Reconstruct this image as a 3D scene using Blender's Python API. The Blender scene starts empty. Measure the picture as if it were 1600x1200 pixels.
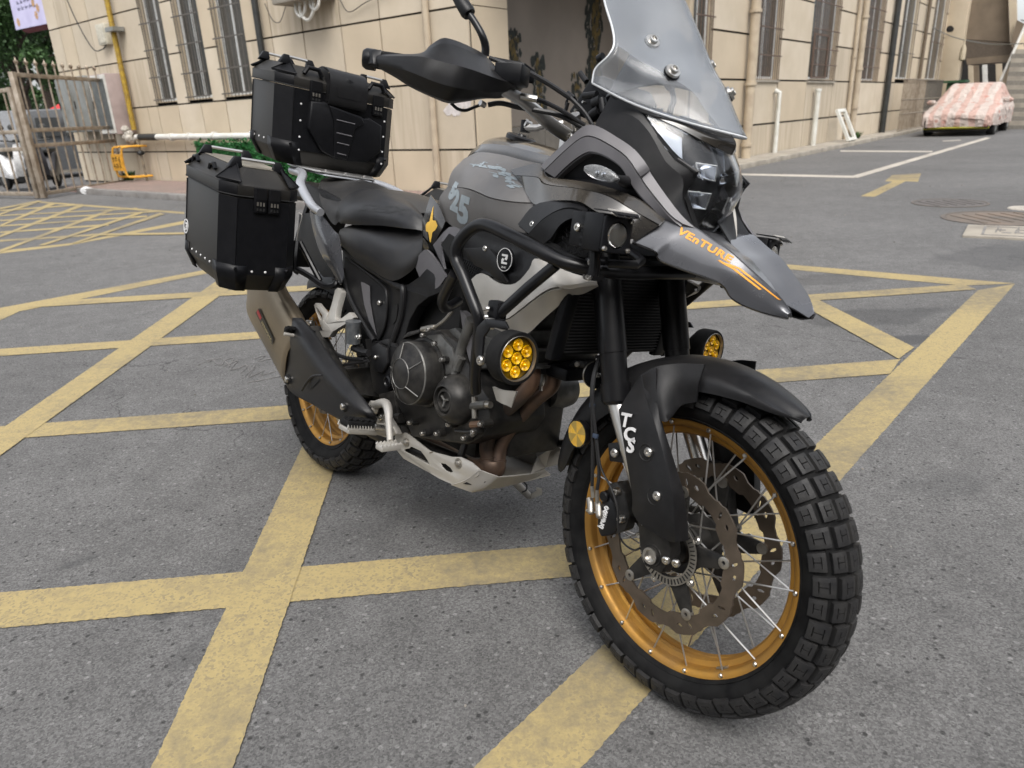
import bpy, bmesh, math, random
from mathutils import Vector, Matrix, geometry
from math import sin, cos, pi, radians, sqrt, atan2
random.seed(7)
S = bpy.context.scene
COL = S.collection
# ---------------------------------------------------------------- camera
H = 1.135176
FPX = 1126.76
CR = Vector((0.9990381, -0.01536057, -0.04107233))
CU = Vector((0.0438507, 0.34995549, 0.93573942))
CF = Vector((0.0, 0.93664038, -0.35029244))
CP = Vector((0, 0, H))
cd = bpy.data.cameras.new("camera")
cam = bpy.data.objects.new("camera", cd)
COL.objects.link(cam)
cam.matrix_world = Matrix(((CR.x, CU.x, -CF.x, CP.x), (CR.y, CU.y, -CF.y, CP.y), (CR.z, CU.z, -CF.z, CP.z), (0, 0, 0, 1)))
cd.sensor_width = 36.0
cd.lens = FPX / 1600 * 36
cd.clip_start = 0.02
cd.clip_end = 400
cd.dof.use_dof = True
cd.dof.focus_distance = 1.75
cd.dof.aperture_fstop = 5.6
S.camera = cam
# ---------------------------------------------------------------- world, overcast daylight
W = bpy.data.worlds.new("World")
S.world = W
W.use_nodes = True
nt = W.node_tree
bgn = nt.nodes["Background"]
sky = nt.nodes.new("ShaderNodeTexSky")
sky.sky_type = 'NISHITA'
sky.sun_disc = False
sky.sun_elevation = radians(56)
sky.sun_rotation = radians(175)
sky.air_density = 1.0
sky.dust_density = 4.0
hs = nt.nodes.new("ShaderNodeHueSaturation")
hs.inputs["Saturation"].default_value = 0.22
nt.links.new(sky.outputs[0], hs.inputs["Color"])
nt.links.new(hs.outputs[0], bgn.inputs["Color"])
bgn.inputs["Strength"].default_value = 0.15
sl = bpy.data.lights.new("sun", 'SUN')
sl.energy = 0.7
sl.angle = radians(30)
sl.color = (1.0, 0.96, 0.9)
so = bpy.data.objects.new("sun", sl)
COL.objects.link(so)
az = radians(175)
el = radians(56)
so.rotation_euler = Vector((sin(az) * cos(el), cos(az) * cos(el), sin(el))).to_track_quat('Z', 'Y').to_euler()
so.location = (0, 0, 20)
S.view_settings.view_transform = 'Standard'
S.view_settings.look = 'None'
S.view_settings.gamma = 1
S.view_settings.use_curve_mapping = False
S.view_settings.exposure = 1.1
S.render.engine = 'CYCLES'

# ---------------------------------------------------------------- projection helpers
def ray(u, v):
    return CF * FPX + CR * (u - 800) - CU * (v - 600)

def TG(u, v, z=0.0):
    d = ray(u, v)
    t = (z - H) / d.z
    return CP + d * t

# bike frame
BO = Vector((-0.63533989, 2.29094682, 0.00169))
BF = Vector((0.63895735, -0.76924217, 0.0))
BL = Vector((0.75190244, 0.62455441, -0.21112677))
BU = Vector((0.16240761, 0.134901, 0.97745869))
BM = Matrix(((BF.x, BL.x, BU.x, BO.x), (BF.y, BL.y, BU.y, BO.y), (BF.z, BL.z, BU.z, BO.z), (0, 0, 0, 1)))
BMI = BM.inverted()
CL = BMI @ CP

def T(u, v, Y=None, X=None, Z=None):
    d = BMI.to_3x3() @ ray(u, v)
    if X is not None:
        t = (X - CL.x) / d.x
    elif Z is not None:
        t = (Z - CL.z) / d.z
    else:
        t = (Y - CL.y) / d.y
    return CL + d * t

def crop(x0, y0, s):
    def f(x, y, Y=None, X=None, Z=None):
        return T(x0 + x / s, y0 + y / s, Y, X, Z)
    return f

K2 = crop(270, 50, 2.667)
K3 = crop(360, 400, 3.333)
K4 = crop(560, 150, 3.4275)
K5 = crop(560, 420, 3.158)
K6 = crop(820, 0, 2.3087)
K7 = crop(860, 480, 1.846)
L3 = crop(860, 560, 3.158)
L4 = crop(880, 180, 3.75)
L5 = crop(680, 330, 3.871)
L6 = crop(440, 260, 4.0)
ZC = crop(740, 0, 4.0)
L1 = crop(560, 0, 4.0)
F1 = crop(880, 560, 6.667)
F3 = crop(880, 740, 6.667)
SK = crop(570, 640, 5.161)
R7 = crop(440, 560, 6.667)
R8 = crop(450, 440, 10.0)
EN = crop(620, 560, 7.5)
RF = crop(830, 560, 6.0)
MX = crop(0, 0, 1.0)

# ---------------------------------------------------------------- building frame: a runs along the right facade, b along the left one
A0 = 0.6832
dA = Vector((sin(A0), cos(A0), 0))
dB = Vector((-cos(A0), sin(A0), 0))

def W3(a, b, z=0.0):
    return dA * a + dB * b + Vector((0, 0, z))

# ---------------------------------------------------------------- object helpers
def link(o, parent=None):
    COL.objects.link(o)
    if parent is not None:
        o.parent = parent
    return o

def tag(o, label=None, cat=None, group=None, kind=None):
    if label: o['label'] = label
    if cat: o['category'] = cat
    if group: o['group'] = group
    if kind: o['kind'] = kind
    return o

def empty(name, label=None, cat=None, group=None, mat=None, loc=None):
    o = bpy.data.objects.new(name, None)
    o.empty_display_size = 0.1
    link(o)
    if mat is not None: o.matrix_world = mat
    if loc is not None: o.location = loc
    return tag(o, label, cat, group)

def copy_tree(o, parent=None):
    c = o.copy()
    COL.objects.link(c)
    c.parent = parent
    for ch in list(o.children):
        copy_tree(ch, c)
    return c

def meshfrom(name, vs, fs, mat, bevel=0.0, seg=2, ang=30, fix=True, weld=0.0):
    bm = bmesh.new()
    bv = [bm.verts.new(v) for v in vs]
    for f in fs:
        try:
            bm.faces.new([bv[i] for i in f])
        except ValueError:
            pass
    if weld: bmesh.ops.remove_doubles(bm, verts=bm.verts, dist=weld)
    if fix: bmesh.ops.recalc_face_normals(bm, faces=bm.faces)
    if bevel > 0:
        es = [e for e in bm.edges if len(e.link_faces) == 2 and e.calc_face_angle(0) > radians(ang)]
        if es:
            bmesh.ops.bevel(bm, geom=es, offset=bevel, segments=seg, profile=0.5, affect='EDGES', clamp_overlap=True)
    me = bpy.data.meshes.new(name)
    bm.to_mesh(me)
    bm.free()
    if len(me.polygons):
        me.polygons.foreach_set('use_smooth', [True] * len(me.polygons))
        me.set_sharp_from_angle(angle=radians(34))
    if mat is not None:
        me.materials.append(mat)
    return me

def add(name, vs, fs, mat, parent=None, **k):
    o = bpy.data.objects.new(name, meshfrom(name, vs, fs, mat, **k))
    return link(o, parent)

class MB:
    def __init__(self):
        self.v = []
        self.f = []
    def raw(self, vs, fs):
        n = len(self.v)
        self.v += [Vector(p) for p in vs]
        self.f += [[i + n for i in f] for f in fs]
        return self
    def box(self, c, s, R=None):
        c = Vector(c)
        R = R or Matrix.Identity(3)
        p = [c + R @ Vector((x * s[0] / 2, y * s[1] / 2, z * s[2] / 2)) for x in (-1, 1) for y in (-1, 1) for z in (-1, 1)]
        return self.raw(p, [(0, 1, 3, 2), (4, 6, 7, 5), (0, 4, 5, 1), (2, 3, 7, 6), (0, 2, 6, 4), (1, 5, 7, 3)])
    def hexa(self, p):
        # eight points: bottom loop 0-3, top loop 4-7
        return self.raw(p, [(3, 2, 1, 0), (4, 5, 6, 7), (0, 1, 5, 4), (1, 2, 6, 5), (2, 3, 7, 6), (3, 0, 4, 7)])
    def tube(self, pts, r, n=10, smooth=0, cap=True):
        pts = [Vector(p) for p in pts]
        if smooth: 
            if not isinstance(r, (int, float)):
                r = [x for x in catmull([Vector((q, 0, 0)) for q in r], smooth)]
                r = [q.x for q in r]
            pts = catmull(pts, smooth)
        m = len(pts)
        rs = [r] * m if isinstance(r, (int, float)) else list(r)
        if len(rs) != m: rs = [rs[min(len(rs) - 1, int(i * len(rs) / m))] for i in range(m)]
        t0 = (pts[1] - pts[0]).normalized()
        up = Vector((0, 0, 1)) if abs(t0.z) < 0.9 else Vector((1, 0, 0))
        nx = t0.cross(up).normalized()
        base = len(self.v)
        for i, p in enumerate(pts):
            if i == 0: t = pts[1] - pts[0]
            elif i == m - 1: t = pts[-1] - pts[-2]
            else: t = (pts[i + 1] - p).normalized() + (p - pts[i - 1]).normalized()
            t = t.normalized() if t.length > 1e-9 else t0
            nx = (nx - t * nx.dot(t)).normalized()
            ny = t.cross(nx)
            for k in range(n):
                a = 2 * pi * k / n
                self.v.append(p + (nx * cos(a) + ny * sin(a)) * rs[i])
        for i in range(m - 1):
            for k in range(n):
                a = base + i * n + k
                b = base + i * n + (k + 1) % n
                self.f.append([a, b, b + n, a + n])
        if cap:
            self.f.append([base + k for k in range(n)][::-1])
            self.f.append([base + (m - 1) * n + k for k in range(n)])
        return self
    def lathe(self, c, ax, prof, n=24, closed=False, a0=0.0, a1=2 * pi, cap=True):
        # prof: (distance along axis, radius)
        c = Vector(c)
        ax = Vector(ax).normalized()
        up = Vector((0, 0, 1)) if abs(ax.z) < 0.9 else Vector((1, 0, 0))
        e1 = ax.cross(up).normalized()
        e2 = ax.cross(e1)
        full = abs(a1 - a0 - 2 * pi) < 1e-6
        m = n if full else n + 1
        base = len(self.v)
        for (d, r) in prof:
            for k in range(m):
                a = a0 + (a1 - a0) * k / n
                self.v.append(c + ax * d + (e1 * cos(a) + e2 * sin(a)) * max(r, 1e-5))
        L = len(prof)
        for i in range(L if closed else L - 1):
            j = (i + 1) % L
            for k in range(n):
                k2 = (k + 1) % m
                self.f.append([base + i * m + k, base + i * m + k2, base + j * m + k2, base + j * m + k])
        if not closed and full and cap:
            if prof[0][1] > 1e-4: self.f.append([base + k for k in range(m)])
            if prof[-1][1] > 1e-4: self.f.append([base + (L - 1) * m + k for k in range(m)][::-1])
        return self
    def slab(self, pts, vec, holes=None):
        # an outline (3D points) swept by vec
        pts = [Vector(p) for p in pts]
        loops = [pts] + [[Vector(q) for q in h] for h in (holes or [])]
        tris = geometry.tessellate_polygon(loops)
        allp = [p for l in loops for p in l]
        n = len(allp)
        vec = Vector(vec)
        fs = [list(t) for t in tris] + [[i + n for i in t][::-1] for t in tris]
        s = 0
        for l in loops:
            m = len(l)
            for i in range(m):
                j = (i + 1) % m
                fs.append([s + i, s + j, s + j + n, s + i + n])
            s += m
        return self.raw(allp + [p + vec for p in allp], fs)
    def grid(self, rows, sub=4, subc=None, thick=0.0, vec=None, closed_u=False):
        subc = sub if subc is None else subc
        rows = [catmull([Vector(p) for p in r], subc, closed_u) if subc > 1 else [Vector(p) for p in r] for r in rows]
        if sub > 1:
            cols = list(zip(*rows))
            cols = [catmull(list(c), sub) for c in cols]
            rows = list(zip(*cols))
        R = len(rows)
        Cn = len(rows[0])
        g = [p for r in rows for p in r]
        cc = Cn if closed_u else Cn - 1
        fs = [[i * Cn + j, i * Cn + (j + 1) % Cn, (i + 1) * Cn + (j + 1) % Cn, (i + 1) * Cn + j] for i in range(R - 1) for j in range(cc)]
        if thick or vec is not None:
            off = []
            for i in range(R):
                for j in range(Cn):
                    if vec is not None:
                        off.append(Vector(vec))
                        continue
                    a = rows[min(i + 1, R - 1)][j] - rows[max(i - 1, 0)][j]
                    b = rows[i][min(j + 1, Cn - 1)] - rows[i][max(j - 1, 0)]
                    nn = a.cross(b)
                    off.append(nn.normalized() * thick if nn.length > 1e-12 else Vector((0, 0, 0)))
            n = len(g)
            g2 = [p + o for p, o in zip(g, off)]
            fs2 = [[k + n for k in f][::-1] for f in fs]
            side = []
            bd = [(j, j + 1) for j in range(Cn - 1)] + [((R - 1) * Cn + j + 1, (R - 1) * Cn + j) for j in range(Cn - 1)]
            if not closed_u:
                bd += [((i + 1) * Cn, i * Cn) for i in range(R - 1)] + [(i * Cn + Cn - 1, (i + 1) * Cn + Cn - 1) for i in range(R - 1)]
            for a, b in bd: side.append([b, a, a + n, b + n])
            return self.raw(g + g2, fs + fs2 + side)
        return self.raw(g, fs)
    def build(self, name, mat, parent=None, **k):
        return add(name, self.v, self.f, mat, parent, **k)

def catmull(p, n, closed=False):
    if len(p) < 3 or n <= 1:
        if n <= 1: return list(p)
        return [p[0].lerp(p[-1], i / n) for i in range(n + 1)]
    out = []
    m = len(p)
    rng = range(m if closed else m - 1)
    for i in rng:
        if closed:
            a, b, c, d = p[i - 1], p[i], p[(i + 1) % m], p[(i + 2) % m]
        else:
            b, c = p[i], p[i + 1]
            a = p[i - 1] if i else b * 2 - c
            d = p[i + 2] if i + 2 < m else c * 2 - b
        for k in range(n):
            t = k / n
            out.append(0.5 * ((2 * b) + (c - a) * t + (2 * a - 5 * b + 4 * c - d) * t * t + (3 * b - a - 3 * c + d) * t ** 3))
    if not closed: out.append(p[-1].copy())
    return out

def mir(p):
    return Vector((p[0], -p[1], p[2]))

def both(name, mb, mat, parent, mirror=True, **k):
    o = mb.build(name, mat, parent, **k)
    if mirror:
        m = MB().raw([mir(v) for v in mb.v], [f[::-1] for f in mb.f])
        m.build(name, mat, parent, **k)
    return o

def text(name, s, size, mat, parent, o, xd, yd, ext=0.0004, shear=0.0, off=0.0, space=1.0, align='LEFT', world=False, xscale=1.0):
    c = bpy.data.curves.new(name, 'FONT')
    c.body = s
    c.size = size
    c.extrude = ext
    c.shear = shear
    c.offset = off
    c.space_character = space
    c.align_x = align
    c.resolution_u = 3
    t = bpy.data.objects.new(name, c)
    COL.objects.link(t)
    dg = bpy.context.evaluated_depsgraph_get()
    me = bpy.data.meshes.new_from_object(t.evaluated_get(dg))
    COL.objects.unlink(t)
    bpy.data.objects.remove(t)
    xd = Vector(xd).normalized()
    yd = Vector(yd)
    yd = (yd - xd * yd.dot(xd)).normalized()
    zd = xd.cross(yd)
    Mx = Matrix(((xd.x * xscale, yd.x, zd.x, o[0]), (xd.y * xscale, yd.y, zd.y, o[1]), (xd.z * xscale, yd.z, zd.z, o[2]), (0, 0, 0, 1)))
    me.transform(Mx)
    me.materials.clear()
    me.materials.append(mat)
    ob = bpy.data.objects.new(name, me)
    return link(ob, parent)

# ---------------------------------------------------------------- materials
def lin(r, g, b):
    f = lambda c: ((c / 255 + 0.055) / 1.055) ** 2.4 if c > 10 else c / 255 / 12.92
    return (f(r), f(g), f(b), 1)

MATS = {}
def pm(name, col, rough=0.5, metal=0.0, spec=0.5, nscale=20.0, namt=0.25, col2=None, bump=0.0, bscale=200.0, coat=0.0, rvar=0.1, dust=0.0, dustcol=(0.30, 0.27, 0.22), detail=4.0, trans=0.0, ior=1.45, alpha=1.0, streak=None, dscale=3.0):
    if name in MATS: return MATS[name]
    m = bpy.data.materials.new(name)
    m.use_nodes = True
    n = m.node_tree
    N, Lk = n.nodes, n.links
    b = N["Principled BSDF"]
    tc = N.new("ShaderNodeTexCoord")
    vec = tc.outputs["Object"]
    if streak:
        mp = N.new("ShaderNodeMapping")
        mp.inputs["Scale"].default_value = streak
        Lk.new(vec, mp.inputs[0])
        vec = mp.outputs[0]
    nz = N.new("ShaderNodeTexNoise")
    nz.inputs["Scale"].default_value = nscale
    nz.inputs["Detail"].default_value = detail
    Lk.new(vec, nz.inputs["Vector"])
    mx = N.new("ShaderNodeMix")
    mx.data_type = 'RGBA'
    c1 = Vector(col[:3])
    c2 = Vector(col2[:3]) if col2 else c1 * (1 - namt)
    mx.inputs[6].default_value = (*c1, 1)
    mx.inputs[7].default_value = (*c2, 1)
    mr = N.new("ShaderNodeMapRange")
    mr.inputs[1].default_value = 0.35
    mr.inputs[2].default_value = 0.65
    Lk.new(nz.outputs[0], mr.inputs[0])
    Lk.new(mr.outputs[0], mx.inputs[0])
    out = mx.outputs[2]
    if dust > 0:
        n2 = N.new("ShaderNodeTexNoise")
        n2.inputs["Scale"].default_value = dscale
        n2.inputs["Detail"].default_value = 9
        n2.inputs["Roughness"].default_value = 0.7
        Lk.new(tc.outputs["Object"], n2.inputs["Vector"])
        r2 = N.new("ShaderNodeMapRange")
        r2.inputs[1].default_value = 0.42
        r2.inputs[2].default_value = 0.78
        r2.inputs[4].default_value = dust
        Lk.new(n2.outputs[0], r2.inputs[0])
        # dust settles on what faces up
        g = N.new("ShaderNodeNewGeometry")
        sx = N.new("ShaderNodeSeparateXYZ")
        Lk.new(g.outputs["Normal"], sx.inputs[0])
        r3 = N.new("ShaderNodeMapRange")
        r3.inputs[1].default_value = -0.1
        r3.inputs[2].default_value = 1.0
        r3.inputs[3].default_value = 0.35
        r3.inputs[4].default_value = 1.8
        Lk.new(sx.outputs[2], r3.inputs[0])
        mu = N.new("ShaderNodeMath")
        mu.operation = 'MULTIPLY'
        mu.use_clamp = True
        Lk.new(r2.outputs[0], mu.inputs[0])
        Lk.new(r3.outputs[0], mu.inputs[1])
        m2 = N.new("ShaderNodeMix")
        m2.data_type = 'RGBA'
        m2.inputs[7].default_value = (*dustcol, 1)
        Lk.new(out, m2.inputs[6])
        Lk.new(mu.outputs[0], m2.inputs[0])
        out = m2.outputs[2]
        ra = N.new("ShaderNodeMath")
        ra.operation = 'MULTIPLY_ADD'
        ra.use_clamp = True
        ra.inputs[1].default_value = 0.5
        ra.inputs[2].default_value = rough
        Lk.new(mu.outputs[0], ra.inputs[0])
        Lk.new(ra.outputs[0], b.inputs["Roughness"])
    else:
        rr = N.new("ShaderNodeMapRange")
        rr.inputs[3].default_value = max(0.02, rough - rvar * rough)
        rr.inputs[4].default_value = min(1, rough + rvar)
        Lk.new(nz.outputs[0], rr.inputs[0])
        Lk.new(rr.outputs[0], b.inputs["Roughness"])
    Lk.new(out, b.inputs["Base Color"])
    b.inputs["Metallic"].default_value = metal
    b.inputs["Specular IOR Level"].default_value = spec
    b.inputs["IOR"].default_value = ior
    if coat:
        b.inputs["Coat Weight"].default_value = coat
        b.inputs["Coat Roughness"].default_value = 0.08
    if trans: b.inputs["Transmission Weight"].default_value = trans
    if alpha < 1: b.inputs["Alpha"].default_value = alpha
    if bump > 0:
        n3 = N.new("ShaderNodeTexNoise")
        n3.inputs["Scale"].default_value = bscale
        n3.inputs["Detail"].default_value = 3
        Lk.new(tc.outputs["Object"], n3.inputs["Vector"])
        bp = N.new("ShaderNodeBump")
        bp.inputs["Strength"].default_value = min(1.0, bump)
        bp.inputs["Distance"].default_value = 0.001 if bscale > 60 else 0.01
        Lk.new(n3.outputs[0], bp.inputs["Height"])
        Lk.new(bp.outputs[0], b.inputs["Normal"])
    MATS[name] = m
    return m
# ================================================================ MATERIALS
M_tile = pm("wall tile", (0.50, 0.42, 0.31), 0.75, nscale=1.3, col2=(0.45, 0.375, 0.275), bump=0.25, bscale=90, dust=0.35, dustcol=(0.26, 0.22, 0.17), dscale=0.9)
M_tile2 = pm("wall tile weathered", (0.45, 0.385, 0.295), 0.8, nscale=2.2, col2=(0.48, 0.415, 0.32), bump=0.25, bscale=90, dust=0.5, dustcol=(0.24, 0.21, 0.17), dscale=1.4)
M_tile3 = pm("wall tile streaked", (0.49, 0.42, 0.325), 0.78, nscale=2.0, col2=(0.39, 0.33, 0.245), bump=0.25, bscale=90, dust=0.4, dustcol=(0.28, 0.24, 0.19), dscale=1.2, streak=(5, 5, 0.35))
M_tile4 = pm("wall tile pale", (0.54, 0.47, 0.37), 0.78, nscale=1.6, col2=(0.48, 0.41, 0.31), bump=0.25, bscale=90, dust=0.3, dustcol=(0.26, 0.22, 0.17), dscale=1.1)
M_joint = pm("wall joint", (0.016, 0.015, 0.013), 0.9)
M_render = pm("plain wall render", (0.46, 0.385, 0.28), 0.8, nscale=1.5, col2=(0.40, 0.33, 0.24), bump=0.3, bscale=80)
M_conc = pm("concrete", (0.33, 0.30, 0.25), 0.85, nscale=3, col2=(0.24, 0.215, 0.18), bump=0.4, bscale=60)
M_kerb = pm("kerb stone", (0.21, 0.20, 0.19), 0.85, nscale=5, col2=(0.15, 0.14, 0.13), bump=0.4, bscale=70)
M_dark = pm("dark interior", (0.018, 0.016, 0.014), 0.9)
M_glass = pm("window glass", (0.035, 0.036, 0.034), 0.15, spec=0.35, nscale=0.8, col2=(0.07, 0.066, 0.058))
M_curtain = pm("curtain", (0.22, 0.20, 0.16), 0.9, nscale=2.5, col2=(0.10, 0.09, 0.075), streak=(9, 9, 0.3))
M_winfr = pm("window frame", (0.55, 0.56, 0.55), 0.5)
M_bar = pm("rusty bar", (0.13, 0.085, 0.06), 0.7, nscale=30, col2=(0.07, 0.045, 0.035))
M_bargr = pm("grey bar", (0.10, 0.09, 0.078), 0.6, nscale=30)
M_gatemetal = pm("gate steel", (0.42, 0.36, 0.29), 0.42, metal=0.55, nscale=8, col2=(0.25, 0.20, 0.15))
M_ypipe = pm("yellow pipe paint", (0.42, 0.28, 0.03), 0.55, nscale=14, col2=(0.25, 0.16, 0.03))
M_yguard = pm("yellow guard paint", (0.72, 0.36, 0.035), 0.5, nscale=12)
M_white = pm("white paint", (0.62, 0.61, 0.57), 0.5, nscale=6, col2=(0.5, 0.49, 0.45))
M_pvc = pm("pvc pipe", (0.60, 0.60, 0.56), 0.45, nscale=4, col2=(0.5, 0.49, 0.44))
M_beigepipe = pm("beige pipe", (0.43, 0.36, 0.265), 0.6, nscale=4, col2=(0.33, 0.27, 0.20))
M_blackpipe = pm("black pipe", (0.016, 0.018, 0.018), 0.5, nscale=9, col2=(0.03, 0.03, 0.028))
M_cabinet = pm("cabinet steel", (0.30, 0.31, 0.30), 0.42, metal=0.5, nscale=2.5, col2=(0.22, 0.22, 0.20))
M_pink = pm("pink panel", (0.40, 0.32, 0.30), 0.6, nscale=3)
M_greyp = pm("cabinet pane", (0.10, 0.11, 0.105), 0.35, nscale=12, col2=(0.065, 0.07, 0.07))
M_leafg = pm("artificial hedge", (0.014, 0.13, 0.022), 0.6, nscale=60, col2=(0.005, 0.045, 0.01))
M_leaf = pm("foliage", (0.050, 0.105, 0.028), 0.55, nscale=2.0, col2=(0.022, 0.055, 0.015))
M_trunk = pm("bark", (0.06, 0.045, 0.035), 0.9, nscale=20)
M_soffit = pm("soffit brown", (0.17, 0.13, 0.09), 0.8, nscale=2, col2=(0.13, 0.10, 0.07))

# asphalt with aggregate, dark stains where it is wet
def asphalt():
    m = bpy.data.materials.new("asphalt")
    m.use_nodes = True
    n = m.node_tree
    N, Lk = n.nodes, n.links
    b = N["Principled BSDF"]
    tc = N.new("ShaderNodeTexCoord")
    P = tc.outputs["Object"]
    def noise(sc, det=4, ro=0.55):
        x = N.new("ShaderNodeTexNoise")
        x.inputs["Scale"].default_value = sc
        x.inputs["Detail"].default_value = det
        x.inputs["Roughness"].default_value = ro
        Lk.new(P, x.inputs["Vector"])
        return x.outputs[0]
    def mapr(x, a, bb, c, d):
        r = N.new("ShaderNodeMapRange")
        for i, val in enumerate((a, bb, c, d)): r.inputs[i + 1].default_value = val
        Lk.new(x, r.inputs[0])
        return r.outputs[0]
    def math_(op, x, y):
        r = N.new("ShaderNodeMath")
        r.operation = op
        for i, q in enumerate((x, y)):
            if isinstance(q, (int, float)): r.inputs[i].default_value = q
            else: Lk.new(q, r.inputs[i])
        return r.outputs[0]
    v = N.new("ShaderNodeTexVoronoi")
    v.inputs["Scale"].default_value = 230
    Lk.new(P, v.inputs["Vector"])
    sx = N.new("ShaderNodeSeparateColor")
    Lk.new(v.outputs["Color"], sx.inputs[0])
    agg = mapr(sx.outputs[0], 0.0, 1.0, 0.62, 1.38)
    v2 = N.new("ShaderNodeTexVoronoi")
    v2.inputs["Scale"].default_value = 62
    Lk.new(P, v2.inputs["Vector"])
    s2 = N.new("ShaderNodeSeparateColor")
    Lk.new(v2.outputs["Color"], s2.inputs[0])
    stone = math_('MULTIPLY', mapr(s2.outputs[1], 0.88, 0.90, 0, 1), mapr(v2.outputs["Distance"], 0.26, 0.36, 1, 0))
    pits = math_('MULTIPLY', mapr(s2.outputs[0], 0.88, 0.9, 0, 1), mapr(v2.outputs["Distance"], 0.22, 0.38, 1, 0))
    med = mapr(noise(9, 6), 0.3, 0.7, 0.86, 1.12)
    fine = mapr(noise(420, 2, 0.5), 0.3, 0.7, 0.80, 1.2)
    big = math_('MULTIPLY', mapr(noise(0.45, 5), 0.3, 0.7, 0.82, 1.16), mapr(noise(2.3, 5, .6), 0.3, 0.7, 0.92, 1.07))
    lum = math_('MULTIPLY', math_('MULTIPLY', agg, fine), math_('MULTIPLY', med, big))
    lum = math_('ADD', lum, math_('MULTIPLY', stone, 0.6))
    lum = math_('MULTIPLY', lum, math_('SUBTRACT', 1.0, math_('MULTIPLY', pits, 0.62)))
    v4 = N.new("ShaderNodeTexVoronoi")
    v4.inputs["Scale"].default_value = 26
    Lk.new(P, v4.inputs["Vector"])
    s4 = N.new("ShaderNodeSeparateColor")
    Lk.new(v4.outputs["Color"], s4.inputs[0])
    holes = math_('MULTIPLY', mapr(s4.outputs[0], 0.80, 0.82, 0, 1), mapr(math_('ADD', v4.outputs["Distance"], math_('MULTIPLY', noise(120, 3), 0.12)), 0.13, 0.20, 1, 0))
    lum = math_('MULTIPLY', lum, math_('SUBTRACT', 1.0, math_('MULTIPLY', holes, 0.6)))
    # hairline cracks wandering through the surface
    vc = N.new("ShaderNodeTexVoronoi")
    vc.feature = 'DISTANCE_TO_EDGE'
    vc.inputs["Scale"].default_value = 0.42
    wv = N.new("ShaderNodeMixRGB") if False else N.new("ShaderNodeVectorMath")
    wv.operation = 'ADD'
    nzc = N.new("ShaderNodeTexNoise"); nzc.inputs["Scale"].default_value = 2.6; nzc.inputs["Detail"].default_value = 8
    Lk.new(P, nzc.inputs["Vector"])
    sc_ = N.new("ShaderNodeVectorMath"); sc_.operation = 'SCALE'; sc_.inputs["Scale"].default_value = 0.8
    Lk.new(nzc.outputs["Color"], sc_.inputs[0]); Lk.new(P, wv.inputs[0]); Lk.new(sc_.outputs[0], wv.inputs[1])
    Lk.new(wv.outputs[0], vc.inputs["Vector"])
    crack = math_('MULTIPLY', mapr(vc.outputs["Distance"], 0.0008, 0.0026, 1, 0), mapr(noise(0.9, 2), 0.50, 0.58, 0, 1))
    lum = math_('MULTIPLY', lum, math_('SUBTRACT', 1.0, math_('MULTIPLY', crack, 0.55)))
    # damp stains, ellipses with a ragged edge
    so_ = N.new("ShaderNodeSeparateXYZ")
    Lk.new(P, so_.inputs[0])
    wob = mapr(noise(3.0, 4), 0.3, 0.7, -0.35, 0.35)
    tot = None
    for (c, rx, ry, rot, amt) in STAINS:
        dx = math_('SUBTRACT', so_.outputs[0], c.x)
        dy = math_('SUBTRACT', so_.outputs[1], c.y)
        ca, sa = cos(rot), sin(rot)
        ex = math_('ADD', math_('MULTIPLY', dx, ca / rx), math_('MULTIPLY', dy, sa / rx))
        ey = math_('ADD', math_('MULTIPLY', dx, -sa / ry), math_('MULTIPLY', dy, ca / ry))
        r = math_('ADD', math_('SQRT', math_('ADD', math_('MULTIPLY', ex, ex), math_('MULTIPLY', ey, ey)), 0), wob)
        k = mapr(r, 0.85, 1.15, amt, 0.0)
        tot = k if tot is None else math_('MAXIMUM', tot, k)
    lum = math_('MULTIPLY', lum, math_('SUBTRACT', 1.0, tot))
    mx = N.new("ShaderNodeMix")
    mx.data_type = 'RGBA'
    mx.blend_type = 'MULTIPLY'
    mx.inputs[0].default_value = 1
    mx.inputs[6].default_value = (0.109, 0.107, 0.105, 1)
    cc = N.new("ShaderNodeCombineColor")
    for i in range(3): Lk.new(lum, cc.inputs[i])
    Lk.new(cc.outputs[0], mx.inputs[7])
    # brown dust drifting over the far tarmac
    Lk.new(mx.outputs[2], b.inputs["Base Color"])
    Lk.new(mapr(tot, 0, 0.5, 0.86, 0.5), b.inputs["Roughness"])
    bp = N.new("ShaderNodeBump")
    bp.inputs["Strength"].default_value = 0.65
    bp.inputs["Distance"].default_value = 0.0025
    hh = math_('ADD', math_('MULTIPLY', sx.outputs[0], 0.6), math_('MULTIPLY', pits, -1.2))
    Lk.new(hh, bp.inputs["Height"])
    Lk.new(bp.outputs[0], b.inputs["Normal"])
    return m

STAINS = [(TG(1365, 494), 0.34, 0.16, 0.2, 0.34), (TG(1275, 437), 0.55, 0.16, 0.1, 0.26), (TG(1422, 531), 0.20, 0.075, 0.0, 0.5),
          (TG(560, 860), 0.5, 0.2, 0.3, 0.10), (TG(690, 790), 0.10, 0.07, 0.3, 0.32), (TG(330, 1010), 0.10, 0.05, 0.8, 0.22), (TG(1480, 760), 0.16, 0.07, 0.2, 0.2), (TG(255, 960), 0.03, 0.02, 0.2, 0.4), (TG(120, 880), 0.05, 0.02, 0.6, 0.3), (TG(720, 325), 0.6, 0.12, 0.2, 0.15), (TG(1575, 400), 0.6, 0.35, 0.4, 0.3), (TG(225, 330), 0.5, 0.1, 0, 0.2)]
M_asphalt = asphalt()

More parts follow.
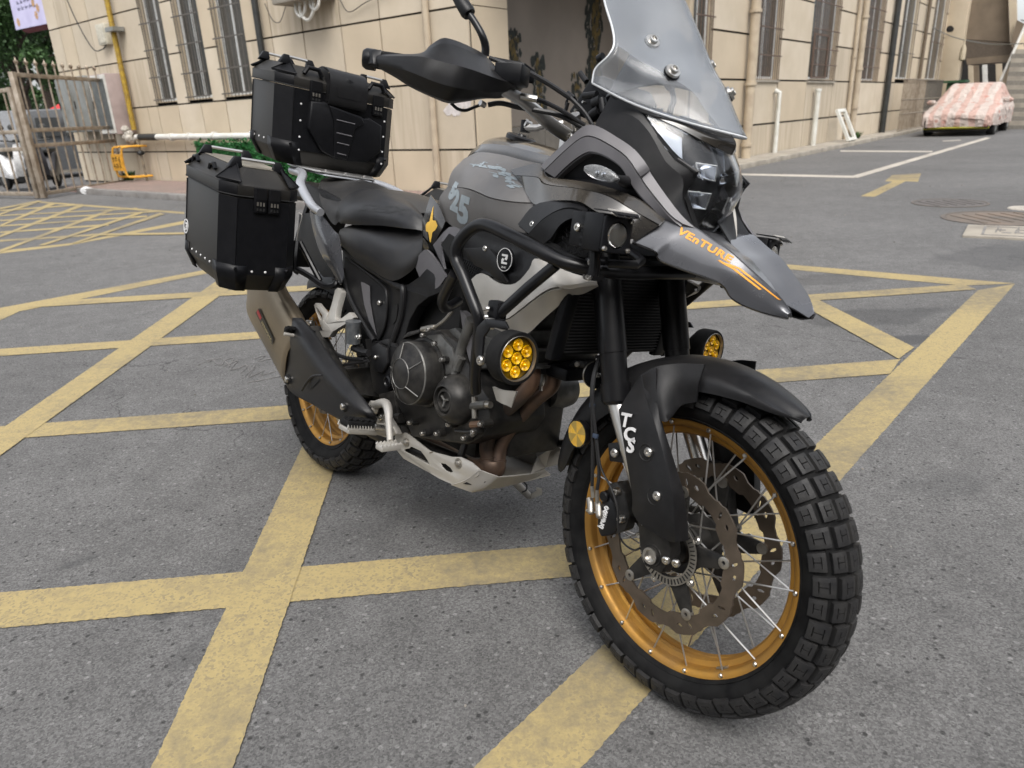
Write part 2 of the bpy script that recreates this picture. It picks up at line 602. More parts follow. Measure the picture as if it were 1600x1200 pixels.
def paint(name, col, wear, worn=(0.15, 0.135, 0.115), lo=0.46, hi=0.60):
    m = bpy.data.materials.new(name)
    m.use_nodes = True
    n = m.node_tree
    N, Lk = n.nodes, n.links
    b = N["Principled BSDF"]
    tc = N.new("ShaderNodeTexCoord")
    P = tc.outputs["Object"]
    def noise(sc, det, ro=0.6):
        x = N.new("ShaderNodeTexNoise")
        x.inputs["Scale"].default_value = sc
        x.inputs["Detail"].default_value = det
        x.inputs["Roughness"].default_value = ro
        Lk.new(P, x.inputs["Vector"])
        return x.outputs[0]
    a = N.new("ShaderNodeMath"); a.operation = 'MULTIPLY_ADD'
    a.inputs[1].default_value = 0.55
    Lk.new(noise(1.1, 3), a.inputs[0]); 
    c = N.new("ShaderNodeMath"); c.operation = 'MULTIPLY'
    c.inputs[1].default_value = 0.45
    Lk.new(noise(24, 9, 0.75), c.inputs[0])
    Lk.new(c.outputs[0], a.inputs[2])
    r = N.new("ShaderNodeMapRange")
    r.inputs[1].default_value = lo; r.inputs[2].default_value = hi
    r.inputs[4].default_value = wear
    Lk.new(a.outputs[0], r.inputs[0])
    v = N.new("ShaderNodeTexVoronoi")
    v.inputs["Scale"].default_value = 165
    Lk.new(P, v.inputs["Vector"])
    sx = N.new("ShaderNodeSeparateColor"); Lk.new(v.outputs["Color"], sx.inputs[0])
    r2 = N.new("ShaderNodeMapRange")
    r2.inputs[1].default_value = 0.62; r2.inputs[2].default_value = 0.90; r2.inputs[4].default_value = 1.1
    Lk.new(sx.outputs[1], r2.inputs[0])
    mxv = N.new("ShaderNodeMath"); mxv.operation = 'MAXIMUM'
    Lk.new(r.outputs[0], mxv.inputs[0])
    mm = N.new("ShaderNodeMath"); mm.operation = 'MULTIPLY'; Lk.new(r2.outputs[0], mm.inputs[0]); Lk.new(noise(5, 4), mm.inputs[1])
    Lk.new(mm.outputs[0], mxv.inputs[1])
    mx = N.new("ShaderNodeMix"); mx.data_type = 'RGBA'
    mx.inputs[6].default_value = (*col, 1); mx.inputs[7].default_value = (*worn, 1)
    Lk.new(mxv.outputs[0], mx.inputs[0])
    m3 = N.new("ShaderNodeMix"); m3.data_type = 'RGBA'; m3.blend_type = 'MULTIPLY'; m3.inputs[0].default_value = 1
    g = N.new("ShaderNodeMapRange"); g.inputs[3].default_value = 0.84; g.inputs[4].default_value = 1.1
    Lk.new(noise(160, 3), g.inputs[0])
    cc = N.new("ShaderNodeCombineColor")
    for i in range(3): Lk.new(g.outputs[0], cc.inputs[i])
    Lk.new(mx.outputs[2], m3.inputs[6]); Lk.new(cc.outputs[0], m3.inputs[7])
    Lk.new(m3.outputs[2], b.inputs["Base Color"])
    b.inputs["Roughness"].default_value = 0.78
    bp = N.new("ShaderNodeBump"); bp.inputs["Strength"].default_value = 0.45; bp.inputs["Distance"].default_value = 0.002
    Lk.new(sx.outputs[0], bp.inputs["Height"]); Lk.new(bp.outputs[0], b.inputs["Normal"])
    return m
M_yellow = paint("yellow road paint", (0.345, 0.270, 0.122), 0.9, worn=(0.165, 0.14, 0.095))
M_wline = paint("white road paint", (0.50, 0.46, 0.40), 0.6)
M_chalk = pm("chalk", (0.21, 0.205, 0.20), 0.9, nscale=40, col2=(0.13, 0.125, 0.12))

# ================================================================ GROUND
def sheet(name, mat, polys, z, **k):
    m = MB()
    for p in polys:
        p = [Vector((q.x, q.y, z)) for q in p]
        t = geometry.tessellate_polygon([p])
        m.raw(p, [list(x) for x in t])
    o = m.build(name, mat, None, fix=False)
    for p in o.data.polygons:
        if p.normal.z < 0: p.flip()
    return o

g = MB().raw([(-150, -60, 0), (150, -60, 0), (150, 220, 0), (-150, 220, 0)], [(0, 1, 2, 3)]).build("ground", M_asphalt, None, fix=False)
tag(g, kind='structure')

def strip(p1, p2, q1, q2, e1=0.0, e2=0.0):
    # p1,p2 one edge, q1,q2 the other (pixels on the road); e = extension of each end in metres
    a, b, c, d = TG(*p1), TG(*p2), TG(*q1), TG(*q2)
    u = (b - a).normalized(); w = (d - c).normalized()
    return [a - u * e1, b + u * e2, d + w * e2, c - w * e1]

def jag(poly, amp=0.0018, step=0.007):
    out = []
    m = len(poly)
    for i in range(m):
        a, b = poly[i], poly[(i + 1) % m]
        L = (b - a).length
        n = max(1, min(1100, int(L / step)))
        nn = Vector((-(b - a).y, (b - a).x, 0)).normalized()
        for k in range(n):
            out.append(a.lerp(b, k / n) + (nn * random.uniform(-amp, amp) if k else Vector()))
    return out

ylines = {
 'H1': strip((0, 927), (889, 851), (0, 982.5), (902, 901), 1.0, 0.28),
 'H2': strip((0, 667), (457, 633.6), (0, 687.5), (459, 655.5), 3, 0),
 'H2b': strip((459, 633.5), (1407, 562), (459, 655.4), (1390, 585)),
 'H3': strip((0, 546), (402, 519), (0, 557), (406, 530), 3, 0),
 'H3b': strip((402, 519), (1505, 445), (406, 530), (1526, 453)),
 'H4': strip((96, 470), (480, 446.8), (42, 481.5), (480, 455), 0, 2.0),
 'B1': strip((0, 481.5), (324, 421.5), (0, 493), (325, 427.5), 3, 2.5),
 'D0': strip((0, 481.5), (42, 481), (0, 501), (42, 481.6), 2, 0),
 'D1': strip((19.5, 660), (339, 439.5), (73.5, 660), (357, 453), 2, 0.3),
 'Da': strip((474, 696), (238, 1200), (522, 736), (366, 1200), 3.0, 1),
 'R': strip((1586, 443.7), (740, 1200 + 0), (1528, 453.5), (740, 1200)),
 'T': strip((1225, 413), (1586, 443.2), (1222, 420), (1505, 446.5), 4, 0),
 'D3': strip((1250, 455), (1428, 544), (1271, 488), (1404, 562), 0.5, 0),
}
# the wide right-hand border: both edges
ylines['R'] = strip((1586, 443.7), (1307.8, 756), (1528, 453.5), (1272.8, 696.8), 0, 0)
ylines['R2'] = strip((1307.8, 756), (908.8, 1200), (1272.8, 696.8), (740, 1200), 0, 0.6)
far = [((0, 392), (111, 380), (0, 396.5), (111, 383)), ((111, 380), (288, 345), (111, 383), (288, 350)), ((60, 314.5), (288, 331.5), (60, 317), (288, 334.5)),
       ((0, 375), (143, 366), (0, 378), (143, 369)), ((0, 362), (170, 350), (0, 364.5), (170, 353)), ((0, 352.5), (230, 337), (0, 354.5), (230, 339.5)),
       ((0, 344), (250, 329.5), (0, 346), (250, 331.5)), ((0, 336.5), (215, 325), (0, 338), (215, 327)), ((0, 328.5), (130, 319), (0, 330.5), (130, 321)),
       ((0, 391), (172, 327), (0, 395), (178, 329)), ((0, 368), (125, 320), (0, 371.5), (132, 322)), ((0, 352), (80, 317), (0, 355), (90, 318)),
       ((60, 384), (220, 331), (70, 384), (228, 332)), ((111, 381), (250, 333), (122, 380), (258, 335)), ((0, 334), (50, 316), (0, 336.5), (60, 317)),
       ((143, 366), (288, 364), (143, 369), (288, 367)), ((0, 325), (60, 314), (0, 328), (66, 315))]
hz = 0.004
i = 0
order = ['R', 'R2', 'T', 'B1', 'D0', 'H1', 'H2', 'H2b', 'H3', 'H3b', 'H4', 'D1', 'Da', 'D3']
# crossing stripes sit a hair above each other so that no two faces share a plane
for k, nm in enumerate(order):
    o = sheet("yellow_road_stripe", M_yellow, [jag(ylines[nm])], 0.0012 + 0.00030 * k)
    tag(o, kind='structure')
for k, f in enumerate(far):
    o = sheet("yellow_hatch_stripe", M_yellow, [strip(*f, 0.0, 0.0)], 0.0012 + 0.0004 * k)
    tag(o, kind='structure')
wl = [((1130, 270.6), (1333, 274.6), (1130, 273.2), (1336, 278)), ((1328, 276), (1541, 214.5), (1340, 278), (1549, 215.5)), ((1313, 235.2), (1457, 236), (1313, 237), (1457, 238)), ((1473, 220), (1500, 218.6), (1473, 221.2), (1502, 219.8))]
for k, f in enumerate(wl):
    o = sheet("white_parking_line", M_wline, [jag(strip(*f), 0.004, 0.06)], 0.0015 + 0.0006 * k)
    tag(o, kind='structure')
K8 = lambda x, y: TG(1100 + x / 3, y / 3)
o = sheet("yellow_direction_arrow", M_yellow, [[K8(735, 920), K8(800, 923), K8(945, 850), K8(1003, 853), K8(1018, 813), K8(880, 822), K8(848, 850), K8(885, 852)]], 0.002)
tag(o, kind='structure')

# chalk scribble on the road
m = MB()
rnd = random.Random(3)
Z1 = lambda x, y: TG(x / 3.333, 300 + y / 3.333)
for pts in ([(1030, 905), (1120, 865), (1080, 890), (1150, 870), (1200, 910)], [(1100, 870), (1150, 905), (1170, 880), (1215, 870), (1190, 915)],
            [(1160, 912), (1240, 880), (1200, 930), (1290, 905), (1250, 950)], [(1270, 965), (1330, 915), (1290, 970), (1380, 930), (1350, 960), (1440, 935)],
            [(1285, 997), (1400, 975), (1460, 962)], [(1325, 870), (1380, 855), (1345, 885), (1410, 870)], [(1240, 925), (1280, 900), (1300, 935), (1330, 900)]):
    c = catmull([Z1(*p) + Vector((0, 0, 0.003)) for p in pts], 4)
    m.tube(c, 0.0022, 4)
o = m.build("chalk_scribble", M_chalk)
tag(o, "faint white chalk scribble on the asphalt beside the exhaust", "chalk marks")
o.scale = (1, 1, 1)

# pavements
def bx(m, a0, a1, b0, b1, z0, z1):
    p = [W3(a0, b0, z0), W3(a1, b0, z0), W3(a1, b1, z0), W3(a0, b1, z0)]
    q = [W3(a0, b0, z1), W3(a1, b0, z1), W3(a1, b1, z1), W3(a0, b1, z1)]
    m.hexa(p + q)
    return m
def bxo(name, mat, a0, a1, b0, b1, z0, z1, parent=None, **k):
    return bx(MB(), a0, a1, b0, b1, z0, z1).build(name, mat, parent, **k)

M_paver = pm("pink pavers", (0.34, 0.22, 0.19), 0.85, nscale=2, col2=(0.22, 0.17, 0.145), bump=0.4, bscale=60, dust=0.6, dustcol=(0.2, 0.17, 0.14), dscale=1.5)
def brickify(m, sc, colj):
    n = m.node_tree; N, Lk = n.nodes, n.links
    b = N["Principled BSDF"]
    src = b.inputs["Base Color"].links[0].from_socket
    br = N.new("ShaderNodeTexBrick")
    tc = N.new("ShaderNodeTexCoord")
    mp = N.new("ShaderNodeMapping"); mp.inputs["Rotation"].default_value = (0, 0, A0)
    Lk.new(tc.outputs["Object"], mp.inputs[0]); Lk.new(mp.outputs[0], br.inputs["Vector"])
    br.inputs["Scale"].default_value = sc
    br.inputs["Mortar Size"].default_value = 0.03
    br.inputs["Color2"].default_value = (*colj, 1)
    br.inputs["Mortar"].default_value = (0.08, 0.07, 0.06, 1)
    Lk.new(src, br.inputs["Color1"])
    Lk.new(br.outputs[0], b.inputs["Base Color"])
brickify(M_paver, 3.3, (0.28, 0.20, 0.17))
pv = bxo("pavement", M_paver, 6.40, 7.98, 5.9, 16.9, -0.05, 0.10)
tag(pv, kind='structure')
for k in range(12):
    o = bxo("kerb", M_kerb, 6.25, 6.40, 5.92 + k * 0.85, 5.92 + k * 0.85 + 0.84, -0.05, 0.105, bevel=0.01)
    tag(o, kind='structure')
pv = bxo("pavement", M_conc, 10.0, 36.0, 5.46, 5.98, -0.05, 0.09)
tag(pv, kind='structure')
for k in range(22):
    o = bxo("kerb", M_conc, 10.0 + k * 1.2, 10.0 + k * 1.2 + 1.19, 5.30, 5.46, -0.05, 0.095, bevel=0.01)
    tag(o, kind='structure')

# ================================================================ BUILDING
def rooted(name, label, cat, a, b, group=None):
    return empty(name, label, cat, group, loc=W3(a, b, 0))

def reparent(o, root):
    o.parent = root
    o.matrix_parent_inverse = root.matrix_basis.inverted()
    return o

BLD = bpy.data.objects.new("apartment_building", None)
link(BLD)
tag(BLD, "beige tiled building with barred windows along the yard, behind the motorcycle", "building")
def P_(name, mat, *bxs, parent=BLD, **k):
    m = MB()
    for q in bxs: bx(m, *q)
    return m.build(name, mat, parent, **k)
# core volume behind the cladding (facade planes a=8.04 and b=6.04)
LV = [0.02, 0.69, 1.59, 2.50, 3.40, 4.30, 5.2]
def core(name, mat, *bxs):
    return P_(name, mat, *bxs)

# ---- left facade: plane a = 8, b from 6.95 to 20
winB = [(14.80, 15.62), (13.49, 14.36), (12.13, 13.06)]
core("wall", M_joint, (8.03, 8.20, 6.98, 19.98, 0, 1.60), (8.03, 8.20, 6.98, 12.13, 1.60, 5.3), (8.03, 8.20, 13.06, 13.49, 1.6, 5.3), (8.03, 8.2, 14.36, 14.80, 1.6, 5.3), (8.03, 8.2, 15.62, 19.98, 1.6, 5.3))
tm = {}
def tile(a0, a1, b0, b1, z0, z1, mat=None, g=0.006):
    # one cladding tile; a0==a1 means it faces the left-hand way
    mat = mat or random.choice([M_tile, M_tile3, M_tile2, M_tile4])
    if a0 == a1:
        o = bxo("wall_tile", mat, a0, a0 + 0.03, b0 + g, b1 - g, z0 + g, z1 - g, BLD)
    else:
        o = bxo("wall_tile", mat, a0 + g, a1 - g, b0, b0 + 0.03, z0 + g, z1 - g, BLD)
    return o
edgesB = [6.98, 7.77, 8.69, 9.56, 10.5, 11.35, 12.13, 13.06, 13.93, 14.80, 15.62, 16.05, 16.95, 17.85, 18.75, 19.4, 19.98]
for k in range(len(edgesB) - 1):
    e0, e1 = edgesB[k], edgesB[k + 1]
    tile(8.0, 8.0, e0, e1, LV[0], LV[1], g=0.014)
    tile(8.0, 8.0, e0, e1, LV[1], LV[2], g=0.014)
colsB = [(6.98, 7.77), (7.77, 8.69), (8.69, 9.56), (9.56, 10.5), (10.5, 11.35), (11.35, 12.13), (13.06, 13.49), (14.36, 14.80), (15.62, 16.7), (16.7, 17.85), (17.85, 18.75), (18.75, 19.4), (19.4, 19.98)]
for (e0, e1) in colsB:
    for l in range(2, 6):
        tile(8.0, 8.0, e0, e1, LV[l], LV[l + 1], g=0.014)

def window(face, s0, s1, z0, z1, barm, nbars, hbars, frame_split=None, mull=2, curtain=True, casement=None):
    # face 'B': plane a=8 facing left; face 'A': plane b=6 facing the road
    def q(m, s_a, s_b, d0, d1, za, zb):
        if face == 'B': bx(m, 8.0 + d0, 8.0 + d1, s_a, s_b, za, zb)
        else: bx(m, s_a, s_b, 6.0 + d0, 6.0 + d1, za, zb)
        return m
    w = MB()
    q(w, s0, s0 + 0.012, 0.03, 0.20, z0, z1); q(w, s1 - 0.012, s1, 0.03, 0.20, z0, z1); q(w, s0, s1, 0.03, 0.20, z0 - 0.01, z0 + 0.012)
    win = w.build("window", M_render, BLD)
    fr = MB()
    t = 0.05
    q(fr, s0 + .013, s0 + .013 + t, 0.12, 0.17, z0 + .013, z1); q(fr, s1 - t - .013, s1 - .013, 0.12, 0.17, z0 + .013, z1)
    q(fr, s0 + .013 + t, s1 - t - .013, 0.12, 0.17, z0 + .013, z0 + .013 + t)
    for k in range(1, mull):
        c = s0 + (s1 - s0) * k / mull
        q(fr, c - 0.025, c + 0.025, 0.121, 0.171, z0 + .013 + t, z1)
    fr.build("frame", M_winfr, win)
    gl = MB(); q(gl, s0 + .02, s1 - .02, 0.145, 0.150, z0 + .05, z1); gl.build("pane", M_glass, win)
    if curtain:
        cu = MB(); q(cu, s0 + (s1 - s0) * 0.12, s0 + (s1 - s0) * 0.55, 0.185, 0.195, z0, z1); cu.build("curtain", M_curtain, win)
    for k in range(nbars):
        c = s0 + (s1 - s0) * (k + 0.5) / nbars
        m = MB()
        if face == 'B': m.tube([W3(8.0 - 0.03, c, z0 - 0.02), W3(8.0 - 0.03, c, z1)], 0.007, 6)
        else: m.tube([W3(c, 6.0 - 0.03, z0 - 0.02), W3(c, 6.0 - 0.03, z1)], 0.008, 6)
        m.build("bar", barm, win)
    for z in hbars:
        m = MB(); q(m, s0 - 0.02, s1 + 0.02, -0.045, -0.037, z - 0.012, z + 0.012); m.build("crossbar", barm, win)
    for (sa, sb, za, zb) in (casement or []):
        m = MB()
        q(m, sa, sb, -0.07, -0.046, zb - 0.04, zb); q(m, sa, sb, -0.07, -0.046, za, za + 0.04)
        q(m, sa, sa + 0.05, -0.07, -0.046, za + .04, zb - .04); q(m, sb - 0.05, sb, -0.07, -0.046, za + .04, zb - .04)
        m.build("grille_door", M_bar, win)
    return win
for (e0, e1) in winB:
    window('B', e0, e1, 1.655, 5.2, M_bargr, 8, [1.70, 2.12, 2.62, 3.1, 3.6, 4.1], mull=2)
# corner pier facing the road
core("wall", M_joint, (8.06, 8.80, 6.98, 7.10, 0, 5.3))
for l in range(0, 6):
    tile(8.03, 8.80, 6.95, 6.95, LV[l], LV[l + 1], M_tile)
# porch with a painted wall
M_mural = pm("mural ground", (0.20, 0.175, 0.15), 0.85, nscale=1.0, col2=(0.16, 0.14, 0.12))
core("porch_wall", M_render, (8.81, 12.62, 7.42, 7.5, 0, 3.5), (8.70, 8.80, 7.10, 7.5, 0, 3.5), (12.62, 12.72, 6.04, 7.5, 0, 3.5))
core("added_porch_ceiling", M_render, (8.0, 12.72, 6.0, 9.2, 3.5, 3.7), (8.0, 12.72, 5.98, 6.98, 3.7, 5.3))  # unseen ceiling, put in to keep the porch dark
core("porch_floor", M_conc, (8.8, 12.62, 6.4, 7.41, 0.0, 0.12))
mw = bxo("mural_panel", M_mural, 8.83, 12.6, 7.405, 7.418, 0.95, 3.48, BLD)
# painted tree-like shapes of the mural
def splash(name, mat, ca, cz, w, h, n, seed, off):
    r = random.Random(seed)
    m = MB()
    for k in range(n):
        t = r.random()
        a = ca + (r.random() - 0.5) * w * (0.5 + 0.5 * abs(sin(t * 9)))
        z = cz + (t - 0.5) * h
        s = r.uniform(0.006, 0.045)
        pts = [W3(a + s * r.uniform(0.6, 1.2) * cos(q), 7.405 - off - 0.0004 * k / n * 10, z + s * r.uniform(0.9, 2.2) * sin(q)) for q in [i * 2 * pi / 7 for i in range(7)]]
        m.raw(pts, [list(range(7))])
    o = m.build(name, mat, mw, fix=False)
    return o
M_p1 = pm("mural dark paint", (0.018, 0.024, 0.022), 0.8, nscale=12, col2=(0.012, 0.014, 0.012))
M_p2 = pm("mural ochre paint", (0.11, 0.075, 0.018), 0.8, nscale=12, col2=(0.05, 0.04, 0.02))
def onb_(u, v, b):
    d = ray(u, v); t = b / d.dot(dB); return CP + d * t
for (u, v, w, h, n, sd) in ((928, 40, 0.55, 2.7, 900, 1), (800, 80, 0.5, 0.55, 150, 2), (842, 135, 0.4, 0.9, 180, 3), (1010, 70, 0.5, 1.4, 150, 4), (900, 135, 0.35, 0.4, 60, 5)):
    q_ = onb_(u, v, 7.4)
    ca, cz = q_.dot(dA), q_.z
    splash("painted_foliage", M_p1, ca, cz, w, h, n, sd, 0.002)
    splash("painted_bark", M_p2, ca + 0.03, cz, w * 0.55, h * 0.9, n // 5, sd + 10, 0.008)
dado = MB()
for k in range(8):
    bxo("dado_panel", pm("dado", (0.14, 0.13, 0.115), 0.6, nscale=5), 8.83 + k * 0.47, 8.83 + k * 0.47 + 0.46, 7.39, 7.417, 0.13, 0.94, BLD)

# ---- right facade: plane b = 6, a from 12.7 on
winA = [(12.74, 13.50), (15.55, 17.02), (19.05, 21.15), (23.45, 25.6), (27.95, 30.1), (32.7, 35.2)]
wb = [(12.72, 38.4, 6.03, 6.2, 0, 1.6)]
prev = 12.72
cols = []
for (s0, s1) in winA:
    if s0 > prev + 0.1:
        wb.append((prev, s0, 6.03, 6.2, 1.6, 6.5)); cols.append((prev, s0))
    prev = s1
wb.append((prev, 38.4, 6.03, 6.2, 1.6, 6.5)); cols.append((prev, 36.0))
core("wall", M_joint, *wb)
LVA = [0.06, 0.71, 1.585, 2.41, 3.25, 4.1, 5.0, 5.9]
for (s0, s1) in cols:
    for l in range(2, 7): tile(s0, s1, 6.0, 6.0, LVA[l], LVA[l + 1], random.choice([M_tile, M_tile3, M_tile4]), g=0.019)
ed = [12.72, 13.5, 15.5, 17.02, 19.0, 21.1, 23.45, 25.6, 26.9, 28.0, 30.1, 32.7, 36.0]
for k in range(len(ed) - 1):
    for l in range(0, 2): tile(ed[k], ed[k + 1], 6.0, 6.0, LVA[l], LVA[l + 1], random.choice([M_tile, M_tile3, M_tile4]), g=0.019)
window('A', 12.74, 13.5, 1.6, 6.0, M_bar, 6, [1.8, 2.6], curtain=False)
window('A', 15.55, 17.02, 1.60, 6.0, M_bar, 12, [2.06, 2.58, 3.4, 4.2], mull=2)
window('A', 19.05, 21.15, 1.62, 6.0, M_bar, 14, [1.95, 2.3, 2.72, 3.3, 4.0], mull=2, casement=[(19.07, 20.2, 1.64, 2.62)])
window('A', 23.45, 25.6, 1.62, 6.0, M_bar, 14, [1.98, 2.5, 2.95, 3.5, 4.2], mull=3)
window('A', 27.95, 30.1, 1.7, 6.0, M_bargr, 6, [2.5, 3.4], mull=2)
window('A', 32.7, 35.2, 1.7, 7.0, M_bar, 6, [3.0], mull=2, curtain=False)
P_("column", M_render, (35.5, 36.4, 5.35, 6.0, 0, 8.0), bevel=0.02)
P_("sill", M_conc, (15.5, 17.06, 5.96, 6.05, 1.545, 1.585), (19.0, 21.2, 5.96, 6.05, 1.545, 1.585))
# dark mass of the building, roof
core("back_wall", M_dark, (8.3, 12.6, 9.2, 19.9, 0, 5.2), (12.8, 38.3, 6.35, 9.5, 0, 6.4))
core("roof", M_conc, (7.9, 12.7, 6.9, 20.1, 5.3, 5.5), (12.6, 38.5, 5.9, 9.8, 6.55, 6.75))

# ---- pipes on the facades
def pipe(name, label, mat, pts, r, cat="pipe", coll=None, group=None, n=14, collr=1.25, cm=None):
    m = MB(); m.tube(pts, r, n)
    root = m.build(name, mat)
    tag(root, label, cat, group)
    for c in (coll or []):
        p, d = c
        d = Vector(d).normalized()
        MB().tube([p - d * 0.03, p + d * 0.03], r * collr, n).build("collar", cm or mat, root)
    return root
Z_ = Vector((0, 0, 1))
pipe("drain_pipe", "wide beige drain pipe on the right facade, nearest the windscreen", M_beigepipe, [W3(15.12, 5.86, 0.03), W3(15.12, 5.86, 6.5)], 0.095, coll=[(W3(15.12, 5.86, z), Z_) for z in (0.35, 1.5, 2.8, 4.2)])
pipe("drain_pipe", "beige drain pipe with coupling rings between the second and third barred windows", M_beigepipe, [W3(23.0, 5.88, 0.03), W3(23.0, 5.88, 6.5)], 0.085, coll=[(W3(23.0, 5.88, z), Z_) for z in (0.3, 0.9, 1.9, 3.2)])
pipe("drain_pipe", "thinner beige pipe running close beside the ringed drain pipe", M_beigepipe, [W3(22.55, 5.92, 0.03), W3(22.55, 5.92, 6.5)], 0.055, coll=[(W3(22.55, 5.92, z), Z_) for z in (0.8, 2.2)])
pipe("drain_pipe", "brown pipe beyond the black one, rising behind the railing panel", pm("brown pipe", (0.12, 0.09, 0.06), 0.6), [W3(31.2, 5.9, 0.03), W3(31.2, 5.9, 6.5)], 0.06)
pipe("drain_pipe", "straight black pipe on the right facade next to the railing panel", M_blackpipe, [W3(26.55, 5.88, 0.03), W3(26.55, 5.88, 6.5)], 0.09)
pipe("drain_pipe", "black downpipe on the left facade above the top case", M_blackpipe, [W3(7.9, 11.55, 1.2), W3(7.9, 11.55, 5.4)], 0.055, coll=[(W3(7.9, 11.55, z), Z_) for z in (1.6, 3.3)])
pipe("drain_pipe", "beige downpipe beside the corner of the left facade", M_beigepipe, [W3(7.94, 7.70, 0.12), W3(7.94, 7.70, 5.4)], 0.05)
pipe("vent_pipe", "short white pipe stub on the wall nearest the drain pipe", M_pvc, [W3(16.85, 5.88, 0.09), W3(16.85, 5.88, 1.33), W3(16.80, 5.97, 1.38)], 0.052)
pipe("vent_pipe", "short white pipe stub with cap below the gap between two windows", M_pvc, [W3(19.55, 5.88, 0.09), W3(19.55, 5.88, 1.40)], 0.062, coll=[(W3(19.55, 5.88, 1.38), Z_)])
# leaning window frame
fx = MB()
def lean_pt(s, t):
    return W3(20.95 + s, 5.45 + 0.38 * t, 0.10 + 0.78 * t)
for (s0, t0, s1, t1) in ((0, 0, 0.13, 1), (0.62, 0, 0.75, 1), (0.13, 0, 0.62, 0.09), (0.13, 0.91, 0.62, 1)):
    p = [lean_pt(s0, t0), lean_pt(s1, t0), lean_pt(s1, t1), lean_pt(s0, t1)]
    dn = Vector(dB) * -0.06 + Vector((0, 0, 0.03))
    fx.hexa(p + [q + dn for q in p])
o = fx.build("leaning_frame", M_pvc)
tag(o, "small empty white frame leaning against the foot of the wall", "frame")
# railing panel against the wall
RP = rooted("railing_panel", "low metal railing panel by the wall, ahead of the covered car", "railing", 26.9, 5.5)
def rail(m, p, q, w=0.02):
    m.tube([p, q], w, 6)
    return m
for z in (0.12, 0.62, 1.05, 1.66):
    reparent(rail(MB(), W3(26.85, 5.5, z), W3(33.6, 5.5, z), 0.018).build("rail", M_gatemetal), RP)
for k in range(48):
    s = 26.9 + k * 0.14
    reparent(rail(MB(), W3(s, 5.5, 0.10), W3(s, 5.5, 1.68), 0.011).build("bar", M_bargr if k > 25 else M_gatemetal), RP)
# ================================================================ YARD FURNITURE
def PJ(p):
    d = Vector(p) - CP
    z = d.dot(CF)
    return (800 + FPX * d.dot(CR) / z, 600 - FPX * d.dot(CU) / z)
def zat(p, v):
    lo, hi = -1.0, 12.0
    for _ in range(40):
        mid = (lo + hi) / 2
        if PJ((p.x, p.y, mid))[1] > v: lo = mid
        else: hi = mid
    return lo

# ---- steel gate leaves
gA = TG(69, 311); gB = TG(196, 290); gTop = zat(gA, 112)
def gate_leaf(p0, p1, top, nb, label, spear=True, midz=(0.95, 1.22)):
    root = empty("gate_leaf", label, "gate", "steel gate leaves at the yard entrance", loc=p0)
    d = (p1 - p0).normalized()
    nrm = Vector((-d.y, d.x, 0))
    L = (p1 - p0).length
    R = Matrix((d, nrm, Vector((0, 0, 1)))).transposed()
    def b(name, s0, s1, z0, z1, w=0.05, mat=M_gatemetal):
        m = MB().box(p0 + d * (s0 + s1) / 2 + Vector((0, 0, (z0 + z1) / 2)), (s1 - s0, w, z1 - z0), R)
        return reparent(m.build(name, mat, bevel=0.004), root)
    b("post", -0.03, 0.06, 0.02, top, 0.09); b("post", L - 0.06, L, 0.05, top, 0.05)
    b("rail", 0.06, L - 0.06, 0.06, 0.13); b("rail", 0.06, L - 0.06, top - 0.08, top - 0.01)
    for z in midz: b("rail", 0.06, L - 0.06, z - 0.035, z + 0.035, 0.04)
    for k in range(nb):
        s = 0.06 + (L - 0.12) * (k + 0.5) / nb
        q = p0 + d * s
        hi = top + (0.16 if spear else -0.05)
        bar = reparent(MB().tube([q + Vector((0, 0, 0.1)), q + Vector((0, 0, hi))], 0.016, 6).build("bar", M_gatemetal), root)
        if spear:
            MB().lathe(q + Vector((0, 0, hi)), (0, 0, 1), [(-0.03, 0.02), (0, 0.035), (0.015, 0.045), (0.03, 0.022), (0.09, 0.003)], 8).build("spear_tip", M_gatemetal, bar)
            MB().tube([q - d * 0.045 + Vector((0, 0, hi + 0.03)), q + d * 0.045 + Vector((0, 0, hi + 0.03))], 0.012, 5).build("spear_tip", M_gatemetal, bar)
    return root
gate_leaf(gA, gB, gTop, 10, "open steel gate leaf with spear tips, swung against the left wall")
gD = (gA - gB).normalized()
p9 = TG(0, 303) ; p9 = gA + (TG(20, 311) - gA) * 1.0
g2a = gA + Vector((-0.10, 0.02, 0)); g2b = TG(-60, 309)
gate_leaf(g2a, g2b, gTop - 0.25, 7, "second steel gate leaf without spear tips, cut by the left edge of the photo", spear=False, midz=(0.9, 1.2))

# ---- meter box, cabinets, gas pipe on the left facade
def wb_(name, mat, d0, d1, b0, b1, z0, z1, parent=None, **k):
    return bxo(name, mat, 8.0 - d1, 8.0 - d0, b0, b1, z0, z1, parent, **k)
o = wb_("meter_box", pm("meter plastic", (0.52, 0.49, 0.40), 0.5), 0.003, 0.12, 16.95, 17.35, 2.86, 3.26, bevel=0.01)
tag(o, "small cream meter box high on the left facade with a drooping cable", "meter box")
wb_("cover", pm("meter plastic", (0.52, 0.49, 0.40), 0.5), 0.121, 0.135, 16.98, 17.20, 2.90, 3.2, o)
m = MB(); m.tube([W3(7.96, 18.8, 4.6), W3(7.9, 18.3, 3.6), W3(7.88, 17.7, 2.85), W3(7.88, 17.25, 2.78), W3(7.92, 17.1, 2.86)], 0.012, 6, smooth=6)
tag(m.build("cable", M_blackpipe), "thin dark cable drooping from the meter box on the left facade", "cable")
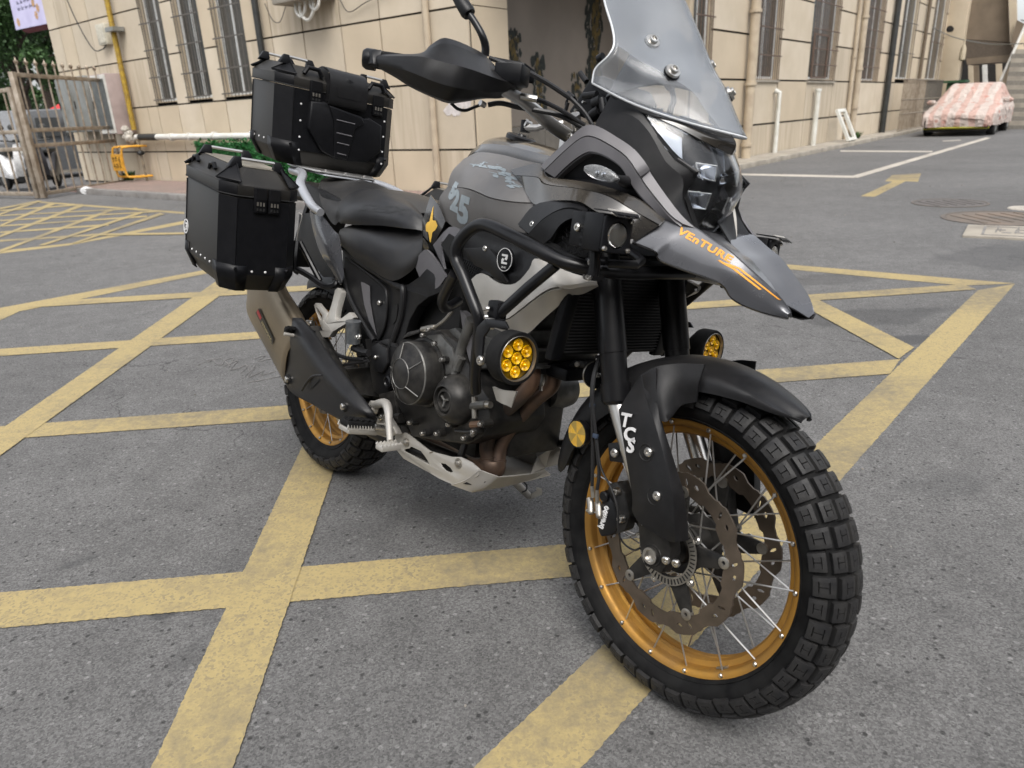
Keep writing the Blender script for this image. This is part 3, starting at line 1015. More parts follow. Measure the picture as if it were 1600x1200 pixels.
for (b0, b1, z0, z1, lab, mt, pn) in ((16.72, 17.52, 1.08, 2.28, "pink-sided wall cabinet with a grey barred door beside the yellow pipe", M_pink, M_greyp),
                             (17.75, 18.45, 1.15, 2.30, "plain steel cabinet, the nearer of the pair behind the gate leaf", M_cabinet, M_cabinet),
                             (18.55, 19.25, 1.15, 2.30, "plain steel cabinet, the farther of the pair behind the gate leaf", M_cabinet, M_cabinet)):
    dd = 0.42
    o = wb_("wall_cabinet", mt, 0.004, dd, b0, b1, z0, z1, bevel=0.012)
    tag(o, lab, "cabinet")
    # the side that looks back down the facade carries the door
    d_ = wb_("door", M_white if pn is M_greyp else M_cabinet, dd + 0.002, dd + 0.02, b0 + 0.02, b1 - 0.02, z0 + 0.02, z1 - 0.02, o)
    wb_("pane", pn, dd + 0.021, dd + 0.027, b0 + 0.09, b1 - 0.09, z0 + 0.10, z1 - 0.10, d_)
    wb_("handle", M_dark, dd + 0.028, dd + 0.045, b1 - 0.07, b1 - 0.05, (z0 + z1) / 2 - 0.08, (z0 + z1) / 2 + 0.08, d_)
yp = pipe("gas_pipe", "ribbed yellow gas pipe climbing the left facade", M_ypipe, [W3(7.88, 16.58, z) for z in (1.15, 2.0, 3.0, 5.2)], 0.05, "pipe")
for k in range(60):
    z = 1.2 + k * 0.055
    MB().tube([W3(7.88, 16.58, z), W3(7.88, 16.58, z + 0.02)], 0.058, 8).build("rib", M_ypipe, yp)
o = MB().box(W3(7.85, 16.4, 3.03), (0.05, 0.05, 0.10)).build("pipe_bracket", M_cabinet)
o = MB(); bx(o, 7.75, 7.98, 16.30, 16.66, 3.05, 3.13); tag(o.build("wall_bracket", M_cabinet), "grey steel bracket holding the yellow pipe", "bracket"); bpy.data.objects.remove(bpy.data.objects["pipe_bracket"])
hp = pipe("insulated_pipe", "white horizontal pipe with a black taped joint along the left facade", M_white, [W3(7.86, 16.5, 1.0), W3(7.86, 14.5, 0.98), W3(7.86, 9.6, 0.93)], 0.06, coll=[(W3(7.86, b, 0.98), dB) for b in (15.0, 14.3, 13.4, 11.6)])
MB().tube([W3(7.86, 16.35, 1.0), W3(7.86, 15.6, 0.99)], 0.068, 12).build("tape_wrap", M_blackpipe, hp)
m = MB()
r = random.Random(5)
for k in range(14):
    m.lathe(W3(7.80 + r.uniform(-.05, .05), 16.72 + r.uniform(-.10, .12), 1.05 + r.uniform(-.11, .13)), (r.random(), r.random(), r.random()), [(-0.08, 0.03), (-0.03, 0.085), (0.04, 0.08), (0.09, 0.02)], 7)
m.build("wrapping", pm("rag wrap", (0.55, 0.52, 0.46), 0.9, nscale=18, col2=(0.25, 0.23, 0.2)), hp)
o = MB().tube([W3(7.82, 16.35, 0.10), W3(7.82, 16.38, 0.78), W3(7.84, 16.45, 0.95)], 0.028, 8).build("riser_pipe", pm("old pipe", (0.22, 0.18, 0.12), 0.8, nscale=10, col2=(0.1, 0.08, 0.06)))
tag(o, "short rusty riser pipe with a valve below the rag-wrapped joint", "pipe")
MB().lathe(W3(7.82, 16.38, 0.68), dA, [(-0.07, 0.03), (-0.02, 0.06), (0.04, 0.05), (0.08, 0.02)], 10).build("valve", M_blackpipe, o)
# yellow guard hoops with a notice plate
yg = empty("pipe_guard", "orange-yellow tubular guard hoops with a small notice plate on the wall", "guard", loc=W3(7.7, 17, 0.1))
for off in (0.0, 0.42):
    m = MB(); m.tube([W3(7.95, 16.45 - off * 0.3, 0.82), W3(7.55, 16.78 - off, 0.82), W3(7.45, 16.86 - off, 0.74), W3(7.45, 16.86 - off, 0.28), W3(7.55, 16.78 - off, 0.20), W3(7.95, 16.45 - off * 0.3, 0.20)], 0.022, 8, smooth=3)
    reparent(m.build("hoop", M_yguard), yg)
pl = reparent(bxo("notice_plate", M_yguard, 7.40, 7.42, 16.42, 16.88, 0.34, 0.68), yg)
m = MB()
r = random.Random(2)
for row in range(2):
    for c in range(3):
        for q in range(4):
            b0 = 16.47 + c * 0.13 + r.uniform(0, 0.05); z0 = 0.40 + row * 0.13 + r.uniform(0, 0.07)
            if q % 2: bx(m, 7.393, 7.399, b0, b0 + 0.07, z0, z0 + 0.012)
            else: bx(m, 7.393 - .001, 7.398, b0, b0 + 0.012, z0 - 0.02, z0 + 0.04)
o = m.build("notice_lettering", pm("dark lettering", (0.05, 0.03, 0.01), 0.7), pl)
# banner
o = MB(); p = [MX] ; 
bnA, bnB = W3(7.0, 20.6, 3.1), W3(7.0, 19.6, 3.25)
def onplane_a(u, v, a):
    d = ray(u, v); t = a / d.dot(dA); return CP + d * t
bq = [onplane_a(25, 47, 8.6), onplane_a(73, 37, 8.6), onplane_a(62, -30, 8.6), onplane_a(8, -30, 8.6)]
m = MB().slab(bq, dA * 0.02)
ban = m.build("banner", pm("banner cloth", (0.50, 0.48, 0.66), 0.7, nscale=3, col2=(0.44, 0.42, 0.60)))
tag(ban, "pale lilac banner with faded writing hanging above the gate", "banner")
m = MB()
bu = (bq[1] - bq[0]); bw = (bq[3] - bq[0])
r = random.Random(4)
for row in range(3):
    for c in range(5):
        for q in range(5):
            o0 = bq[0] + bu * (0.20 + c * 0.12 + r.uniform(0, .05)) + bw * (0.36 + row * 0.12 + r.uniform(0, .05)) - dA * 0.004
            e = bu * 0.07 if q % 2 else bw * 0.05
            f = (bw if q % 2 else bu) * 0.012
            m.raw([o0, o0 + e, o0 + e + f, o0 + f], [(0, 1, 2, 3)])
m.build("banner_lettering", pm("banner ink", (0.12, 0.12, 0.2), 0.8), ban, fix=False)
m = MB()
for (cu, cw) in ((0.14, 0.14), (0.75, 0.2), (0.83, 0.33), (0.72, 0.45)):
    c0 = bq[0] + bu * cu + bw * cw - dA * 0.006
    for k in range(7):
        a = k * 2 * pi / 7
        m.raw([c0, c0 + (bu.normalized() * cos(a) + Vector((0, 0, 1)) * sin(a)) * 0.10, c0 + (bu.normalized() * cos(a + .6) + Vector((0, 0, 1)) * sin(a + .6)) * 0.10], [(0, 1, 2)])
m.build("banner_flower", pm("banner orange", (0.6, 0.35, 0.12), 0.8), ban, fix=False)
m = MB().slab([onplane_a(36, 49, 8.7), onplane_a(74, 39, 8.7), onplane_a(76, 46, 8.9), onplane_a(45, 52, 8.9)], Vector((0, 0, 0.04)))
m.build("banner_backing", pm("banner red", (0.25, 0.06, 0.07), 0.7), ban)

# air-conditioner hoses above the top case
hs_ = bx(MB(), 7.55, 7.99, 9.6, 10.6, 2.86, 3.4).build("outdoor_unit", M_conc, bevel=0.03)
tag(hs_, "dusty outdoor unit on the left facade, cut by the top edge", "outdoor unit")
m = MB()
for (b0, dz, w) in ((9.95, 0.26, 0.17), (10.10, 0.20, 0.12), (9.75, 0.14, 0.1)):
    m.tube([W3(7.72, b0 + w, 2.9), W3(7.70, b0 + w * 0.9, 2.86 - dz * .6), W3(7.70, b0, 2.86 - dz), W3(7.70, b0 - w * 0.9, 2.86 - dz * .6), W3(7.72, b0 - w, 2.9)], 0.024, 8, smooth=5)
tag(m.build("hose_loops", M_white), "white hose loops hanging below the outdoor unit", "hose")
for k, pts in enumerate(([(9.5, 2.9), (9.3, 2.66), (8.9, 2.74), (8.3, 2.85), (8.0, 3.0)], [(10.8, 2.9), (11.0, 2.70), (11.2, 2.74), (11.35, 3.0)])):
    m = MB().tube([W3(7.955, b, z) for b, z in pts], 0.007, 5, smooth=6)
    tag(m.build("cable", M_blackpipe), ["thin wire sagging right from the hose loops", "thin wire curling left of the hose loops"][k], "cable")
# torn paper marks
for k, (b0, b1, z0, z1, lab) in enumerate(((7.05, 7.45, 1.18, 1.42, "torn white paper scraps on the wall under the handguard"),)):
    m = MB()
    r = random.Random(9)
    for q in range(9):
        c = (r.uniform(b0, b1), r.uniform(z0, z1)); w = r.uniform(.05, .11)
        m.raw([W3(7.9965 - q * 0.0003, c[0] + w * cos(t * pi / 3.5) * r.uniform(.6, 1), c[1] + w * sin(t * pi / 3.5) * r.uniform(.6, 1)) for t in range(7)], [list(range(7))])
    tag(m.build("paper_scraps", pm("torn paper", (0.60, 0.56, 0.54), 0.8), fix=False), lab, "paper")
# artificial hedge mat behind the pannier
m = MB()
r = random.Random(11)
for k in range(5200):
    b = r.uniform(9.2, 13.75); z = r.uniform(0.12, 0.90) ; a = 7.62 + r.uniform(-.05, .05)
    c = W3(a, b, z); s = r.uniform(0.025, 0.05)
    d1 = Vector((r.uniform(-1, 1), r.uniform(-1, 1), r.uniform(-.3, 1))).normalized() * s
    d2 = Vector((r.uniform(-1, 1), r.uniform(-1, 1), r.uniform(-.6, .6))).normalized() * s * 0.6
    m.raw([c, c + d1 + d2, c + d1 * 1.8, c + d1 - d2], [(0, 1, 2, 3)])
hd = m.build("artificial_hedge", M_leafg, fix=False)
tag(hd, "bright green artificial hedge along the wall behind the panniers", "hedge")
bxo("hedge_base", M_leafg, 7.63, 7.70, 9.2, 13.75, 0.1, 0.86, hd)
# small things on the pavement
m = MB(); r = random.Random(1)
for k in range(9):
    m.lathe(TG(141 + r.uniform(-7, 7), 303) + Vector((0, 0, 0.04 + r.uniform(0, .05))), (r.random() - .5, r.random() - .5, 1), [(-0.05, 0.01), (-0.03, 0.09), (0.03, 0.07), (0.06, 0.01)], 7)
tag(m.build("plastic_bag", pm("bag", (0.60, 0.60, 0.60), 0.4)), "crumpled white plastic bag on the kerb by the gate", "bag")
def tuft(p, n, h, name, label, seed):
    m = MB(); r = random.Random(seed)
    for k in range(n):
        a = r.uniform(0, 2 * pi); q = Vector(p) + Vector((cos(a), sin(a), 0)) * r.uniform(0, h * .5); d = Vector((cos(a) * .6, sin(a) * .6, 1)) * r.uniform(.4, 1) * h
        w = Vector((-sin(a), cos(a), 0)) * h * 0.10
        m.raw([q - w, q + w, q + d * .7 + w, q + d, q + d * .7 - w], [(0, 1, 2, 3, 4)])
    tag(m.build(name, M_leaf, fix=False), label, "weed")
tuft(W3(7.75, 17.05, 0.1), 70, 0.22, "weed", "small green weed growing at the wall foot by the yellow guard", 3)
tuft(W3(22.9, 5.75, 0.09), 60, 0.22, "weed", "small green weed at the foot of the ringed drain pipe", 4)

# ================================================================ BEYOND THE GATE
def tree(p, th, tr, crown, n, seed, label, leaf=0.16, group=None):
    root = empty("tree", label, "tree", group, loc=p)
    r = random.Random(seed)
    m = MB(); p = Vector(p)
    top = p + Vector((r.uniform(-.2, .2), r.uniform(-.2, .2), th))
    m.tube([p, p + Vector((0.03, 0, th * .4)), top], [tr, tr * .75, tr * .5], 9, smooth=0)
    for k in range(7):
        a = r.uniform(0, 2 * pi); q = p + Vector((0, 0, th * r.uniform(.55, 1)))
        e = q + Vector((cos(a) * crown[0] * .55, sin(a) * crown[1] * .55, r.uniform(.4, 1.2)))
        m.tube([q, q.lerp(e, .5) + Vector((0, 0, .2)), e], [tr * .4, tr * .25, tr * .1], 6)
    reparent(m.build("trunk", M_trunk), root)
    m = MB()
    c0 = p + Vector((0, 0, crown[3]))
    clumps = [(c0 + Vector((r.gauss(0, .5) * crown[0], r.gauss(0, .5) * crown[1], r.gauss(0, .45) * crown[2])), r.uniform(.35, .75)) for _ in range(55)]
    for k in range(n):
        c, rr = r.choice(clumps)
        q = c + Vector((r.gauss(0, 1), r.gauss(0, 1), r.gauss(0, .8))) * rr * .55
        d1 = Vector((r.uniform(-1, 1), r.uniform(-1, 1), r.uniform(-.7, .4))).normalized() * leaf * r.uniform(.5, 1)
        d2 = d1.cross(Vector((r.random(), r.random(), r.random()))).normalized() * leaf * .35
        m.raw([q, q + d1 * .5 + d2, q + d1, q + d1 * .5 - d2], [(0, 1, 2, 3)])
    reparent(m.build("crown", M_leaf, fix=False), root)
    return root
tp = TG(60, 262)
tree(TG(62, 262), 4.2, 0.30, (2.6, 2.2, 2.3, 4.9), 24000, 5, "dark leafy tree with a thick trunk beyond the gate")
tree(TG(-60, 248), 4.2, 0.2, (3.5, 3.0, 3.0, 5.0), 16000, 6, "dense green tree at the left edge beyond the gate")
tree(TG(30, 232), 5.0, 0.3, (5.0, 3.0, 4.5, 5.2), 30000, 8, "large shady tree far behind the gate", leaf=0.34)
tree(TG(-30, 224), 5.0, 0.3, (7.0, 3.0, 4.5, 7.0), 30000, 9, "tall dark tree mass rising behind the other trees at the left edge", leaf=0.45)
tree(TG(98, 250), 5.0, .3, (4.6, 3.0, 4.0, 6.2), 26000, 15, "broad dark tree showing in the gap between the banner and the building corner", leaf=.3)
tree(TG(45, 246), 1.6, .12, (3.2, 1.6, 1.1, 1.9), 14000, 14, "low dark shrub mass behind the scooters and the gate", leaf=.16)
# dark shop fronts across the street
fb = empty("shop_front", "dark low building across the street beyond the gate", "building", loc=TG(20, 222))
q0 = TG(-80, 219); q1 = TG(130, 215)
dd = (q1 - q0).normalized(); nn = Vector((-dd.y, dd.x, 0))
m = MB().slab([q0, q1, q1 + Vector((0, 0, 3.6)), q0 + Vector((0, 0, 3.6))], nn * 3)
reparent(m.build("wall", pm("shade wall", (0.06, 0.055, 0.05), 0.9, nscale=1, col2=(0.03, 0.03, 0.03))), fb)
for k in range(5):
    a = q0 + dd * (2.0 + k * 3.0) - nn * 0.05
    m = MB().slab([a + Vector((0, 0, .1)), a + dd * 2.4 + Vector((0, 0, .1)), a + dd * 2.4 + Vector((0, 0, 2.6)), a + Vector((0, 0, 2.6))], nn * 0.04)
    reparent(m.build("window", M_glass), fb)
# white entrance steps
so0 = TG(112, 268)
st = empty("entrance_steps", "pale entrance steps with a white railing behind the gate leaf", "steps", loc=so0)
a_, b_ = so0.dot(dA), so0.dot(dB)
for k in range(4):
    reparent(bxo("step", M_conc, a_ - .9 + k * 0.28, a_ + .9, b_ - .35, b_ + 1.6, k * 0.16 + .001, k * 0.16 + 0.16), st)
for k in range(6):
    reparent(MB().tube([W3(a_ - .85 + k * 0.26, b_ - .3, 0.1 + k * .12), W3(a_ - .85 + k * 0.26, b_ - .3, 1.0 + k * .1)], 0.02, 6).build("baluster", M_white), st)
reparent(MB().tube([W3(a_ - .9, b_ - .3, 1.0), W3(a_ + .6, b_ - .3, 1.6)], 0.025, 6).build("handrail", M_white), st)
# red parasol
d_ = ray(94, 168); pp = CP + d_ * ((1.97 - H) / d_.z); pp.z = 0
ps = empty("parasol", "red and white parasol half hidden behind the gate and cabinets", "parasol", loc=pp)
reparent(MB().lathe(pp + Vector((0, 0, 1.95)), (0, 0, 1), [(-0.30, 0.50), (-0.12, 0.48), (0.0, 0.3), (0.12, 0.05)], 8).build("canopy", pm("red cloth", (0.55, 0.05, 0.05), 0.7)), ps)
reparent(MB().lathe(pp + Vector((0, 0, 1.965)), (0, 0, 1), [(-0.12, 0.49), (0.0, 0.31), (0.12, 0.05)], 8, a0=0.5, a1=1.3).build("white_gore", M_white), ps)
reparent(MB().tube([pp, pp + Vector((0, 0, 2))], 0.025, 6).build("pole", M_cabinet), ps)

# parked grey van at the left edge
def box_car(name, label, cat, p, ang, L, Wd, Ht, body, prof, mats, group=None):
    root = empty(name, label, cat, group, loc=p)
    R = Matrix.Rotation(ang, 3, 'Z')
    X = lambda x, y, z: Vector(p) + R @ Vector((x, y, z))
    m = MB()
    rows = []
    for (x, zlo, zhi, w) in prof:
        rows.append([X(x, -w, zlo), X(x, -w * 1.0, zlo + (zhi - zlo) * .45), X(x, -w * .86, zhi - .03), X(x, -w * .6, zhi), X(x, w * .6, zhi), X(x, w * .86, zhi - .03), X(x, w, zlo + (zhi - zlo) * .45), X(x, w, zlo)])
    m.grid(rows, 1, 1)
    m.f.append([0, 1, 2, 3, 4, 5, 6, 7]); n = len(rows) * 8
    m.f.append([n - 8 + k for k in range(8)][::-1])
    reparent(m.build("body", body, bevel=0.03), root)
    for sx in (0.8, L - 0.85):
        for sy in (-1, 1):
            c = X(sx, sy * (Wd / 2 - 0.02), 0.31)
            w = reparent(MB().lathe(c, R @ Vector((0, sy, 0)), [(-0.18, 0.2), (-0.18, 0.29), (-0.14, 0.31), (0.0, 0.31), (0.03, 0.28), (0.03, 0.19)], 20).build("wheel", pm("tyre dark", (0.02, 0.02, 0.02), 0.8)), root)
            o_ = MB().lathe(c, R @ Vector((0, sy, 0)), [(0.0, 0.19), (0.02, 0.16), (0.035, 0.06), (0.035, 0.0)], 14).build("hubcap", M_cabinet, w)
            o_.matrix_parent_inverse = w.matrix_parent_inverse.copy() if False else Matrix.Identity(4)
    return root, X
M_vgrey = pm("van paint", (0.17, 0.175, 0.18), 0.35, spec=0.5)
vp = TG(-52, 293)
root, X = box_car("parked_van", "grey van parked outside behind the gate, at the left edge", "van", vp, radians(78), 4.2, 1.7, 1.75, M_vgrey,
    [(0, .3, .75, .78), (.1, .25, .95, .83), (1.0, .22, 1.05, .85), (1.7, .22, 1.75, .85), (3.6, .22, 1.8, .85), (4.15, .25, 1.7, .83), (4.2, .4, 1.0, .8)], None)
for (x0, x1, za, zb) in ((1.65, 2.5, 1.08, 1.55), (2.6, 3.9, 1.08, 1.55)):
    for sy in (-1,):
        m = MB().slab([X(x0, sy * .862, za), X(x1, sy * .862, za), X(x1, sy * .80, zb), X(x0 + .1, sy * .80, zb)], (X(0, sy, 0) - X(0, 0, 0)) * 0.02)
        reparent(m.build("side_window", M_glass), root)

# scooters
def scooter(p, ang, body, label, scale=1.0):
    root = empty("parked_scooter", label, "scooter", loc=p)
    R = Matrix.Rotation(ang, 3, 'Z')
    X = lambda x, y, z: Vector(p) + R @ (Vector((x, y, z)) * scale)
    yv = R @ Vector((0, 1, 0))
    for x in (0.0, 1.25):
        w = reparent(MB().lathe(X(x, 0, .22), yv, [(-.05, .12), (-.055, .19), (-.03, .22), (.03, .22), (.055, .19), (.05, .12)], 18, closed=True).build("wheel", pm("tyre dark", (0.02, 0.02, 0.02), 0.8)), root)
        reparent(MB().lathe(X(x, 0, .22), yv, [(-.04, .11), (.04, .11)], 12).build("rim", M_cabinet), root)
    m = MB().grid([[X(.05, -.13, .30), X(.05, -.16, .55), X(.02, -.12, .72), X(.02, .12, .72), X(.05, .16, .55), X(.05, .13, .3)],
                   [X(.45, -.16, .28), X(.4, -.19, .5), X(.4, -.14, .68), X(.4, .14, .68), X(.4, .19, .5), X(.45, .16, .28)],
                   [X(.75, -.16, .26), X(.7, -.17, .3), X(.7, -.14, .34), X(.7, .14, .34), X(.7, .17, .3), X(.75, .16, .26)],
                   [X(1.0, -.16, .28), X(1.02, -.17, .4), X(1.02, -.14, .42), X(1.02, .14, .42), X(1.02, .17, .4), X(1.0, .16, .28)]], 3, 3, thick=0.02)
    reparent(m.build("body", body), root)
    m = MB().grid([[X(1.02, -.19, .3), X(1.06, 0, .3), X(1.02, .19, .3)], [X(1.08, -.20, .6), X(1.16, 0, .6), X(1.08, .20, .6)], [X(1.02, -.12, .92), X(1.10, 0, .95), X(1.02, .12, .92)]], 4, 4, thick=0.03)
    reparent(m.build("front_shield", body), root)
    reparent(MB().box(X(.25, 0, .77), (.62 * scale, .25 * scale, .09 * scale), R).build("seat", M_blackpipe, bevel=.03), root)
    reparent(MB().tube([X(1.22, 0, .25), X(1.1, 0, .95)], .025, 8).build("steering_column", M_cabinet), root)
    reparent(MB().tube([X(1.0, -.33, 1.0), X(1.08, 0, .97), X(1.0, .33, 1.0)], .016, 8, smooth=4).build("handlebar", M_blackpipe), root)
    for sy in (-1, 1):
        mrr = MB().tube([X(1.05, sy * .2, 1.0), X(1.08, sy * .26, 1.2)], .007, 6).build("mirror", M_blackpipe); reparent(mrr, root)
        reparent(MB().lathe(X(1.08, sy * .28, 1.24), R @ Vector((1, 0, .2)), [(-.01, .05), (.01, .06), (.02, .04)], 10).build("mirror_head", M_blackpipe), root)
    reparent(MB().lathe(X(1.15, 0, .78), R @ Vector((1, 0, .1)), [(0, .08), (.03, .07), (.05, .03)], 12).build("headlamp", M_white), root)
    m = MB().grid([[X(1.12, -.07, .38), X(1.15, 0, .42), X(1.12, .07, .38)], [X(1.3, -.07, .47), X(1.33, 0, .5), X(1.3, .07, .47)], [X(1.46, -.06, .36), X(1.49, 0, .38), X(1.46, .06, .36)]], 3, 3, thick=.01)
    reparent(m.build("front_mudguard", body), root)
    return root
s1 = TG(62, 291)
scooter(TG(14, 297), radians(-35), pm("scooter white", (0.62, 0.62, 0.62), 0.3), "white scooter parked behind the left gate leaf", 1.05)
scooter(TG(92, 292), radians(-75), pm("scooter black", (0.03, 0.03, 0.035), 0.3), "black scooter parked facing the gate, right of the white one", 1.05)

# ================================================================ COVERED CAR
def cover_mat():
    m = bpy.data.materials.new("car cover")
    m.use_nodes = True
    n = m.node_tree; N, Lk = n.nodes, n.links
    b = N["Principled BSDF"]; b.inputs["Roughness"].default_value = 0.8
    tc = N.new("ShaderNodeTexCoord")
    sp = N.new("ShaderNodeSeparateXYZ"); Lk.new(tc.outputs["Object"], sp.inputs[0])
    nz = N.new("ShaderNodeTexNoise"); nz.inputs["Scale"].default_value = 1.5; Lk.new(tc.outputs["Object"], nz.inputs["Vector"])
    a = N.new("ShaderNodeMath"); a.operation = 'MULTIPLY_ADD'; a.inputs[1].default_value = 0.25; Lk.new(nz.outputs[0], a.inputs[0]); Lk.new(sp.outputs[1], a.inputs[2])
    w = N.new("ShaderNodeMath"); w.operation = 'MULTIPLY'; w.inputs[1].default_value = 2 * pi / 0.36; Lk.new(a.outputs[0], w.inputs[0])
    s = N.new("ShaderNodeMath"); s.operation = 'SINE'; Lk.new(w.outputs[0], s.inputs[0])
    r = N.new("ShaderNodeMapRange"); r.inputs[1].default_value = 0.0; r.inputs[2].default_value = 0.35; Lk.new(s.outputs[0], r.inputs[0])
    v = N.new("ShaderNodeTexVoronoi"); v.inputs["Scale"].default_value = 3.4; Lk.new(tc.outputs["Object"], v.inputs["Vector"])
    r2 = N.new("ShaderNodeMapRange"); r2.inputs[1].default_value = 0.16; r2.inputs[2].default_value = 0.26; r2.inputs[3].default_value = 0.9; r2.inputs[4].default_value = 0; Lk.new(v.outputs[0], r2.inputs[0])
    m1 = N.new("ShaderNodeMix"); m1.data_type = 'RGBA'; m1.inputs[6].default_value = (0.46, 0.39, 0.35, 1); m1.inputs[7].default_value = (0.44, 0.30, 0.255, 1); Lk.new(r.outputs[0], m1.inputs[0])
    m2 = N.new("ShaderNodeMix"); m2.data_type = 'RGBA'; m2.inputs[7].default_value = (0.40, 0.20, 0.16, 1); Lk.new(m1.outputs[2], m2.inputs[6]); Lk.new(r2.outputs[0], m2.inputs[0])
    n4 = N.new("ShaderNodeTexNoise"); n4.inputs["Scale"].default_value = 6; n4.inputs["Detail"].default_value = 5; Lk.new(tc.outputs["Object"], n4.inputs["Vector"])
    r4 = N.new("ShaderNodeMapRange"); r4.inputs[3].default_value = .8; r4.inputs[4].default_value = 1.12; Lk.new(n4.outputs[0], r4.inputs[0])
    m3 = N.new("ShaderNodeMix"); m3.data_type = 'RGBA'; m3.blend_type = 'MULTIPLY'; m3.inputs[0].default_value = 1
    cc = N.new("ShaderNodeCombineColor")
    for i in range(3): Lk.new(r4.outputs[0], cc.inputs[i])
    Lk.new(m2.outputs[2], m3.inputs[6]); Lk.new(cc.outputs[0], m3.inputs[7]); Lk.new(m3.outputs[2], b.inputs["Base Color"])
    bp = N.new("ShaderNodeBump"); bp.inputs["Strength"].default_value = 1.0; bp.inputs["Distance"].default_value = .12
    Lk.new(n4.outputs[0], bp.inputs["Height"]); Lk.new(bp.outputs[0], b.inputs["Normal"])
    return m
car_o = (TG(1432, 214.5) + TG(1551, 212.5)) / 2
cdir = dA * 1.0
cang = atan2(cdir.y, cdir.x)
CMx = Matrix.Translation(car_o) @ Matrix.Rotation(cang, 4, 'Z')
car = empty("covered_car", "car under a pink and white striped flowered cover by the wall", "car", mat=CMx)
prof = [(0.0, 0.24, 0.50, .78), (0.06, 0.24, 0.62, .86), (0.35, 0.26, 0.74, .92), (0.9, 0.28, 0.84, .94), (1.35, 0.28, 0.93, .94), (1.62, 0.28, 1.04, .93), (2.1, 0.28, 1.32, .92), (2.5, 0.28, 1.42, .92), (3.2, 0.28, 1.43, .92), (3.8, 0.28, 1.28, .93), (4.2, 0.26, 1.02, .92), (4.5, 0.26, 0.95, .86), (4.55, 0.26, 0.7, .8)]
rows = []
for (x_, zl, zh, w) in prof:
    sh = .74 if zh > 1.2 else .84
    mid = min(0.78, zl + (zh - zl) * .75)
    rows.append([Vector(p) for p in ((x_, -w, zl), (x_, -w * 1.02, (zl + mid) / 2), (x_, -w, mid), (x_, -w * sh, zh - .05), (x_, -w * .45, zh), (x_, 0, zh + .015), (x_, w * .45, zh), (x_, w * sh, zh - .05), (x_, w, mid), (x_, w * 1.02, (zl + mid) / 2), (x_, w, zl))])
m = MB().grid(rows, 6, 6)
from mathutils import noise as mn
for v in m.v:
    k = 0.05 if v.z < 0.8 else 0.02
    d = mn.noise(Vector((v.x * 3.2, v.y * 3.2, v.z * 1.2))) + .5 * mn.noise(Vector((v.x * 8, v.y * 8, v.z * 3)))
    v.x += d * k * (1.5 if v.x < .1 else .3); v.y += d * k; v.z += d * k * .6
    if v.z < 0.34: v.z += 0.05 * mn.noise(Vector((v.x * 2.1, v.y * 2.1, 3)))
cv = m.build("cover", cover_mat(), car)
nfront = []
fr = MB().grid([[(0.02, y_, 0.26), (0.0, y_, 0.4), (0.02, y_, 0.55)] for y_ in (-.78, -.4, 0, .4, .78)], 3, 3)
fr.build("front_flap", cv.data.materials[0], cv)
for sy in (-1, 1):
    MB().lathe((1.72, sy * 1.0, 0.93), (0, 1, 0), [(-.13, .02), (-.08, .07), (.08, .07), (.13, .02)], 10).build("mirror_cover", cv.data.materials[0], car)
M_lime = pm("lime bumper", (0.42, 0.40, 0.03), 0.35)
MB().grid([[(0.10, y_, 0.20), (-0.02 + abs(y_) * .1, y_, 0.24)] for y_ in (-.82, -.5, 0, .5, .82)], 3, 1, thick=.02).build("bumper_lip", M_lime, car)
MB().box((2.2, 0, 0.27), (4.3, 1.62, 0.1)).build("underbody", M_dark, car, bevel=.03)
MB().box((0.35, 0, 0.2), (0.5, 1.5, 0.14)).build("bumper", M_dark, car, bevel=.03)
for x_ in (0.78, 3.6):
    for sy in (-1, 1):
        w = MB().lathe((x_, sy * .80, .32), (0, sy, 0), [(-.1, .2), (-.1, .30), (-.06, .325), (.08, .325), (.11, .30), (.11, .22)], 22, closed=False).build("wheel", pm("tyre dark", (0.02, 0.02, 0.02), 0.8), car)
        for k in range(7):
            a = k * 2 * pi / 7
            MB().tube([(x_, sy * .90, .32), (x_ + .2 * cos(a), sy * .91, .32 + .2 * sin(a))], .018, 5).build("wheel_spoke", M_cabinet, w)

# ================================================================ STAIRCASE at the end of the lane
stx = empty("outside_staircase", "concrete outside staircase rising over the covered car at the right edge", "staircase", loc=W3(33, 1, 0))
def onb(u, v, b):
    d = ray(u, v); t = b / d.dot(dB); return CP + d * t
def ona(u, v, a):
    d = ray(u, v); t = a / d.dot(dA); return CP + d * t
# overhead landing slab: underside between the column and the stair
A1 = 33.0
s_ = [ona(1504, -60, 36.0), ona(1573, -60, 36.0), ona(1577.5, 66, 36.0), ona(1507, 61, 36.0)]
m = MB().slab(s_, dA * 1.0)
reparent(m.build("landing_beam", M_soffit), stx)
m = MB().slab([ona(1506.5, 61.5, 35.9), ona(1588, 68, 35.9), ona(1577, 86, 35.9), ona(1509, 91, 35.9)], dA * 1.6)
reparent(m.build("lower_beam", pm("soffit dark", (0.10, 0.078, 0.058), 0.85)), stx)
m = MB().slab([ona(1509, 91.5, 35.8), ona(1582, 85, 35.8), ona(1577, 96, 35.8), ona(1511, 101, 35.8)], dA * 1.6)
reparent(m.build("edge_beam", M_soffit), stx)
m = MB().slab([ona(1573.5, -60, 35.7), ona(1587, -60, 35.7), ona(1588.5, 32, 35.7), ona(1578.5, 69, 35.7)], dA * 0.3)
reparent(m.build("parapet", M_render), stx)
m = MB().slab([ona(1589, 31, 35.5), ona(1606, 40, 35.5), ona(1606, 70, 35.5), ona(1588, 85, 35.5), ona(1579, 69, 35.5)], dA * 0.1)
reparent(m.build("stair_wall", M_soffit), stx)
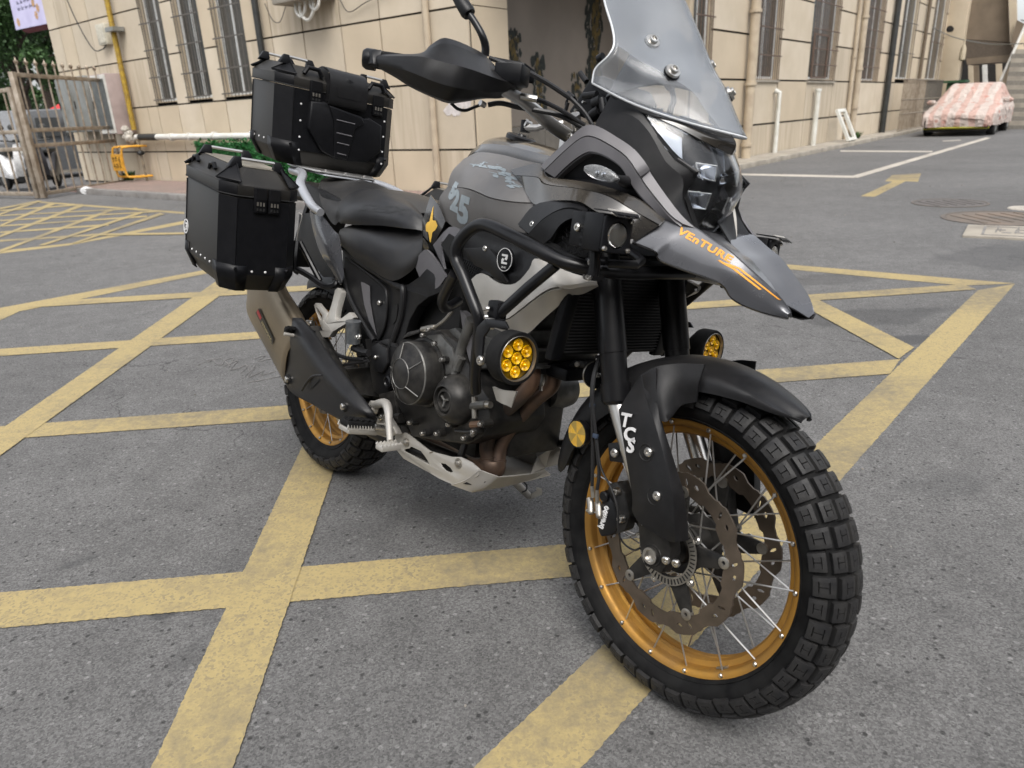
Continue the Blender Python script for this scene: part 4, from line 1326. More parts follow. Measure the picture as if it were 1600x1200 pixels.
# flight descending toward the road: stringer parallel to the lane
AS = 31.5
nst = 20
for k in range(nst):
    y0 = 120 + (204 - 120) * 0
    top = ona(1600, 70 + k * 7.0, AS - k * 0.10)
    lft = ona(1584 - k * 1.4, 70 + k * 7.0, AS - k * 0.10)
    rgt = lft + (top - lft).normalized() * 3.0
    dn = Vector((0, 0, -0.19))
    m = MB().hexa([lft + dn, rgt + dn, rgt + dn + dA * .5, lft + dn + dA * .5, lft, rgt, rgt + dA * .5, lft + dA * .5])
    reparent(m.build("step", M_conc if k % 2 else pm("worn concrete", (0.20, 0.185, 0.16), 0.85)), stx)
h0, h1 = ona(1604, 36, 31.6), ona(1563, 128, 31.2)
m = MB().slab([h0, h1, h1 + Vector((0, 0, -0.55)) + dB * -0.5, h0 + Vector((0, 0, -0.8)) + dB * -.5], dA * 0.2)
reparent(m.build("stringer", M_render), stx)
reparent(MB().tube([h0 + Vector((0, 0, .03)), h1 + Vector((0, 0, .03))], 0.045, 8).build("handrail", M_white), stx)
# distant fence of columns seen between car and beam
eb = empty("end_building", "distant columns and dark windows below the staircase landing, behind the covered car", "building", loc=W3(42, 2, 0))
cnt = [(1487, 1511, M_dark), (1511, 1519, M_render), (1519, 1528, M_soffit), (1528, 1533, M_dark), (1533, 1541, M_white), (1541, 1554, M_dark), (1554, 1564, M_render), (1564, 1600, M_dark), (1470, 1487, M_dark)]
for i_, (u0, u1, mt) in enumerate(cnt):
    A2 = 43 + i_ * 0.12
    q = [ona(u0, 60, A2), ona(u1, 60, A2), ona(u1, 205, A2), ona(u0, 205, A2)]
    q[2].z = q[3].z = 0
    reparent(MB().slab(q, dA * 0.3).build("column" if mt in (M_render, M_white, M_soffit) else "window", mt), eb)
# backdrop greens and wall right of the stairs
tree(ona(1640, 120, 46) * 1 - Vector((0, 0, ona(1640, 120, 46).z)), 5, .2, (3, 3, 2.5, 8.5), 7000, 12, "green tree top showing right of the staircase parapet", leaf=0.3)
o = MB().lathe(ona(1486, 46, 35.0), dA * -1, [(0, .10), (.18, .09), (.30, .12), (.32, .02)], 12).build("wall_lamp", M_dark)
tag(o, "small dark lamp on the column behind the covered car", "lamp")
o = MB().lathe(ona(1505, 80, 34.6), (0, 0, 1), [(-.35, .02), (-.3, .11), (.1, .10), (.25, .03), (.5, .02)], 12).build("hanging_lantern", pm("lantern glass", (0.4, 0.34, 0.24), 0.4))
tag(o, "cream lantern hanging beside the column under the landing", "lantern")
wpts = [ona(1372, -4, 27), ona(1430, 28, 31), ona(1475, 52, 34.5), ona(1505, 62, 34.8), ona(1550, 69, 34), ona(1602, 68, 30)]
tag(MB().tube(wpts, 0.018, 5, smooth=6).build("cable", M_cabinet), "overhead cable sagging from the facade to the staircase", "cable")
# green bin by the fence
o = bxo("green_bin", pm("bin green", (0.02, 0.07, 0.03), 0.6), 33.7, 34.5, 4.9, 5.4, 0, 1.55, bevel=.03)
tag(o, "dark green bin between the railing panel and the covered car", "bin")
MB().box(W3(34.1, 5.15, 1.60), (1.0, .75, .08), Matrix.Rotation(cang, 3, 'Z')).build("lid", pm("bin green", (0.02, 0.07, 0.03), 0.6), o)

# ================================================================ MANHOLES AND DRAIN
M_iron = pm("manhole iron", (0.085, 0.075, 0.068), 0.7, nscale=6, col2=(0.12, 0.10, 0.085), bump=.5, bscale=70)
def manhole(u0, u1, v, label, mat, rim):
    a, b = TG(u0, v), TG(u1, v)
    c = (a + b) / 2; rr = (b - a).length / 2
    root = MB().lathe(c, (0, 0, 1), [(-0.02, rr), (0.006, rr), (0.006, rr * .93), (-0.004, rr * .925)], 40).build("manhole_cover", rim)
    tag(root, label, "manhole cover")
    MB().lathe(c, (0, 0, 1), [(-0.02, rr * .915), (0.004, rr * .915), (0.004, 0)], 40).build("lid", mat, root)
    for k in range(6):
        MB().box(c + Vector(((k - 2.5) * rr * .25, 0, 0.006)), (rr * .05, rr * 1.1, .006)).build("ridge", mat, root)
manhole(1424, 1546, 317.5, "round asphalt-coloured manhole cover, the farther of the two", pm("lid grey", (0.12, 0.11, 0.105), 0.8, nscale=8), M_iron)
manhole(1471, 1660, 341, "rust-stained round manhole cover, the nearer of the two", pm("rusty lid", (0.17, 0.13, 0.10), 0.8, nscale=3, col2=(0.10, 0.09, 0.08)), M_iron)
dq = [TG(1503, 371), TG(1512, 354), TG(1660, 359), TG(1660, 379)]
dr = MB().slab([p + Vector((0, 0, -.02)) for p in dq], (0, 0, .04)).build("drain_cover", M_conc, bevel=.006)
tag(dr, "pale concrete drain cover with worn lettering at the right edge of the road", "drain cover")
u_ = (dq[3] - dq[0]).normalized(); w_ = (dq[1] - dq[0]); c0 = dq[0]
for (s0, s1, t0, t1) in ((.13, 1.3, .10, .13), (.13, 1.3, .84, .87), (.13, .15, .13, .84)):
    q = [c0 + u_ * s0 + w_ * t0, c0 + u_ * s1 + w_ * t0, c0 + u_ * s1 + w_ * t1, c0 + u_ * s0 + w_ * t1]
    MB().slab([p + Vector((0, 0, .0205)) for p in q], (0, 0, .003)).build("raised_line", M_kerb, dr)
r = random.Random(8)
m = MB()
for c in range(6):
    for q in range(5):
        o0 = c0 + u_ * (.22 + c * .14 + r.uniform(0, .05)) + w_ * (.25 + r.uniform(0, .45)) + Vector((0, 0, .0205))
        e = u_ * .07 if q % 2 else w_ * .25
        f = (w_ * .05 if q % 2 else u_ * .012)
        m.slab([o0, o0 + e, o0 + e + f, o0 + f], (0, 0, .003))
m.build("worn_lettering", M_kerb, dr)
o = MB().lathe(TG(1604, 326), (0, 0, 1), [(0, .17), (.01, .16), (.012, 0)], 20).build("white_spot", M_wline)
tag(o, kind='structure'); o.name = "white_road_spot"
# pebbles, bits of grit and litter on the asphalt
m = MB(); r = random.Random(21)
for k in range(420):
    p = Vector((r.uniform(-6, 7), r.uniform(0.6, 13), 0)); s = r.uniform(.0015, .0045) * (1 + p.y * .12)
    m.lathe(p + Vector((0, 0, s * .4)), (r.random() - .5, r.random() - .5, 1), [(-s * .6, s * .5), (0, s), (s * .6, s * .4)], 5)
o = m.build("grit", pm("grit", (0.30, 0.28, 0.25), 0.9, nscale=2, col2=(0.08, 0.07, 0.06)))
tag(o, kind='stuff', label="small stones and crumbs scattered over the asphalt", cat="grit")

# ================================================================ HOUSE ADDED ACROSS THE YARD (unseen, behind the camera; gives dark panels something to reflect)
ob = empty("apartment_building", "plain rendered house across the yard, behind the photographer", "building", loc=(0, -11, 0))
M_opp = pm("old render", (0.24, 0.21, 0.17), 0.85, nscale=.6, col2=(0.18, 0.16, 0.13))
def opp(x0, y0, x1, y1, h):
    a, b = Vector((x0, y0, 0)), Vector((x1, y1, 0))
    d = (b - a).normalized(); L = (b - a).length; n = Vector((-d.y, d.x, 0))
    reparent(MB().slab([a, b, b + Vector((0, 0, h)), a + Vector((0, 0, h))], -n * 6).build("wall", M_opp), ob)
    wm = MB()
    for f in range(int(h // 3.1)):
        for k in range(int(L // 3.2)):
            p = a + d * (1.2 + k * 3.2) + n * .02 + Vector((0, 0, 1.0 + f * 3.1))
            reparent(MB().slab([p, p + d * 1.7, p + d * 1.7 + Vector((0, 0, 1.5)), p + Vector((0, 0, 1.5))], -n * .06).build("window", M_glass), ob)
opp(-24, -11, 15, -11, 9.6)
opp(15, -11, 20, 7, 9.6)
# ================================================================ MOTORCYCLE
B_plast = pm("black textured plastic", (0.0060, 0.0062, 0.0070), 0.40, spec=0.36, nscale=60, col2=(0.009, 0.009, 0.010), bump=0.25, bscale=900, dust=0.06, dustcol=(0.10, 0.09, 0.08), dscale=6)
B_sat = pm("satin black metal", (0.004, 0.0042, 0.005), 0.30, spec=0.4, nscale=40, col2=(0.006, 0.006, 0.007), dust=0.03, dustcol=(0.10, 0.09, 0.08), dscale=8)
B_alu = pm("black case sheet", (0.015, 0.014, 0.0125), 0.46, metal=0.35, nscale=200, col2=(0.020, 0.0185, 0.0165), streak=(1, 1, 8), bump=0.1, bscale=1200, dust=0.16, dustcol=(0.14, 0.125, 0.10), dscale=4)
B_casep = pm("case plastic", (0.0035, 0.0038, 0.0048), 0.40, spec=0.22, nscale=50, col2=(0.0055, 0.0057, 0.007), bump=0.15, bscale=700, dust=0.035, dustcol=(0.10, 0.09, 0.08), dscale=7)
B_grey = pm("matt titanium grey paint", (0.19, 0.183, 0.178), 0.40, metal=0.35, nscale=25, col2=(0.175, 0.168, 0.163), dust=0.22, dustcol=(0.28, 0.245, 0.20), dscale=5)
B_grey2 = pm("satin grey paint", (0.125, 0.122, 0.13), 0.46, metal=0.2, nscale=25, col2=(0.115, 0.112, 0.12), dust=0.12, dustcol=(0.25, 0.22, 0.18), dscale=6)
B_gloss = pm("gloss grey paint", (0.070, 0.074, 0.085), 0.24, metal=0.35, nscale=18, col2=(0.078, 0.081, 0.091), coat=0.6, dust=0.16, dustcol=(0.20, 0.185, 0.165), dscale=4)
B_glossb = pm("gloss black panel", (0.014, 0.0135, 0.0135), 0.12, nscale=8, col2=(0.02, 0.019, 0.018), coat=0.7, dust=0.30, dustcol=(0.16, 0.135, 0.10), dscale=3.5)
B_silver = pm("silver paint", (0.50, 0.485, 0.45), 0.42, metal=0.55, nscale=10, col2=(0.42, 0.40, 0.37), dust=0.35, dustcol=(0.36, 0.32, 0.26), dscale=6)
B_silvb = pm("brushed silver", (0.62, 0.61, 0.59), 0.28, metal=0.9, nscale=14, col2=(0.5, 0.49, 0.47))
B_rack = pm("rack silver paint", (0.52, 0.54, 0.57), 0.32, metal=0.6, nscale=10, col2=(0.45, 0.46, 0.49))
B_chrome = pm("bolt steel", (0.62, 0.61, 0.58), 0.25, metal=1.0, nscale=80, col2=(0.45, 0.43, 0.40))
B_gold = pm("gold rim", (0.50, 0.255, 0.045), 0.40, metal=0.7, nscale=7, col2=(0.36, 0.19, 0.045), dust=0.55, dustcol=(0.20, 0.135, 0.07), dscale=9)
B_rubber = pm("tyre rubber", (0.006, 0.006, 0.0065), 0.60, spec=0.10, nscale=30, col2=(0.013, 0.013, 0.013), bump=0.3, bscale=500, dust=0.06, dustcol=(0.05, 0.047, 0.043), dscale=9)
B_block = pm("tread rubber", (0.013, 0.013, 0.014), 0.50, spec=0.3, nscale=30, col2=(0.022, 0.0215, 0.021), bump=0.3, bscale=600, dust=0.16, dustcol=(0.09, 0.085, 0.078), dscale=14)
B_disc = pm("brake disc steel", (0.17, 0.135, 0.105), 0.40, metal=0.8, nscale=22, col2=(0.11, 0.09, 0.07))
B_abs = pm("abs ring", (0.40, 0.38, 0.34), 0.35, metal=0.9, nscale=60, col2=(0.28, 0.26, 0.23))
B_seat = pm("seat vinyl", (0.013, 0.0135, 0.015), 0.36, nscale=50, col2=(0.017, 0.017, 0.018), bump=0.3, bscale=1400, dust=0.16, dustcol=(0.14, 0.125, 0.10), dscale=4)
B_hdr = pm("scorched header", (0.22, 0.13, 0.085), 0.42, metal=0.6, nscale=9, col2=(0.065, 0.05, 0.042), dust=0.2, dustcol=(0.24, 0.19, 0.14), dscale=12)
B_ti = pm("titanium can", (0.30, 0.245, 0.175), 0.40, metal=0.7, nscale=5, col2=(0.22, 0.18, 0.125), dust=0.2, dustcol=(0.30, 0.25, 0.18), dscale=6)
B_eng = pm("engine black", (0.014, 0.0138, 0.014), 0.36, metal=0.3, spec=0.35, nscale=40, col2=(0.026, 0.025, 0.024), dust=0.32, dustcol=(0.12, 0.11, 0.095), dscale=10)
B_eng2 = pm("engine grey cast", (0.16, 0.16, 0.155), 0.45, metal=0.5, nscale=30, col2=(0.08, 0.08, 0.076), dust=0.35, dustcol=(0.18, 0.16, 0.13), dscale=12)
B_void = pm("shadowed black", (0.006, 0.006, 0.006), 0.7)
B_org = pm("orange decal", (0.85, 0.36, 0.03), 0.5)
B_decal = pm("blue grey decal", (0.30, 0.345, 0.37), 0.55, nscale=60, col2=(0.26, 0.30, 0.32))
B_yel = pm("yellow decal", (0.75, 0.46, 0.07), 0.5)
B_whd = pm("white decal", (0.70, 0.70, 0.70), 0.5)
B_red = pm("red decal", (0.55, 0.03, 0.04), 0.4)
B_refl = pm("amber reflector", (0.62, 0.37, 0.04), 0.25, nscale=90, col2=(0.5, 0.28, 0.03), coat=.5)
B_refl2 = pm("amber reflector dark facet", (0.36, 0.25, 0.06), 0.3)
B_cable = pm("cable black", (0.016, 0.016, 0.017), 0.4)
B_lens = pm("clear lens", (0.9, 0.92, 0.95), 0.04, trans=1.0, ior=1.35, nscale=2, col2=(0.88, 0.9, 0.93))
B_refm = pm("reflector metal", (0.65, 0.67, 0.70), 0.16, metal=1.0, nscale=20, col2=(0.5, 0.52, 0.55))
B_amber = pm("amber lens", (0.85, 0.48, 0.0), 0.10, nscale=20, col2=(0.62, 0.32, 0.0), coat=0.8, metal=0.3)
B_amberd = pm("amber lens plate", (0.30, 0.17, 0.005), 0.28, nscale=60, col2=(0.2, 0.11, 0.0), coat=0.6)

MOTO = bpy.data.objects.new("motorcycle", None)
link(MOTO)
MOTO.matrix_world = BM
tag(MOTO, "black and grey adventure motorcycle with gold spoked wheels and three luggage cases", "motorcycle")
def VV(x, y, z): return Vector((x, y, z))
def part(mb, name, mat, parent=None, **k):
    return mb.build(name, mat, parent or MOTO, **k)
def bolt(c, ax, r=0.007, parent=None, mat=None, name="bolt", h=0.005):
    o = MB().lathe(c, ax, [(-0.002, r), (h * .6, r), (h, r * .75), (h, r * .42), (h * .3, r * .38), (h * .3, 0)], 12).build(name, mat or B_chrome, parent or MOTO)
    return o

# ---------------------------------------------------------------- wheels
FC = VV(1.44135572, 0, 0.32919)
FN = VV(-0.02309314, -0.99966987, -0.01126328).normalized()      # front axle, pointing right
RC = VV(0, 0, 0.321)
RN = VV(0, -1, 0)
def wheel_axes(n):
    z = VV(0, 0, 1); z = (z - n * z.dot(n)).normalized()
    x = z.cross(n).normalized()
    if x.x < 0: x = -x
    return x, z
def make_wheel(C, n, Rr, hw, tprof, blocks, npitch, nspoke, tag_, hub_r=0.04, hub_w=0.05, r_hubflange=0.055):
    ex, ez = wheel_axes(n)
    def Q(r, a, y): return C + (ex * cos(a) + ez * sin(a)) * r + n * y
    # tyre casing
    full = [(-y, r) for (y, r) in tprof[::-1]] + tprof[1:]
    tyre = part(MB().lathe(C, n, full, 96, cap=False), tag_ + "_tyre", B_rubber)
    # sidewall lettering ribs, raised beads
    m = MB().lathe(C, n, [(tprof[-3][0] + .0005, tprof[-3][1] + .0015), (tprof[-3][0] + .0022, tprof[-3][1]), (tprof[-3][0] + .0005, tprof[-3][1] - .0015)], 96, cap=False)
    m.build("bead_ring", B_rubber, tyre)
    R0 = tprof[0][1]
    def surf(y):
        s = 1 if y >= 0 else -1
        y = abs(y)
        for (a, b) in zip(tprof, tprof[1:]):
            if a[0] <= y <= b[0] + 1e-9 and b[0] > a[0]:
                t = (y - a[0]) / (b[0] - a[0])
                return a[1] + (b[1] - a[1]) * t
        return tprof[5][1]
    # arc-length parametrised points on the tyre profile (right half), s in 0..1 up to the shoulder
    prof = catmull([Vector((y, r, 0)) for y, r in tprof[:7]], 6)
    cum = [0]
    for a, b in zip(prof, prof[1:]): cum.append(cum[-1] + (b - a).length)
    def at(s):
        sg = 1 if s >= 0 else -1
        L = abs(s) * cum[-1]
        for k in range(len(cum) - 1):
            if cum[k + 1] >= L - 1e-9:
                t = (L - cum[k]) / (cum[k + 1] - cum[k])
                p = prof[k].lerp(prof[k + 1], t); d = (prof[k + 1] - prof[k]).normalized()
                return sg * p.x, p.y, (-sg * d.y * 1.0, d.x)
        p = prof[-1]; d = (prof[-1] - prof[-2]).normalized()
        return sg * p.x, p.y, (-sg * d.y, d.x)
    us = [0, .24, .27, .30, .70, .73, .76, 1]
    vs = [0, .2, .23, .47, .50, .53, .77, .8, 1]
    meshes = []
    dA_ = 2 * pi / npitch
    for (s0, s1, a0, a1, h, sip) in blocks:
        vtx = []; 
        for iv, v in enumerate(vs):
            for iu, u in enumerate(us):
                s = s0 + (s1 - s0) * u
                a = (a0 + (a1 - a0) * v) * dA_
                y, r, (ny, nr) = at(s)
                hh = h
                if sip and ((iu in (2, 5) and 1 < iv < 7) or (iv == 4 and 1 < iu < 6)): hh = h * .45
                if iu in (0, 7) or iv in (0, 8): hh = h * .88
                vtx.append(Q(r + nr * hh, a, y + ny * hh))
        nu = len(us); nv = len(vs); n0 = len(vtx)
        fs = [[j * nu + i, j * nu + i + 1, (j + 1) * nu + i + 1, (j + 1) * nu + i] for j in range(nv - 1) for i in range(nu - 1)]
        ring = [i for i in range(nu)] + [j * nu + nu - 1 for j in range(1, nv)] + [(nv - 1) * nu + i for i in range(nu - 2, -1, -1)] + [j * nu for j in range(nv - 2, 0, -1)]
        for idx in ring:
            j, i = divmod(idx, nu)
            s = s0 + (s1 - s0) * (us[i] * 1.10 - .05); a = (a0 + (a1 - a0) * (vs[j] * 1.08 - .04)) * dA_
            y, r, (ny, nr) = at(max(-1.05, min(1.05, s)))
            vtx.append(Q(r - nr * .001, a, y - ny * .001))
        k = len(ring)
        fs += [[ring[i], ring[(i + 1) % k], n0 + (i + 1) % k, n0 + i] for i in range(k)]
        me = meshfrom("tread_block", vtx, fs, B_block)
        meshes.append(me)
    for p in range(npitch):
        ang = 2 * pi * p / npitch
        Rm = Matrix.Translation(C) @ Matrix.Rotation(-ang, 4, n) @ Matrix.Translation(-C)
        for me in meshes:
            o = bpy.data.objects.new("tread_block", me)
            link(o, tyre)
            o.matrix_local = Rm
    # rim
    hp_ = [(1, 0), (1, .004), (.90, .013), (.80, .0165), (.62, .0175), (.50, .020), (.43, .030), (.30, .034), (.17, .031), (.10, .024), (.0, .0225)]
    rp = [(-hw * x, Rr - d) for x, d in hp_] + [(hw * x, Rr - d) for x, d in hp_[:-1][::-1]] + [(hw - .003, Rr + .001), (hw - .006, Rr - .004), (-hw + .006, Rr - .004), (-hw + .003, Rr + .001)]
    rim = part(MB().lathe(C, n, rp, 120, closed=True), tag_ + "_rim", B_gold)
    # hub
    hub = part(MB().lathe(C, n, [(-hub_w - .012, .012), (-hub_w - .012, .03), (-hub_w, .034), (-hub_w, r_hubflange), (-hub_w + .008, r_hubflange), (-hub_w + .014, hub_r), (0, hub_r * .85), (hub_w - .014, hub_r), (hub_w - .008, r_hubflange), (hub_w, r_hubflange), (hub_w, .034), (hub_w + .012, .03), (hub_w + .012, .012)], 40), tag_ + "_hub", B_eng)
    # spokes cross from hub flange to the rim edge, nipples sit outside in the flange
    nip = MB().lathe((0, 0, 0), (0, 0, 1), [(-0.002, .0035), (.003, .0042), (.0045, .003), (.0045, 0)], 8)
    for side in (-1, 1):
        for k in range(nspoke):
            a = 2 * pi * (k + (0.25 if side > 0 else 0.75)) / nspoke
            sw = radians(62) * (1 if k % 2 else -1)
            p1 = Q(Rr - .014, a, side * (hw - .010))
            p0 = Q(r_hubflange - .004, a + sw, side * (hub_w - .004))
            MB().tube([p0, p0.lerp(p1, .08), p1], [.0021, .0017, .0017], 6).build("spoke", B_silvb, rim)
            d = (p1 - p0).normalized()
            MB().lathe(Q(Rr - .009, a, side * (hw - .001)), n * side, [(-.003, .0048), (.0012, .0046), (.003, .003), (.003, 0)], 8).build("nipple", B_chrome, rim)
    return tyre, rim, hub, Q
fprof = [(0, .3205), (.016, .3195), (.030, .3165), (.042, .3095), (.0500, .299), (.0550, .286), (.0555, .279), (.0520, .268), (.045, .258), (.040, .2525), (.036, .2505)]
# (s0, s1, a0, a1, height, sipe): lateral span in profile arc, angular span in pitches
fblk = [(-.17, .17, .05, .44, .0095, True), (.27, .56, .09, .48, .0095, True), (-.56, -.27, .09, .48, .0095, True),
        (.66, .97, .11, .51, .0080, True), (-.97, -.66, .11, .51, .0080, True),
        (.055, .42, .57, .96, .0095, True), (-.42, -.055, .57, .96, .0095, True),
        (.53, .92, .59, 1.00, .0088, True), (-.92, -.53, .59, 1.00, .0088, True)]
ft, frim, fhub, FQ = make_wheel(FC, FN, .2545, .039, fprof, fblk, 24, 18, "front", hub_r=.036, hub_w=.040, r_hubflange=.052)
rprof = [(0, .313), (.022, .312), (.042, .3085), (.058, .3015), (.0695, .291), (.075, .276), (.0755, .268), (.072, .255), (.064, .242), (.059, .232), (.055, .228)]
rt, rrim, rhub, RQ = make_wheel(RC, RN, .2295, .058, rprof, fblk, 21, 18, "rear", hub_r=.045, hub_w=.05, r_hubflange=.06)
# balancing weight on the front rim
m = MB()
for k in range(6):
    a = radians(-58) + k * .018
    m.box(FQ(.2345, a, .020), (.0042, .012, .0035), Matrix((wheel_axes(FN)[0] * -sin(a) + wheel_axes(FN)[1] * cos(a), FN, wheel_axes(FN)[0] * cos(a) + wheel_axes(FN)[1] * sin(a))).transposed())
m.build("wheel_weight", B_abs, frim)

# ---------------------------------------------------------------- brake discs
def disc(C, n, y, Ro, Ri, name, teeth=10, carrier=True, side=1):
    ex, ez = wheel_axes(n)
    Q = lambda r, a, yy: C + (ex * cos(a) + ez * sin(a)) * r + n * yy
    N = teeth * 12
    outer = []
    for k in range(N):
        a = 2 * pi * k / N
        ph = (k % 12) / 12
        d = .0085 * (1 if ph < .5 else (0.0 if .62 < ph < .88 else .5))
        outer.append(Q(Ro - .0070 + d, a, y))
    inner = []
    for k in range(N):
        a = 2 * pi * k / N
        ph = abs(((k % 12) / 12) - .5) * 2
        inner.append(Q(Ri + .006 * (ph < .55), a, y))
    holes = [inner[::-1]]
    for k in range(teeth):
        for (da, r, w, h) in ((.10, (Ri + Ro) / 2 + .004, .006, .0045), (.36, (Ri + Ro) / 2 + .003, .0035, .008)):
            a = 2 * pi * (k + da) / teeth
            holes.append([Q(r + h * sin(t), a + w / r * cos(t) + .25 * h * sin(t) / r * 2, y) for t in [2 * pi * i / 6 for i in range(6)]])
    o = part(MB().slab(outer, n * .0045 * side, holes), name, B_disc)
    # carrier star
    pts = []
    arms = 5
    for k in range(arms):
        a = 2 * pi * (k + .18) / arms
        for (da, r) in ((-.42, .066), (-.26, .075), (-.13, Ri - .012), (-.07, Ri + .009), (.07, Ri + .009), (.13, Ri - .012), (.26, .075), (.42, .066)):
            pts.append(Q(r, a + da, y - .0015 * side))
    hole = [Q(.052, 2 * pi * k / 30, y - .0015 * side) for k in range(30)]
    MB().slab(pts, n * .006 * side, [hole[::-1]]).build("carrier", B_eng, o, bevel=.0008)
    for k in range(arms):
        a = 2 * pi * (k + .18) / arms
        MB().lathe(Q(Ri + .002, a, y), n * side, [(-.004, .0115), (.0062, .0115), (.0068, .010), (.0068, .004), (.003, .0035), (.003, 0)], 16).build("rivet", B_abs, o)
        bolt(Q(.073, a + .42, y + .004 * side), n * side, .0075, o)
    return o, Q
dR, DQ = disc(FC, FN, .062, .160, .121, "front_brake_disc")
dL, _ = disc(FC, FN, -.062, .160, .121, "front_brake_disc", side=-1)
disc(RC, RN, .066, .120, .088, "rear_brake_disc", teeth=8)
# abs tone ring
m = MB().lathe(FC, FN, [(.0705, .052), (.0725, .052), (.0725, .068), (.0705, .068)], 60, closed=True)
ar = part(m, "abs_ring", B_abs)
for k in range(48):
    a = 2 * pi * k / 48
    ex, ez = wheel_axes(FN)
    rd = ex * cos(a) + ez * sin(a); tg = ez * cos(a) - ex * sin(a)
    MB().box(FC + rd * .0605 + FN * .0732, (.010, .0019, .0016), Matrix((rd, tg, FN)).transposed()).build("slot", B_void, ar)

# ---------------------------------------------------------------- fork
def P3(f, *a): return [f(*q) for q in a]
fkt = L5(1045, 500, Y=-.105); fkm = MX(963, 622, Y=-.105)
fdir = (fkm - fkt).normalized()
ftop = fkt - fdir * .25
flow = FC + VV(-.018, -.105, .045)
for s in (1, -1):
    y = lambda p: VV(p[0], p[1] * s, p[2])
    m = MB()
    base_t, base_m = y(ftop), y(fkm)
    part(MB().lathe(base_t, (base_m - base_t), [(0, .0285), ((base_m - base_t).length - .09, .0285), ((base_m - base_t).length - .09, .0265), ((base_m - base_t).length - .03, .0265), ((base_m - base_t).length - .03, .0295), ((base_m - base_t).length + .005, .0295), ((base_m - base_t).length + .012, .024)], 28), "fork_tube", B_sat)
    e = y(flow)
    d = (e - base_m).normalized()
    part(MB().lathe(base_m, d, [(-.01, .0205), ((e - base_m).length - .01, .0205)], 20), "fork_stanchion", B_silvb if s > 0 else B_chrome)
    # axle foot
    foot = MB().grid([[e + VV(.02, -.012 * s, .10), e + VV(-.03, -.012 * s, .10)], [e + VV(.035, -.014 * s, .03), e + VV(-.035, -.014 * s, .04)], [e + VV(.055, -.012 * s, -.03), e + VV(-.02, -.012 * s, -.03)], [e + VV(.04, -.01 * s, -.075), e + VV(-.0, -.01 * s, -.075)]], 4, 1, vec=VV(0, .034 * s, 0))
    ff = part(foot, "fork_foot", B_eng, bevel=.004)
    ax = FC + FN * (.118 * s)
    MB().lathe(ax - FN * .03 * s, FN * s, [(0, .026), (.022, .026), (.03, .021), (.03, .017), (.035, .0165), (.035, .0125), (.012, .011), (.012, 0)], 24).build("axle_clamp", B_eng, ff)
    MB().lathe(ax, FN * s, [(0, .0165), (.007, .016), (.007, .0115), (-.012, .010), (-.012, 0)], 20, closed=False).build("axle_end", B_chrome, ff)
    for k in (0, 1):
        bolt(ax + VV(.034 + k * .022, -.002 * s, .006 + k * .004), (0.2, -s, -.2), .008, ff)
part(MB().tube([FC - FN * .115, FC + FN * .115], .011, 14), "front_axle", B_chrome)
# fork yokes and stem
for t, w in ((.03, .045), (.19, .04)):
    c = ftop - (-fdir) * t
    c = ftop + fdir * t
    R_ = Matrix((VV(1, 0, 0), VV(0, 1, 0), VV(0, 0, 1))).transposed()
    part(MB().box(VV(c.x - .02, 0, c.z), (.085, .27, .035), R_), "fork_yoke", B_sat, bevel=.012)

# fork guard and mudguard, right-hand shapes mirrored
def guard(s):
    f = lambda p: VV(p[0], p[1] * s, p[2])
    A = P3(L3, (440, 85, -.128), (350, 230, -.132), (342, 300, -.137), (400, 660, -.140), (405, 760, -.140), (460, 830, -.140), (580, 900, -.139), (612, 908, -.138))
    Bc = P3(L3, (450, 85, -.130), (480, 230, -.138), (508, 300, -.142), (560, 480, -.146), (590, 620, -.148), (608, 720, -.147), (615, 840, -.144), (616, 908, -.139))
    Cc = P3(L3, (520, 45, -.128), (522, 160, -.132), (540, 300, -.134), (570, 400, -.132), (620, 560, -.128), (650, 660, -.124), (668, 790, -.118), (676, 900, -.116))
    m = MB().grid([[f(p) for p in A], [f(p) for p in Bc]], 1, 5, vec=VV(0, .005 * s, 0))
    m.grid([[f(p) for p in Bc], [f(p) for p in Cc]], 1, 5, vec=VV(0, .005 * s, 0))
    g = part(m, "fork_guard", B_plast, bevel=.0015)
    for (x, y) in ((485, 462), (527, 678)):
        c = f(L3(x, y, -.146))
        MB().lathe(f(L3(x - 12, y + 3, -.1425)), (0, -s, 0), [(-.001, .0175), (.002, .017), (.0022, .0155), (.0005, .0135), (.0004, 0)], 20).build("bolt_recess", B_void, g)
        bolt(c, (0, -s, 0), .0088, g)
    return g
gR = guard(1); gL = guard(-1)
# TCS lettering on the right fork guard
o_ = L3(352, 345, -.1445)
for (ch, x, y) in (("T", 342, 330), ("C", 357, 398), ("S", 374, 458)):
    o_ = L3(x, y, -.1432)
    text("fork_lettering", ch, .036, B_whd, gR, o_, L3(x + 40, y + 9, -.1432) - o_, L3(x - 7, y - 40, -.1432) - o_, ext=.0008, shear=.15, off=.0012, xscale=1.05)
# bolt plate behind the guard
bolt(L3(317, 466, -.118), (0, -1, 0), .009, gR)
part(MB().slab(P3(L3, (280, 420, -.112), (352, 410, -.112), (380, 520, -.112), (290, 508, -.112)), (0, .006, 0)), "mudguard_bracket", B_plast, bevel=.003)

